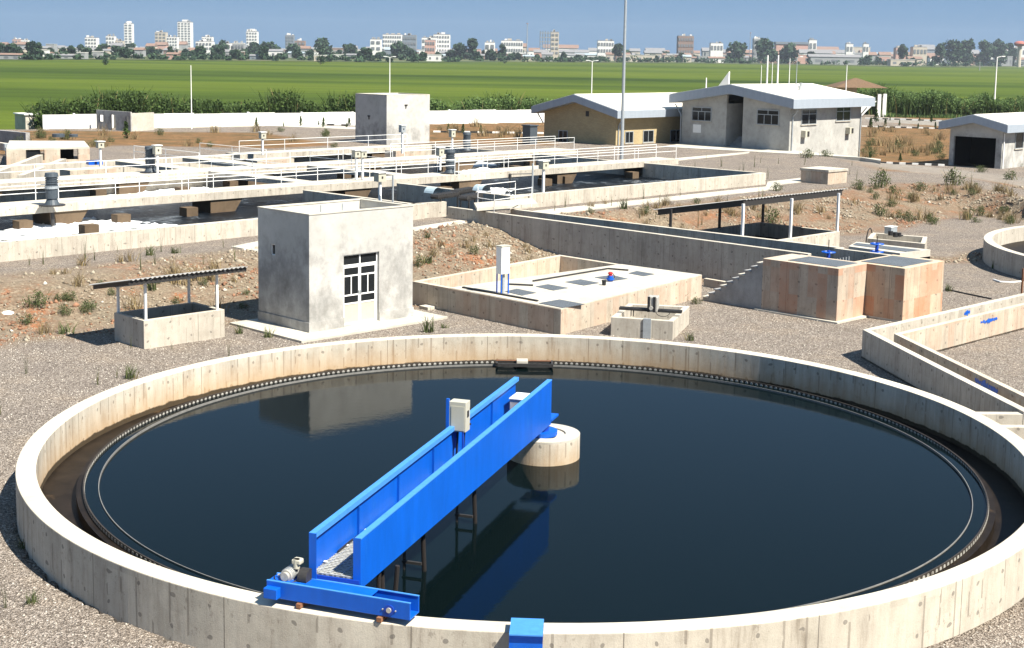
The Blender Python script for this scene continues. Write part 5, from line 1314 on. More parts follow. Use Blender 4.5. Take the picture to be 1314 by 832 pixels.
for px0, py0, py1 in ((1028, 167, 176), (1085, 163, 172.5)):
    t0, z1 = face_pt(C0_, vV, px0, py0); ac = empty('air_conditioner', tuple(C0_ + vV * t0 + mv_ * .4 + UP * (z1 - .7)), 'boxy window air conditioner on the sunlit wall of the white building, %s' % ('left one' if px0 < 1050 else 'right one'), 'air conditioner', 'air conditioners on the white building')
    MB().obox(C0_ + vV * t0 + mv_ * .5 + UP * (z1 - .68), vV * .68, -mv_ * .49, UP * .62).build('case', M['cream'], ac)
    MB().obox(C0_ + vV * (t0 + .30) + mv_ * .515 + UP * (z1 - .62), vV * .34, -mv_ * .014, UP * .5).build('fan_grille', M['dark'], ac)
for d_, tt_ in ((vV, .35), (vV, LVw - .12)):
    p = C0_ + d_ * tt_ + mv_ * .08; MB().cyl(Vector((p.x, p.y, -.5 if tt_ > 1 else 1.1)), Vector((p.x, p.y, 4.3)), .06, 8).cyl(Vector((p.x, p.y, 4.3)), p + mv_ * .6 + UP * 5.0, .06, 8).build('downpipe', M['galv'], OB)
p = C0_ + vA * (LAw + .05) + mo_ * .1; MB().cyl(p + UP * 4.0, p + vA * .75 + UP * 5.0, .06, 8).cyl(p + UP * 1.1, p + UP * 4.0, .06, 8).build('downpipe', M['galv'], OB)
for a_, v_ in ((3.0, 6.0), (4.5, 8.5)):
    p = C0_ + vA * a_ + vV * v_; z_ = zeW + a_ / (LAw / 2) * 1.0 + .86; MB().cyl(p + UP * z_, p + UP * (z_ + .45), .12, 10, .16).build('roof_vent', M['galv'], OB)
# triangular white sign fin on the roof
t_, z_ = face_pt(C0_ + vV * 1.2, vA, 935, 108, 7); p = C0_ + vV * 1.2 + vA * t_; z_ = zeW + 1.86
p2 = C0_ + vV * 1.2; tb_, _ = face_pt(p2, vA, 919, 108, z_)
za = hgt(934, 92, p)
fin = MB(); a_, b_ = p, p2 + vA * tb_
vs = [Vector((a_.x, a_.y, z_ - .25)), Vector((b_.x, b_.y, z_ - .55)), Vector((a_.x, a_.y, za))]; fin.add(vs + [v + vV * .15 for v in vs], [(0, 1, 2), (5, 4, 3), (0, 3, 4, 1), (1, 4, 5, 2), (2, 5, 3, 0)])
tag(fin.build('roof_fin', M['lime']), 'white triangular fin standing on the ridge of the white building', 'roof fin')
# buff brick building
BC_ = Vector(at(790, 186.6, PL)); LAb = along(BC_, A135, 698, PL)
BB = gable('brick_building', BC_, LAb, 15.5, .2, 3.95, 3.95 + 1.15, .95, .72, M['brick'], 'buff brick building with low grey edged gable roof left of the white building')
B0_ = Vector((BC_.x, BC_.y, 0))
window(BB, B0_, vA, mo_, 717, 728.5, 167, 183.5, 2, False); window(BB, B0_, vV, mv_, 802, 812, 169, 184, 2, False); window(BB, B0_, vV, mv_, 825, 838, 167.5, 183, 2, False); window(BB, B0_, vV, mv_, 860, 874, 167, 182.5, 2, False)
t0, z1 = face_pt(B0_, vA, 756, 142.5); MB().obox(B0_ + vA * t0 + mo_ * .03 + UP * (z1 - .55), vA * .42, -mo_ * .026, UP * .52).build('vent_grille', M['dark'], BB)
for tt_ in (.3, ):
    p = B0_ + vV * tt_ + mv_ * .08; MB().cyl(p + UP * 1.0, p + UP * 3.0, .06, 8).cyl(p + UP * 3.0, p + mv_ * .6 + UP * 3.75, .06, 8).build('downpipe', M['galv'], BB)
p = B0_ + vA * (LAb + .05) + mo_ * .1; MB().cyl(p + UP * 2.8, p + vA * .8 + UP * 3.8, .06, 8).build('downpipe', M['galv'], BB)
# garage
GC = Vector(at(1284, 217, 0)); LAg = along(GC, A135, 1217, 0)
g0 = face_pt(GC, vA, 1276, 217, 0)[0]; g1 = face_pt(GC, vA, 1222.5, 213, 0)[0]
GB = gable('garage', GC, LAg, 9, -.3, 3.5, 4.1, .8, .72, M['plaster'], 'small grey garage with wide dark open doorway at the right edge', 'building', (g0, g1, 2.75))
G0_ = Vector((GC.x, GC.y, 0)); window(GB, G0_, vV, mv_, 1303, 1312, 170, 191, 1, False)
p = G0_ + vV * .2 + mv_ * .08; MB().cyl(p, p + UP * 3.2, .06, 8).build('downpipe', M['lime'], GB)
# spherical tank
sc = at(1321, 207, 0); zc_ = hgt(1321, 195, sc)
ST_ = empty('gas_tank', tuple(sc), 'white rounded storage tank cut by the right edge beside the garage', 'tank')
MB().sphere((sc.x, sc.y, 1.45), 1.25, 28, 18).build('vessel', M['white'], ST_, smooth=True)
for k in range(3): 
    a = k * 2.1; MB().cyl((sc.x + .8 * math.cos(a), sc.y + .8 * math.sin(a), 0), (sc.x + .9 * math.cos(a), sc.y + .9 * math.sin(a), 1.0), .07, 8).build('leg', M['galv'], ST_)
# grey tower
TC = Vector(at(496, 186, PL)); La_, Lv_ = along(TC, A135, 456, PL), along(TC, V45, 551, PL); TC0 = Vector((TC.x, TC.y, 0)); zt_ = 5.62
TW = empty('tower_building', tuple(TC0), 'tall plain grey rendered cube building standing behind the basins', 'building')
MB().prism([TC0, TC0 + vV * Lv_, TC0 + vV * Lv_ + vA * La_, TC0 + vA * La_], .6, zt_).build('walls', M['plaster'], TW)
MB().wall([tuple(p[:2]) for p in (TC0, TC0 + vA * La_, TC0 + vA * La_ + vV * Lv_, TC0 + vV * Lv_)], .2, zt_ - .001, zt_ + .10, True).build('coping', M['slab'], TW)
for d_, o_, px, py in ((vA, mo_, 475, 150), (vV, mv_, 519, 136)):
    t0, z0_ = face_pt(TC0, d_, px, py); p = TC0 + d_ * t0 + UP * z0_ + o_ * .05
    m = MB(); m.obox(p, d_ * .35, -o_ * .045, UP * .12); m.obox(p + d_ * .1 - UP * .25, d_ * .1, -o_ * .045, UP * .3); m.build('wall_bracket', M['dark'], TW)
# dark cabinet beside the brick building, low white cabins
p = at(680, 186, PL); tag(MB().obox(p, vV * 1.0, vA * 1.0, UP * 1.75).obox(p - vV * .1 - vA * .1 + UP * 1.76, vV * 1.2, vA * 1.2, UP * .1).build('water_tank', M['mgreen']), 'dark square metal tank left of the brick building', 'tank')
RC0 = Vector(at(168, 169, PL)); RC0.z = 0; hl = Vector(at(124, 165.5, PL)); hr = Vector(at(198, 167, PL)); hl.z = hr.z = 0
hA = (hl - RC0).normalized(); hV = (hr - RC0).normalized(); l1 = (hl - RC0).length; l2 = (hr - RC0).length; zr_ = hgt(168, 144, RC0)
RU = empty('ruined_hut', tuple(RC0), 'roofless grey hut with two window holes and a doorway before the boundary wall', 'building')
for a, b, z0_ in ((0, .06, 0), (.06, .15, .9), (.15, .44, 0), (.58, .80, 0), (.80, .92, .8), (.92, 1, 0)):
    MB().obox(RC0 + hA * (a * l1) + UP * .6, hA * ((b - a) * l1), hV * .2, UP * ((zr_ if z0_ == 0 else PL + z0_) - .6)).build('wall', M['plaster'], RU)
    if z0_: MB().obox(RC0 + hA * (a * l1) + UP * (zr_ - .5), hA * ((b - a) * l1), hV * .2, UP * .5).build('wall', M['plaster'], RU)
MB().obox(RC0 + hA * (l1 * .44) + UP * (zr_ - .4), hA * (l1 * .14), hV * .2, UP * .4).build('lintel', M['plaster'], RU)
MB().obox(RC0 + hV * .2 + UP * .6, hV * (l2 - .2), hA * .2, UP * (zr_ - .75)).build('wall', M['slab'], RU)
MB().obox(RC0 + hV * .3 + hA * .3 + hV * 2.2 + UP * .6, hA * (l1 - .6), hV * .2, UP * (zr_ - .9)).build('wall', M['slab'], RU)
LC0 = Vector(at(33, 163, PL)); LC0.z = 0; lr_ = Vector(at(78, 162, PL)); lr_.z = 0; sV = (lr_ - LC0).normalized(); sA = Vector((-sV.y, sV.x, 0)); l2 = (lr_ - LC0).length
LH = empty('low_shed', tuple(LC0), 'low cream shed with small dark window left of the ruined hut', 'building')
zl_ = hgt(35, 148, LC0); MB().prism([LC0, LC0 + sV * l2, LC0 + sV * l2 + sA * 3, LC0 + sA * 3], .7, zl_).build('walls', M['slab'], LH)
MB().prism([LC0 - sV * .15 - sA * .15, LC0 + sV * (l2 + .15) - sA * .15, LC0 + sV * (l2 + .15) + sA * 3.1, LC0 - sV * .15 + sA * 3.1], zl_ + .001, zl_ + .12).build('roof', M['lime'], LH)
MB().obox(LC0 + sV * (l2 * .7) - sA * .03 + UP * (zl_ - .8), sV * .5, sA * .026, UP * .4).build('window', M['dark'], LH)
# white boundary wall: panels with posts
BW = empty('boundary_wall', tuple(WL0), 'long white boundary wall with panels in front of the reed belt', 'wall')
L0_, L1_ = -3.2, (WL1 - WL0).length + 11
n = int((L1_ - L0_) / 3.2)
for k in range(n):
    a = WL0 + WD * (L0_ + 3.2 * k); z_ = 2.55 + .04 * math.sin(k * 2.1) + (.12 if k > n * .6 else 0)
    MB().obox(Vector((a.x, a.y, -.2)), vv(WD) * 3.17, vv(WN) * .16, UP * (z_ + .2)).build('panel', M['lime'], BW)
    if k % 2: MB().obox(Vector((a.x, a.y, -.2)) - vv(WD) * .1 - vv(WN) * .05, vv(WD) * .2, vv(WN) * .26, UP * (z_ + .3)).build('pillar', M['lime'], BW)
# painted kerbs
ORD = ('leftmost', 'second', 'third', 'fourth', 'fifth', 'sixth', 'seventh', 'eighth', 'ninth', 'tenth')
def kerbs(px0, px1, z, L_, n, label, grp, y2=None, cat='kerb'):
    a, b = at(*px0, z), at(*px1, z); d = (b - a) / n; nn = Vector((-d.y, d.x, 0)).normalized()
    base = {}
    for k in range(n):
        mb_ = MB().obox(Vector((0, 0, 0)), d * .97, nn * .25, UP * .22) if k % 2 not in base else None
        if mb_:
            o = mb_.build('kerb_stone', M['kerbw'] if k % 2 == 0 else M['kerbd']); base[k % 2] = o
        else:
            o = base[k % 2].copy(); COL.objects.link(o)
        o.location = a + d * k - UP * .05
        tag(o, ('%s %s painted %s' % (ORD[k // 2], 'white' if k % 2 == 0 else 'black', label)), cat, grp + (' white' if k % 2 == 0 else ' black'))
kerbs((1105, 209), (1212, 213.5), 0, 0, 13, 'kerb stone between the white building and the garage', 'kerb row before the garage')
kerbs((1106, 163), (1214, 166), 0, 0, 15, 'kerb stone on the near side of the far road', 'near road kerb')
kerbs((1110, 152.5), (1240, 157), 0, 0, 17, 'kerb stone on the reed side of the far road', 'far road kerb')
kerbs((322, 158), (456, 162), PL, 0, 15, 'kerb stone before the white boundary wall left of the tower', 'kerb row by the boundary wall')
kerbs((556, 170), (698, 172), PL, 0, 15, 'kerb stone between the tower and the brick building', 'kerb row by the brick building')
# gate pavilion behind the white building
gp = at(1100, 150, 0); GPV = empty('gate_pavilion', tuple(gp), 'small gate house with brown hipped roof and white pillars behind the white building', 'building')
wpx = atY(1140, 112, gp.y + 10).x; x0_, x1_ = atY(1072, 112, gp.y).x, atY(1140, 112, gp.y).x; zb_ = hgt(1110, 113, gp); zt_2 = hgt(1110, 101, gp)
y0_, y1_ = gp.y, gp.y + 9; xm0, xm1 = x0_ + 4.2, x1_ - 4.2; ym = (y0_ + y1_) / 2
MB().add([(x0_, y0_, zb_), (x1_, y0_, zb_), (x1_, y1_, zb_), (x0_, y1_, zb_), (xm0, ym, zt_2), (xm1, ym, zt_2)], [(0, 1, 5, 4), (1, 2, 5), (2, 3, 4, 5), (3, 0, 4), (3, 2, 1, 0)]).build('roof', M['rooft'], GPV)
MB().prism([(x0_ + 1, y0_ + 1), (x1_ - 5, y0_ + 1), (x1_ - 5, y1_ - 1), (x0_ + 1, y1_ - 1)], -.2, zb_).build('walls', M['brick'], GPV)
for px in (1127, 1134): 
    p = atY(px, 150, y0_ + .8); MB().box((p.x, p.y, 0), (.55, .55, zb_ * .8), 0).build('pillar', M['lime'], GPV)
ps_ = [atY(*q, y0_ - 2) for q in ((1104, 131), (1125, 130), (1104, 151))]
MB().add(ps_ + [q + Vector((0, .4, 0)) for q in ps_], [(0, 1, 2), (5, 4, 3), (0, 3, 4, 1), (1, 4, 5, 2), (2, 5, 3, 0)]).build('gable_panel', M['lime'], GPV)

# ================================================================== POLES
def pole(px, pyb, pyt, z, r, label, cat='lamp post', head=0, mat='galv', Y=None, name='lamp_post'):
    b = at(px[1], pyb, z) if Y is None else atY(px[1], pyb, Y); top = hgt(px[0], pyt, b)
    o = empty(name, tuple(b), label, cat)
    MB().cyl(Vector((b.x, b.y, b.z - .3)), Vector((b.x, b.y, top)), r, 10, r * .6).build('pole', M[mat], o)
    if head:
        for s_ in ((-1, 1) if head == 2 else (1,)):
            MB().cyl(Vector((b.x, b.y, top)), Vector((b.x + s_ * r * 6, b.y, top + r * 1.5)), r * .5, 6).build('arm', M[mat], o)
            MB().box((b.x + s_ * r * 8, b.y, top + r * 1.0), (r * 5, r * 3, r * 1.2), 0).build('lamp_head', M['white'], o)
    return o
pole((801.5, 797.5), 205, -40, PL, .16, 'very tall grey steel mast rising past the top of the picture before the brick building', 'mast', 0, 'galv', name='mast')
pole((245, 246), 166, 84, PL, .06, 'thin lamp post before the white boundary wall at left', head=0, mat='lime')
pole((500, 500), 118, 74, 0, .08, 'thin white lamp post standing in the field behind the grey tower', head=2, mat='lime', Y=190)
pole((759, 759), 120, 79, 0, .08, 'thin lamp post in the field behind the brick building roof', head=2, mat='lime', Y=190)
for px, yt, r, lb in ((976, 84, .05, 'thin green pole, first from the left, behind the white building roof'), (983.5, 71, .13, 'thick white pole behind the white building roof, left of two'), (990, 80, .05, 'thin pole between two thick white poles behind the white building roof'), (997, 71, .13, 'thick white pole behind the white building roof, right of two'), (1012, 75, .06, 'thin pole right of the thick white poles behind the white building roof')):
    pole((px, px - .5), 130, yt, 0, r, lb, 'pole', mat='lime', Y=160, name='pole')
pole((1022, 1021.5), 111, 74, 6, .05, 'thin aerial with small head on the white building roof', 'aerial', 1, 'galv', Y=131, name='aerial')
pole((1085, 1085), 125, 84, 0, .06, 'thin pole behind the right end of the white building roof', 'pole', 0, 'lime', Y=150, name='pole')
pole((1279.5, 1276.5), 125, 74, 0, .11, 'white lamp post in the reed belt above the garage', head=1, mat='lime', Y=210)
pole((906, 906), 115, 100, 5.5, .07, 'short white pipe standing at the back of the brick building roof', 'pipe', 0, 'lime', Y=140, name='roof_pipe')

# ================================================================== STONES, WEEDS, REEDS
def scatter_stones(pts, rad, col, name, label, kind='stuff'):
    n = len(pts)
    base = np.array([(1, 0, 0), (0, 1, 0), (-1, 0, 0), (0, -1, 0), (0, 0, .8), (0, 0, -.6)], float)
    tri = np.array([(0, 1, 4), (1, 2, 4), (2, 3, 4), (3, 0, 4), (1, 0, 5), (2, 1, 5), (3, 2, 5), (0, 3, 5)])
    jit = 1 + (rng.random((n, 6, 1)) - .5) * .7
    V = base[None] * jit * rad[:, None, None] * (1 + (rng.random((n, 1, 3)) - .5) * .6)
    th = rng.random(n) * 6.283; c, s_ = np.cos(th), np.sin(th)
    X = V[..., 0] * c[:, None] - V[..., 1] * s_[:, None]; Y = V[..., 0] * s_[:, None] + V[..., 1] * c[:, None]
    tl = (rng.random(n) - .5) * 1.2; Z = V[..., 2] + X * tl[:, None] * .6
    V = np.stack([X, Y, Z], -1) + pts[:, None, :]
    F = (tri[None] + (np.arange(n) * 6)[:, None, None]).reshape(-1, 3)
    C = np.repeat(col, 6, 0)
    return tag(npmesh(name, V.reshape(-1, 3), F, M['stone'], C), label, kind=kind)
def rand_pts(xr, yr, n, test):
    X = rng.uniform(*xr, n); Y = rng.uniform(*yr, n); k = test(X, Y); X, Y = X[k], Y[k]
    return np.c_[X, Y, ground_z(X, Y)]
def blocked(X, Y):
    b = np.hypot(X - CC[0], Y - CC[1]) < RO + .05
    for poly in ([tuple(p[:2]) for p in (cA, cB, cC, cD)], [tuple(p[:2]) for p in (pb0 - vV * 1.05 - vA * .95, pb0 + vV * (Lr + .9) - vA * .95, pb0 + vV * (Lr + .9) + vA * (Ll + .3), pb0 - vV * 1.05 + vA * (Ll + .3))],
                 [tuple(bk(*q)[:2]) for q in ((-.2, -.2), (5.2, -1.8), (5.2, 6.5), (-.2, 6.5))], [tuple(p[:2]) for p in (wl[0], wl[2], wf[1], wf[0])],
                 [tuple(p[:2]) for p in (F1, R1, R1 + vA * dpp, F1 + vA * dpp)], [tuple(p[:2]) for p in sc_], [tuple(p[:2]) for p in rb],
                 [tuple(bs(*q)[:2]) for q in ((-.3, -.4), (70, -.4), (70, 34), (-.3, 34))], [tuple(p[:2]) for p in (S0, S0 + vV * Lse, S0 + vV * Lse + vA * Lsw, S0 + vA * Lsw)]):
        b |= inside(X, Y, poly)
    b |= np.hypot(X - C2[0], Y - C2[1]) < 11.4
    return b
def slope_test(X, Y):
    t = ground_t(X, Y); m = (t > .02) & (t < .97)
    m |= (np.minimum(seg_dist(X, Y, TOE), seg_dist(X, Y, CREST)) < .9 * vnoise(X, Y, 1.3, 9) + .2)
    return m & (Y < 105) & ~blocked(X, Y) & (vnoise(X, Y, 2.2, 33) + rng.random(X.shape) * .5 > .55 + .22 * (X > 8))
P = rand_pts((-32, 36), (44, 100), 130000, slope_test)[:52000]
r_ = rng.gamma(2.2, .018, len(P)) + .018; tone = rng.random((len(P), 1))
colr = np.array([[.17, .13, .09]]) * (1 - tone) + np.array([[.32, .28, .215]]) * tone
red_ = (vnoise(P[:, 0], P[:, 1], 3.5, 40) > .62)[:, None] & (rng.random((len(P), 1)) < .5); colr = np.where(red_, np.array([[.24, .13, .08]]) * (.6 + .6 * tone), colr)
colr[rng.random(len(P)) < .018] = (.50, .46, .39)
scatter_stones(P + [0, 0, .005], r_, colr, 'bank_stones', 'loose broken stones covering the embankment slopes')
P = rand_pts((-20, 22), (19, 60), 90000, lambda X, Y: ~blocked(X, Y) & (ground_t(X, Y) < .05))[:42000]
tone = rng.random((len(P), 1)); colr = np.array([[.12, .10, .085]]) * (1 - tone) + np.array([[.50, .46, .40]]) * tone
scatter_stones(P, rng.uniform(.012, .032, len(P)), colr, 'loose_gravel', 'coarse grey gravel lying round the round tank')

def blades(pts, hmean, wid, mat, name, nper=1, lean=.35, tone_lo=0., tone_hi=1., dry=.1, segs=2, hvar=.35):
    n = len(pts) * nper; P = np.repeat(pts, nper, 0); h_ = hmean if hasattr(hmean, '__len__') else np.full(len(pts), hmean); h_ = np.repeat(h_, nper) * (1 + (rng.random(n) - .5) * 2 * hvar)
    a = rng.random(n) * 6.283; dx, dy = np.cos(a), np.sin(a); w_ = wid * (.6 + .8 * rng.random(n))
    b = rng.random(n) * 6.283; lx, ly = np.cos(b) * lean * rng.random(n) * h_, np.sin(b) * lean * rng.random(n) * h_
    rows = []
    for k in range(segs + 1):
        f = k / segs; ww = w_ * (1 - f * .85) * .5
        cx = P[:, 0] + lx * f * f; cy = P[:, 1] + ly * f * f; cz = P[:, 2] + h_ * f * (1 - .12 * f)
        rows.append(np.stack([cx - dx * ww, cy - dy * ww, cz], -1)); rows.append(np.stack([cx + dx * ww, cy + dy * ww, cz], -1))
    V = np.stack(rows, 1); m = 2 * (segs + 1)
    q = np.array([[2 * k, 2 * k + 1, 2 * k + 3, 2 * k + 2] for k in range(segs)])
    F = (q[None] + (np.arange(n) * m)[:, None, None]).reshape(-1, 4)
    t = rng.uniform(tone_lo, tone_hi, n); t = t * .6 + .4 * vnoise(P[:, 0], P[:, 1], 2.5, 77); dr = (rng.random(n) < dry) * rng.random(n)
    C = np.repeat(np.c_[t, dr, np.zeros(n)], m, 0)
    return V.reshape(-1, 3), F, C
def leafballs(centers, radii, nleaf, size, squash=1.):
    Vs, Ts = [], []
    for c, r, n in zip(centers, radii, nleaf):
        d = rng.normal(size=(n, 3)); d /= np.linalg.norm(d, axis=1)[:, None]; rr = r * rng.random(n) ** .45
        p = np.array(c) + d * rr[:, None] * [1, 1, squash]
        u = rng.normal(size=(n, 3)); u /= np.linalg.norm(u, axis=1)[:, None]; v = np.cross(u, rng.normal(size=(n, 3))); v /= np.linalg.norm(v, axis=1)[:, None]
        s_ = size * (.6 + .8 * rng.random(n))[:, None]
        Vs.append(np.stack([p - u * s_, p + v * s_ * .6, p + u * s_, p - v * s_ * .6], 1))
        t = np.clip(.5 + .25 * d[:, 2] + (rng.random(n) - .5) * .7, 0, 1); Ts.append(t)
    V = np.concatenate(Vs); t = np.concatenate(Ts); n = len(V)
    F = np.arange(n * 4).reshape(n, 4); C = np.repeat(np.c_[t, np.zeros(n), np.zeros(n)], 4, 0)
    return V.reshape(-1, 3), F, C
def bump_profile(x, seed): return vnoise(x, x * 0 + 3.3, 4.0, seed) * .6 + vnoise(x, x * 0 + 1.1, 1.3, seed + 1) * .4
# reed / shrub belts behind the boundary wall
def belt(a, b, d0, d1, n, h0, seed, name, label, mat, wid, shrub=False, dry=.06):
    L_ = (b - a).length; d_ = (b - a) / L_; nn_ = Vector((-d_.y, d_.x)); nn_ = nn_ if nn_.y > 0 else -nn_
    s_ = rng.uniform(0, L_, n); o_ = rng.uniform(d0, d1, n)
    X = a.x + d_.x * s_ + nn_.x * o_; Y = a.y + d_.y * s_ + nn_.y * o_
    prof = bump_profile(s_, seed); h_ = h0 * (.30 + 1.0 * prof)
    P = np.c_[X, Y, np.full(n, -.2)]
    if shrub:
        k = n // 26; c = [(X[i], Y[i], h_[i] * (.28 + .55 * rng.random())) for i in range(k)]
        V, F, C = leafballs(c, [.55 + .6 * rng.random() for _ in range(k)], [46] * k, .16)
        V2, F2, C2_ = blades(P[: n // 5], h_[: n // 5] * .92, .2, mat, name, lean=.5, dry=dry)
        F2 = F2 + len(V); V = np.r_[V, V2]; F = np.r_[F, F2]; C = np.r_[C, C2_]
    else: V, F, C = blades(P, h_, wid, mat, name, lean=.45, dry=dry, segs=3)
    return tag(npmesh(name, V, F, mat, C), label, kind='stuff')
W2d = lambda px, py, z=0: at(px, py, z).to_2d()
pa = W2d(52, 152); pb_ = W2d(392, 148)
belt(WL0 + WD * -3, WL0 + WD * 33, 1.0, 7, 26000, 4.7, 51, 'shrub_belt', 'dense dark green shrubs behind the white boundary wall at the left', M['leaf'], .2, True)
belt(WL0 + WD * 32, WL0 + WD * 44, 1.5, 6, 5000, 3.2, 52, 'reed_belt', 'lower reeds behind the wall just left of the grey tower', M['reed'], .2)
belt(WL0 + WD * 43, WL1 + WD * 13, 1.2, 7, 26000, 4.3, 53, 'reed_belt', 'tall green reeds behind the wall between the tower and the brick building', M['reed'], .18, True)
belt(W2d(1095, 147), W2d(1600, 160), 0, 14, 52000, 5.0, 54, 'reed_belt', 'tall dense reeds beyond the road at the right', M['reed'], .24, True)
belt(W2d(1130, 150), W2d(1240, 152), -1.5, 1.0, 900, .8, 55, 'grass_verge', 'low green grass verge below the reeds by the gate house', M['reed'], .2)
# weeds: five tuft meshes, copied one by one
def tuft(kind, seed):
    global rng
    rng = np.random.default_rng(seed)
    if kind == 'green': V, F, C = blades(np.c_[rng.normal(0, .09, 34), rng.normal(0, .09, 34), np.zeros(34)], .34, .035, None, '', lean=.9, dry=.05)
    elif kind == 'bush':
        V, F, C = leafballs([(0, 0, .2), (.18, .08, .14), (-.17, .1, .15), (.02, -.16, .16), (.1, .1, .27)], [.2, .16, .16, .14, .13], [90, 60, 60, 60, 50], .022)
        V2, F2, C2_ = blades(np.c_[rng.normal(0, .12, 26), rng.normal(0, .12, 26), np.zeros(26)], .34, .018, None, '', lean=.9, dry=.15); F = np.r_[F, F2 + len(V)]; V = np.r_[V, V2]; C = np.r_[C, C2_]
    elif kind == 'dry': V, F, C = blades(np.c_[rng.normal(0, .12, 44), rng.normal(0, .12, 44), np.zeros(44)], .42, .022, None, '', lean=.9, dry=.3)
    else: V, F, C = blades(np.c_[rng.normal(0, .03, 7), rng.normal(0, .03, 7), np.zeros(7)], .75, .02, None, '', lean=.25, dry=.3)
    o = npmesh('weed_tuft', V, F, M['drygrass'] if kind == 'dry' else M['weed'], C); return o
protos = {k: tuft(k, 5 + i) for i, k in enumerate(('green', 'bush', 'dry', 'stalk'))}
used_p = {k: False for k in protos}
def plant(kind, x, y, s_, label, group, cat='weed'):
    o = protos[kind]
    if used_p[kind]: o = o.copy(); COL.objects.link(o)
    used_p[kind] = True
    s_ = s_ * (.74 if s_ > 1.8 else .85)
    o.location = (x, y, gz(x, y) - .02); o.scale = (s_, s_, s_ * random.uniform(.8, 1.2)); o.rotation_euler = (0, 0, random.uniform(0, 6.28))
    tag(o, label, cat, group); return o
W_ = lambda px, py, z: at(px, py, z)
spots = [  # kind, px, py, z guess, scale, label
    ('bush', 47, 392, .5, 2.3, 'large olive weed bush on the stony bank at the far left'), ('bush', 34, 411, .2, 1.2, 'small weed bush low on the stony bank near the white stone'), ('bush', 85, 404, .3, 1.3, 'green weed at mid slope left of the roofed pit'),
    ('green', 192, 378, .6, 2.0, 'bright green tuft seen under the canopy of the roofed pit'), ('bush', 116, 396, .4, 1.4, 'green weed on the bank just left of the roofed pit'), ('green', 84, 428, 0, 1.6, 'narrow green weed at the foot of the bank left of the pit'),
    ('green', 192, 328, 1.1, 1.4, 'green tuft below the left basin wall'), ('green', 225, 325, 1.1, 1.2, 'small green tuft right of another below the left basin wall'), ('green', 168, 486, 0, 1.3, 'green tuft beside the tank rim below the roofed pit'),
    ('green', 307, 428, 0, 1.0, 'small green tuft before the pump house apron corner'), ('green', 344, 433, 0, 1.0, 'small green tuft at the apron slab right of another'), ('green', 550, 426, 0, 1.6, 'low green tuft before the apron right of the pump house'),
    ('green', 570, 421, 0, .8, 'tiny green tuft right of the low tuft by the apron'), ('green', 40, 775, 0, .8, 'green tuft on gravel at the lower left corner'), ('stalk', 5, 780, 0, .8, 'dry stalk weed at the very left bottom corner'),
    ('green', 30, 703, 0, .7, 'green tuft touching the tank wall at lower left'), ('stalk', 35, 480, 0, 1.0, 'single tall stalk on the gravel left of the roofed pit'), ('stalk', 127, 494, 0, 1.1, 'thin stalk pair on the gravel below the roofed pit'),
    ('green', 885, 437, 0, 1.0, 'small green tuft at the corner of the small gate box'), ('bush', 893, 390, 0, 1.0, 'green weed between valve chamber corner and stair foot'), ('green', 879, 386, 0, 1.2, 'low green tuft at the valve chamber corner'),
    ('bush', 537, 340, .5, 1.3, 'dark weed right of the pump house wall'), ('green', 548, 341, .5, 1.6, 'green tuft on the stony bank beside the pump house'), ('bush', 607, 332, .6, 1.4, 'olive weed high on the stony bank left of the switch cabinet'), ('green', 549, 309, 1., 1.2, 'green tuft on the crest right of the pump house'),
    ('bush', 1130, 246, 1.1, 3.8, 'round green bush on the bank below the concrete cube'), ('bush', 1100, 243, 1.1, 2.5, 'pale green bush behind the canopy end'), ('bush', 1147, 256, .8, 2.6, 'dry olive bush right of the round green bush'),
    ('bush', 1180, 252, .9, 2.8, 'wide green bush in the middle of the right bank'), ('bush', 1222, 254, .9, 3.9, 'large brownish bush on the crest of the right bank'), ('bush', 1130, 278, .3, 2.6, 'olive bush low on the right bank'), ('bush', 1165, 285, .1, 2.3, 'flat green weeds at the foot of the right bank'), ('bush', 1195, 285, .1, 1.9, 'pale weed at the bank foot left of the gravel'),
    ('bush', 989, 283, .4, 2.9, 'leafy green bush behind the dark canopied pit'), ('bush', 996, 245, 1.1, 2.2, 'green bush on the crest above the canopy'), ('bush', 893, 269, 1.0, 1.4, 'weed clump left of the canopy roof'), ('bush', 828, 270, 1.0, 1.4, 'small weed clump at the left end of the canopy'), ('green', 800, 278, .9, 1.8, 'grass tuft on the bank behind the channel'),
    ('bush', 757, 274, 1.0, 1.2, 'small weed beside the pale path strip'), ('bush', 1060, 201, 1.1, 2.8, 'green shrub at the foot of the sunlit white wall'), ('bush', 1036, 203, 1.1, 3.4, 'spreading pale shrub before the white building corner'), ('stalk', 1246, 240, 1.1, 2.2, 'tall stalks on the crest beside the brownish bush'),
    ('bush', 1260, 221, .2, 2.8, 'low green plant on the gravel before the garage'), ('bush', 1295, 230, .2, 3., 'low hedge like weeds before the storage tank'), ('bush', 1304, 214, .1, 2.4, 'yellow green bush beside the storage tank'), ('green', 1278, 345, 0, 1.4, 'green tuft at the wall of the second round tank'), ('green', 1217, 374, 0, 1.0, 'small tuft by the hose near the rusty block')]
for k, px, py, z, s_, lb in spots:
    p = at(px, py, z); z2_ = gz(p.x, p.y); p = at(px, py, z2_); plant(k, p.x, p.y, s_, lb, 'weeds and bushes on the site')
random.seed(5)
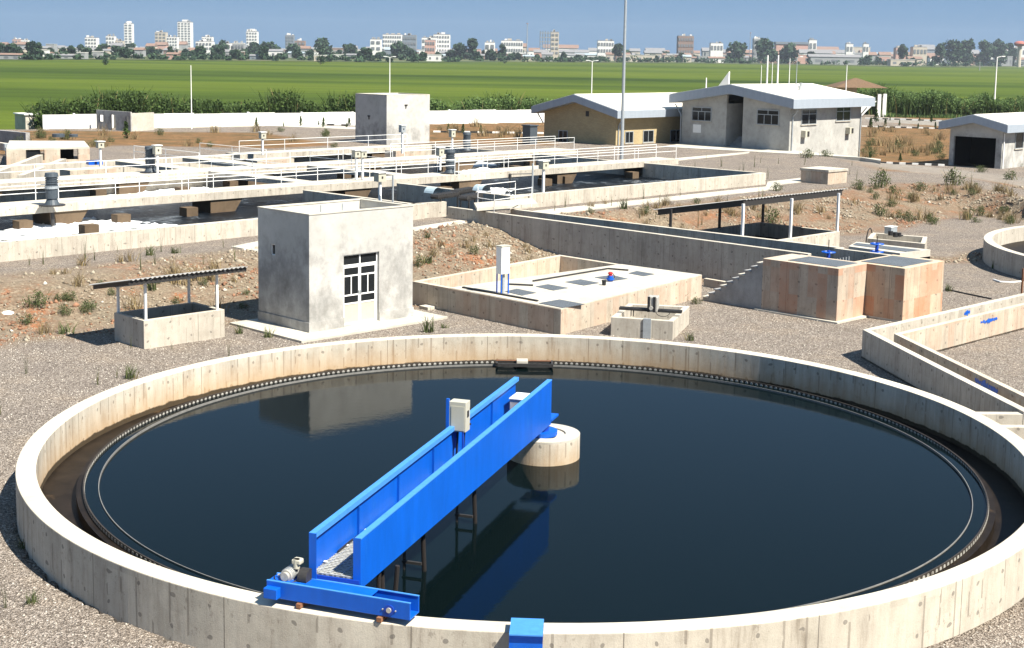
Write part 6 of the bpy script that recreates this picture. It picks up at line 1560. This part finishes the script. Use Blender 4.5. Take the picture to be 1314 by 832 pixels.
zones = (((-40, 300), (335, 432), 'dry', 24, 'dry grass tuft on the stony left bank', (.8, 1.9)), ((-10, 330), (345, 425), 'bush', 12, 'small olive weed on the stony left bank', (.6, 1.1)), ((0, 320), (318, 345), 'stalk', 11, 'thin stalk below the left basin wall', (.7, 1.4)),
         ((532, 690), (295, 350), 'dry', 12, 'dry grass tuft on the bank beside the pump house', (.8, 1.6)), ((745, 1080), (262, 300), 'dry', 30, 'dry grass tuft behind the feed channel', (1, 2.2)), ((700, 1000), (248, 272), 'stalk', 18, 'thin stalk by the long path strip', (.8, 1.6)),
         ((1090, 1314), (240, 284), 'dry', 28, 'dry grass tuft on the stony right bank', (1.2, 2.8)), ((1080, 1314), (240, 290), 'bush', 22, 'small olive weed on the stony right bank', (1., 1.8)), ((0, 330), (440, 560), 'stalk', 10, 'thin stalk on the gravel left of the round tank', (.5, 1)),
         ((20, 450), (168, 190), 'bush', 16, 'low weed on rough ground behind the basins', (1.6, 3.2)), ((20, 450), (168, 190), 'dry', 16, 'dry grass clump behind the basins', (2, 4)), ((1106, 1214), (186, 206), 'bush', 14, 'green weed on the orange plot', (2., 4.)), ((1106, 1214), (168, 206), 'dry', 24, 'dry grass clump on the orange plot', (2.4, 4.5)),
         ((556, 696), (160, 180), 'dry', 14, 'dry grass clump left of the brick building', (2, 4)), ((870, 1110), (205, 235), 'stalk', 16, 'dark stalk on gravel below the white building', (.8, 1.6)))
for (x0, x1), (y0, y1), k, n, lb, (s0, s1) in zones:
    c = 0; tries = 0
    while c < n and tries < n * 30:
        tries += 1; px, py = random.uniform(x0, x1), random.uniform(y0, y1); p = at(px, py, .6); p = at(px, py, gz(p.x, p.y))
        if blocked(np.array([p.x]), np.array([p.y]))[0]: continue
        sz = random.uniform(s0, s1); fx = (px - x0) / (x1 - x0); fy = (py - y0) / (y1 - y0)
        lb2 = '%s %s, %s %s' % (('small', 'mid sized', 'large')[min(2, int(3 * (sz - s0) / (s1 - s0 + 1e-6)))], lb.replace('small ', ''), ('upper', 'lower')[int(fy > .5)], ('left', 'middle', 'right')[min(2, int(fx * 3))])
        plant(k, p.x, p.y, sz, lb2, lb + ' group'); c += 1
# young conifers in rows
def conifer(px, pyb, pyt, z, label, group):
    b = at(px, pyb, z); h_ = max(.6, hgt(px, pyt, b) - z); o = empty('young_conifer', tuple(b), label, 'tree', group); global rng
    k = 9; cs = [(b.x, b.y, z + h_ * (.2 + .75 * i / k)) for i in range(k)]; rs = [h_ * .22 * (1 - .75 * i / k) for i in range(k)]
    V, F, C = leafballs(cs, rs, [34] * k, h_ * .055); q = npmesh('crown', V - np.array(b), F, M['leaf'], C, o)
    MB().cyl(b, b + UP * h_ * .6, h_ * .03, 6, .02).build('trunk', M['trunk'], o)
for x, yb, yt, z, gname in ((1117, 165, 150, 0, 0), (1124, 157, 139, 0, 0), (1136, 162, 151, 0, 0), (1127, 166, 160, 0, 0), (1154, 162, 154, 0, 0), (1162, 152, 143, 0, 0), (1178, 166, 158, 0, 0), (1195, 157, 146, 0, 0), (1180, 156, 150, 0, 0), (1200, 165, 156, 0, 0), (1142, 155, 149, 0, 0),
                            (1116, 206, 194, 0, 1), (1155, 208, 196, 0, 1), (329, 164, 150, PL, 2), (386, 162, 148, PL, 2), (415, 164, 150, PL, 2), (409, 161, 156, PL, 2), (448, 162, 150, PL, 2), (445, 164, 158, PL, 2), (364, 163, 157, PL, 2), (594, 172, 158, PL, 3), (617, 172, 160, PL, 3), (575, 168, 158, PL, 3), (162, 178, 154, PL, 2), (85, 164, 150, PL, 2)):
    conifer(x, yb, yt, z, 'small dark conifer %s' % ('beside the road below the right reeds', 'behind the kerb of the dry orange plot', 'before the white boundary wall left of the tower', 'between the tower and the brick building')[gname], 'young conifers %d' % gname if False else ('young conifers ' + ('by the far road', 'on the dry plot', 'at the boundary wall', 'near the brick building')[gname]))
rs_ = at(10, 405, .3); o = MB().sphere(rs_, .28, 10, 7, .6).build('white_stone', M['lime']); tag(o, 'single large white stone on the left bank', 'stone')

# ================================================================== FAR TOWN
def far_mat(name, col): return simple(name, col, .9, 0, .10, .25, 0)
FM = [far_mat('far_wall_' + n, c) for n, c in (('white', (.66, .65, .62)), ('cream', (.44, .39, .32)), ('grey', (.26, .27, .27)), ('pink', (.45, .28, .23)), ('brown', (.22, .15, .12)), ('slate', (.16, .19, .22)))]
roofs = [far_mat('far_roof_' + n, c) for n, c in (('pale', (.50, .49, .46)), ('rust', (.20, .13, .10)), ('grey', (.18, .18, .185)), ('blue', (.26, .31, .34)))]
fglass = simple('far_window', (.17, .18, .19), .3, 0, .2, 1, 0)
random.seed(21)
edge_y = lambda px: np.interp(px, (0, 160, 330, 500, 657, 880, 1010, 1180, 1314), (76.5, 76.5, 78, 80, 79.5, 81, 83, 86, 86))
hor = lambda px: 56 + px * 22 / 1314.
YE = lambda px, f: HC * FPX / (edge_y(px) - hor(px) - .5) * f
def town(px0, px1, pyt, Y, col, label, floors=0, bays=0, depth=None, extra=None, name='apartment_block'):
    Y = max(Y, YE((px0 + px1) / 2, 1.22)); xm = (px0 + px1) / 2; b = atY(xm, 60, Y); x0, x1 = atY(px0, 60, Y).x, atY(px1, 60, Y).x; h_ = atY(xm, pyt, Y).z; d = depth or (x1 - x0) * .8
    o = empty(name, (b.x, Y, 0), label, 'building'); W = x1 - x0
    MB().box((b.x, Y + d / 2, 0), (W, d, h_)).build('walls', FM[col], o)
    MB().box((b.x, Y + d / 2, h_ + .01), (W * .96, d * .96, h_ * .02 + .5)).build('roof', roofs[2 if col != 2 else 0], o)
    if floors:
        fh = h_ / floors; bw = W / bays; wm = None
        for i in range(1, floors):
            for j in range(bays):
                if wm is None:
                    wo = MB().box((x0 + bw * .5, Y - .3, fh * .3), (bw * .62, .6, fh * .45)).build('window', fglass, o); wm = wo.data; base = Vector((x0 + bw * .5, Y, 0)); wo.location = Vector((bw * j, 0, fh * i))
                else: wo = bpy.data.objects.new('window', wm); COL.objects.link(wo); wo.parent = o; wo.location = Vector((bw * j, 0, fh * i))
    return o, x0, x1, h_, d, Y
big = [ # px0 px1 top Y col floors bays label
    (159.5, 170, 31, 2600, 0, 10, 2, 'slim white high rise left of the tallest white tower'), (228, 245, 29, 2500, 0, 12, 4, 'tallest and widest white tower block in the left half of the skyline'), (199, 213, 42, 2400, 1, 6, 3, 'tan tower block left of the widest white tower'),
    (214, 227.5, 48, 2200, 0, 5, 4, 'mid height white block touching the tan tower'), (316, 330, 41, 2400, 0, 7, 4, 'white block with notched top in the left middle skyline'), (366, 377, 46, 2300, 5, 6, 3, 'dark slate tower right of the notched white block'), (378, 391, 53, 2000, 4, 3, 3, 'low brown brick block beside the slate tower'),
    (136, 147, 47, 2100, 0, 4, 3, 'white block left of the slim white high rise'), (147.5, 158, 53, 1900, 1, 3, 3, 'cream block between the white block and the slim high rise'), (16, 27, 51, 2000, 3, 3, 3, 'pinkish block at the far left skyline'), (27, 36, 52, 1950, 0, 3, 3, 'white block right of the pinkish one at far left'),
    (109, 124, 49, 2100, 0, 4, 4, 'white stepped block in the left skyline'), (251, 272, 54, 1800, 0, 3, 5, 'long low white block right of the tallest tower'), (259, 272, 48, 2100, 0, 4, 4, 'taller white block behind the long low white block'), (280, 296, 56, 1700, 0, 2, 4, 'low white block before the dark tree clump'), (298, 313, 56, 1700, 2, 2, 4, 'low grey block left of the notched white block'),
    (475, 489, 51, 1800, 0, 3, 2, 'plain white block at the left of the central skyline'), (491, 515, 45, 2200, 0, 5, 8, 'wide white banded block in the central skyline'), (516, 534, 46, 2150, 5, 4, 5, 'slate grey slanted block beside the banded white block'), (545, 558, 52, 1800, 3, 3, 4, 'pink building in the central skyline'),
    (541, 560, 49, 2100, 0, 3, 4, 'white block behind the pink building'), (556, 577, 45, 2250, 0, 5, 6, 'white tiered block right of the pink building'), (622, 635, 55, 1700, 0, 2, 2, 'small bright white block right of the tree'), (643, 671, 53, 1900, 0, 3, 9, 'long white three storey block left of the unfinished tower'),
    (707, 717, 42, 2000, 1, 6, 2, 'pale concrete half of the unfinished tower pair'), (767, 788, 53, 1700, 0, 3, 6, 'white arcaded block left of the tall mast'), (870, 890, 47, 1700, 4, 4, 6, 'brown brick block with flat roof right of the tall mast'), (912, 928, 56, 1650, 0, 2, 4, 'small white block among trees in the right skyline'),
    (1038, 1048, 52, 1700, 0, 2, 2, 'white end block of the long dark roofed hall'), (967, 979, 50, 2100, 2, 4, 3, 'pale grey block behind trees in the right skyline'), (1086, 1095, 57, 1600, 0, 2, 2, 'tiny white block in the right skyline'), (1108, 1115, 57, 1600, 0, 2, 2, 'second tiny white block further right in the skyline'),
    (1172, 1190, 61, 1500, 1, 2, 4, 'cream block with curved white roof before the right trees'), (1150, 1165, 62, 1450, 3, 2, 3, 'pink two storey house at the right'), (1300, 1318, 62, 1400, 0, 2, 3, 'pale building at the right edge under the red dome')]
for px0, px1, t, Y, col, fl, by, lb in big:
    o, x0, x1, h_, d, Y = town(px0, px1, t, Y, col, lb, fl, by)
    for k in range(3): MB().box((x0 + (x1 - x0) * random.uniform(.15, .85), Y + d * .4, h_ * 1.02 + .5), ((x1 - x0) * random.uniform(.1, .25), d * .2, random.uniform(1.2, 3.2))).build('roof_hut', FM[random.choice((0, 1, 2))], o)
    if t in (29, 41): MB().box(((x0 + x1) / 2, Y + d / 2, h_ + 1), ((x1 - x0) * .4, d * .4, 4)).build('roof_hut', FM[0], o)
    if t == 41:
        for k in range(4): MB().box((x0 + (x1 - x0) * (k + .5) / 4, Y + 1, h_ + 1), ((x1 - x0) * .12, 2, 3)).build('parapet_tooth', FM[0], o)
    if t == 31: MB().cyl(Vector(((x0 + x1) / 2, Y + d / 2, h_)), Vector(((x0 + x1) / 2, Y + d / 2, h_ + 5)), (x1 - x0) * .42, 14, (x1 - x0) * .3).build('round_top', FM[0], o)
# skeleton tower under construction
x0, x1, Yk = atY(693, 60, 2000).x, atY(706.5, 60, 2000).x, 2000; hk = atY(700, 43, Yk).z
o = empty('unfinished_tower', ((x0 + x1) / 2, Yk, 0), 'unfinished dark concrete frame tower with white lower storeys', 'building')
fl = 6
for i in range(fl + 1): MB().box(((x0 + x1) / 2, Yk + 6, hk * i / fl), (x1 - x0, 12, .9)).build('floor_slab', FM[2], o)
for i in range(5):
    for j in (0, 11): MB().box((x0 + (x1 - x0) * i / 4, Yk + .6 + j, .9), (1.1, 1.1, hk * 1.07)).build('column', FM[5], o)
for i in range(2): MB().box(((x0 + x1) / 2, Yk + .3, hk * i / fl + 1), ((x1 - x0) * .8, .5, hk / fl - 2)).build('wall_panel', FM[0], o)
# long dark roofed hall
x0, x1, Yk = atY(996, 60, 2150).x, atY(1037, 60, 2150).x, 2150; hk = atY(1015, 57, Yk).z
o = empty('long_hall', ((x0 + x1) / 2, Yk, 0), 'long hall with dark roof in the right skyline', 'building')
MB().box(((x0 + x1) / 2, Yk + 8, 0), (x1 - x0, 16, hk)).build('walls', FM[3], o); MB().box(((x0 + x1) / 2, Yk + 8, hk + .01), (x1 - x0 + 2, 18, 3.5)).build('roof', roofs[2] if False else FM[5], o)
# red domed reservoir at the right edge
p = atY(1308, 70, 2050); zt_ = atY(1308, 52, 2050).z; o = empty('domed_reservoir', (p.x, 2050, 0), 'red domed reservoir on a stalk at the right edge of the skyline', 'tower')
m = MB().sphere((p.x, 2050, zt_ - 5), 8.5, 16, 8, .5); m.build('dome', simple('red_dome', (.36, .11, .08), .8, 0, .1, .5, 0), o, smooth=True)
MB().cyl(Vector((p.x, 2050, 0)), Vector((p.x, 2050, zt_ - 6)), 3, 12).build('stalk', FM[1], o)
for px, t, Y, r, lb in ((676, 30, 2000, .9, 'tall thin lattice mast left of the unfinished tower'), (962, 42, 2000, .7, 'thin mast among trees in the right skyline'), (1258, 78, 1300, .5, 'thin pole before the right tree row')):
    b = atY(px, 70, Y); b.z = 0; top = atY(px, t, Y).z; o = empty('radio_mast', tuple(b), lb, 'mast'); MB().cyl(b, Vector((b.x, b.y, top)), r, 6, r * .5).build('pole', FM[2], o)
    MB().cyl(Vector((b.x, b.y, top * .98)), Vector((b.x, b.y, top * 1.0)), r * 1.8, 6).build('tip', FM[3], o)
# low houses
LM = [(0, 'at the left picture edge'), (22, 'below the pinkish block'), (60, 'left of the stepped block'), (116, 'below the white stepped block'), (142, 'below the two pale blocks'), (165, 'below the slim high rise'), (185, 'between the two high rises'), (207, 'below the tan tower'), (236, 'below the tallest white tower'), (265, 'below the long low white block'), (288, 'beside the dark tree clump'), (323, 'below the notched white block'), (350, 'left of the slate tower'), (380, 'below the slate tower'), (412, 'below the large rounded tree'), (445, 'left of the central skyline'), (482, 'below the plain white block'), (503, 'below the banded white block'), (528, 'below the slanted grey block'), (551, 'below the pink building'), (570, 'below the tiered block'), (603, 'below the tall dark tree'), (628, 'below the small bright block'), (657, 'below the long white block'), (685, 'by the lattice mast'), (703, 'below the unfinished tower'), (740, 'left of the arcaded block'), (777, 'below the arcaded block'), (801, 'behind the tall mast'), (835, 'right of the tall mast'), (880, 'below the brown brick block'), (918, 'below the small white block'), (945, 'by the right skyline tree'), (975, 'below the wide dark tree'), (1015, 'below the dark roofed hall'), (1060, 'right of the hall'), (1091, 'below the first tiny block'), (1112, 'below the second tiny block'), (1140, 'left of the pink house'), (1160, 'by the pink house'), (1181, 'below the cream block'), (1215, 'left of the tree row'), (1245, 'below the tree row'), (1280, 'right below the tree row'), (1314, 'below the red dome')]
def near_lm(px): return min(LM, key=lambda q: abs(q[0] - px))[1]
def house(px, py, Y, w_, h_, d, ci, ri, label):
    b = atY(px, py, Y); b.z = -.1; o = empty('town_house', tuple(b), label, 'house', 'low houses of the far town')
    MB().box((b.x, b.y + d / 2, -.1), (w_, d, h_)).build('walls', FM[ci], o)
    if ri == 0: MB().box((b.x, b.y + d / 2, h_ - .08), (w_ * 1.05, d * 1.05, .6)).build('roof', roofs[0], o)
    else:
        a_, c_ = w_ * .54, d * .55; yc = b.y + d / 2
        MB().add([(b.x - a_, yc - c_, h_ - .1), (b.x + a_, yc - c_, h_ - .1), (b.x + a_, yc + c_, h_ - .1), (b.x - a_, yc + c_, h_ - .1), (b.x - a_, yc, h_ + h_ * .35), (b.x + a_, yc, h_ + h_ * .35)], [(0, 1, 5, 4), (2, 3, 4, 5), (1, 2, 5), (3, 0, 4), (3, 2, 1, 0)]).build('roof', roofs[ri], o)
    for k in range(2 if w_ < 18 else 3):
        n_ = 2 if w_ < 18 else 3; MB().box((b.x - w_ / 2 + w_ * (k + .5) / n_, b.y - .1, h_ * .3), (w_ * .14, .25, h_ * .35)).build('window', fglass, o)
edge_y = lambda px: np.interp(px, (0, 160, 330, 500, 657, 880, 1010, 1180, 1314), (76.5, 76.5, 78, 80, 79.5, 81, 83, 86, 86))
hor = lambda px: 56 + px * 22 / 1314.
names_c = ['white', 'cream', 'grey', 'pinkish', 'brown', 'slate']; names_r = ['flat pale', 'rusty pitched', 'grey pitched', 'bluish pitched']
for i in range(260):
    px = -20 + 1354 * (i + random.random()) / 260; ey = edge_y(px); f = random.random()
    Yn = HC * FPX / (ey - hor(px) - .5); Y = min(3500, Yn * (1.02 + (1.5 if px < 650 else .8) * f)); 
    ci = random.choices(range(6), (3, 3, 4, .8, 1.4, 1.4))[0]; ri = random.choices(range(4), (4, 2.2, 3.5, .7))[0]
    k = Y / 1500.; rightf = 1 + .45 * (px > 950) + .15 * (px > 650)
    w_ = random.choice((.7, 1, 1, 1.5, 2.2)) * random.uniform(7, 15) * k * rightf; h_ = rightf * (random.uniform(3.2, 6.5) + (4 * f if random.random() < .4 else 0)) * k
    house(px, 70, Y, w_, h_, random.uniform(8, 14) * k, ci, ri, 'low %s house with %s roof %s' % (names_c[ci], names_r[ri], near_lm(px)))
# far trees
def fartree(px, pyt, wpx, Y, label, group):
    Y = max(Y, YE(px, 1.08)); b = atY(px, 70, Y); b.z = 0; top = max(4, atY(px, pyt, Y).z); w_ = wpx / FPX * Y * 1.3; o = empty('broad_tree', tuple(b), label, 'tree', group)
    k = 9; cs = []; rs_ = []
    for i in range(k):
        a = random.uniform(0, 6.28); q = random.uniform(.0, .34) * w_
        cs.append((b.x + q * math.cos(a), b.y + q * math.sin(a), top * random.uniform(.22, .8))); rs_.append(min(w_ * .30, top * .36) * random.uniform(.7, 1.1))
    cs.append((b.x, b.y, top * .80)); rs_.append(min(w_ * .25, top * .2))
    V, F, C = leafballs(cs, rs_, [95] * (k + 1), w_ * .075 + .5, .9); V[:, 2] = np.maximum(V[:, 2], .2)
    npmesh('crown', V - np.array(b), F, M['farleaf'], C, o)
    MB().cyl(b, b + UP * top * .5, w_ * .035, 6, w_ * .015).build('trunk', M['trunk'], o)
tr = [(286, 53, 26, 'dark tree clump left of the notched white block'), (415, 48, 22, 'large rounded tree in the left middle skyline'), (604, 48, 15, 'tall dark tree right of the tiered white block'), (590, 55, 16, 'tree left of the tall dark tree'), (512, 56, 22, 'tree before the banded white block'), (644, 55, 9, 'small tree before the long white block'),
      (794, 54, 12, 'dark tree just left of the tall mast'), (945, 53, 19, 'tree at the left of the right skyline'), (981, 53, 28, 'wide dark tree before the pale grey block'), (1010, 57, 24, 'tree before the dark roofed hall'), (1158, 54, 11, 'small tree above the pink house'), (1206, 54, 14, 'round dark tree before the long tree row'),
      (1225, 50, 22, 'first big tree of the long dark row at the right'), (1243, 49, 20, 'second big tree of the long dark row at the right'), (1263, 51, 18, 'third big tree of the long dark row at the right'), (1281, 49, 20, 'fourth big tree of the dark row, near the red dome'), (1296, 53, 14, 'last tree of the dark row beside the red dome'),
      (325, 54, 18, 'tree below the notched white block'), (345, 55, 18, 'tree between the notched block and the slate tower'), (376, 57, 22, 'tree before the slate tower'), (450, 56, 14, 'tree right of the large rounded tree'), (165, 56, 14, 'tree at the foot of the slim high rise'), (1040, 66, 10, 'dark tree in front of the hall'), (40, 60, 14, 'tree at the left skyline foot'), (8, 60, 10, 'dark tree at the left edge skyline')]
for px, t, w_, lb in tr: fartree(px, t, w_, 1700 if px < 1150 else 1450, lb, 'trees standing out in the skyline')
for i in range(115):
    px = -10 + 1334 * (i + random.random()) / 115; ey = edge_y(px); Yn = HC * FPX / (ey - hor(px) - .3); f = random.random()
    fartree(px, hor(px) + random.uniform(-4, 5), random.uniform(6, 16), min(3300, Yn * (1.0 + .6 * f)), 'green tree among the low houses %s' % near_lm(px), 'trees among the low houses')
for px, y0, y1, w_, lb in ((135, 83.5, 75, 12, 'lone round bush in the field at left'), (411, 83, 71, 15, 'lone dark bush in the field left of centre'), (648, 82, 77, 6, 'small bush in the field at centre')):
    b = at(px, y0, 0); h_ = hgt(px, y1, b); o = empty('field_bush', tuple(b), lb, 'bush'); ww = w_ / FPX * b.y
    cs = [(b.x + random.uniform(-.3, .3) * ww, b.y, h_ * random.uniform(.3, .7)) for _ in range(8)]; V, F, C = leafballs(cs, [min(ww * .25, h_ * .35)] * 8, [50] * 8, ww * .05); V[:, 2] = np.maximum(V[:, 2], 0)
    npmesh('crown', V - np.array(b), F, M['farleaf'], C, o); MB().cyl(b, b + UP * h_ * .5, .3, 6).build('trunk', M['trunk'], o)

# low scrub and hedges along the far edge of the rice, and between the houses
cs, rs_, ns = [], [], []
for i in range(520):
    px = -30 + 1374 * random.random(); ey = edge_y(px); Yn = HC * FPX / (ey - hor(px) - .3); Y = min(3300, Yn * (1 + .6 * random.random() ** 2))
    
    if px < 700 and random.random() < .45: continue
    b = atY(px, 70, Y); k = Y / 1500
    cs.append((b.x, b.y, random.uniform(1, 3) * k)); rs_.append(random.uniform(3, 7) * k); ns.append(46)
V, F, C = leafballs(cs, rs_, ns, 1.5, .6); V[:, 0] = V[:, 0]; V[:, 2] = np.maximum(V[:, 2], .1)
tag(npmesh('far_hedges', V, F, M['farleaf'], C), 'low scrub and hedges between the rice fields and the town', kind='stuff')

# ================================================================== HAZE
hz = bpy.data.materials.new('haze_air'); hz.use_nodes = True; ht = hz.node_tree; ht.nodes.remove(ht.nodes['Principled BSDF'])
pv = ht.nodes.new('ShaderNodeVolumePrincipled'); pv.inputs['Color'].default_value = (.80, .88, 1, 1); pv.inputs['Density'].default_value = .00008; pv.inputs['Anisotropy'].default_value = .2
ht.links.new(pv.outputs[0], ht.nodes['Material Output'].inputs['Volume'])
hm = MB().obox(Vector((-2600, -60, -2.2)), Vector((5200, 0, 0)), Vector((0, 3900, 0)), UP * 92)
ho = hm.build('haze', hz); tag(ho, 'thin summer haze over the plain', kind='stuff')
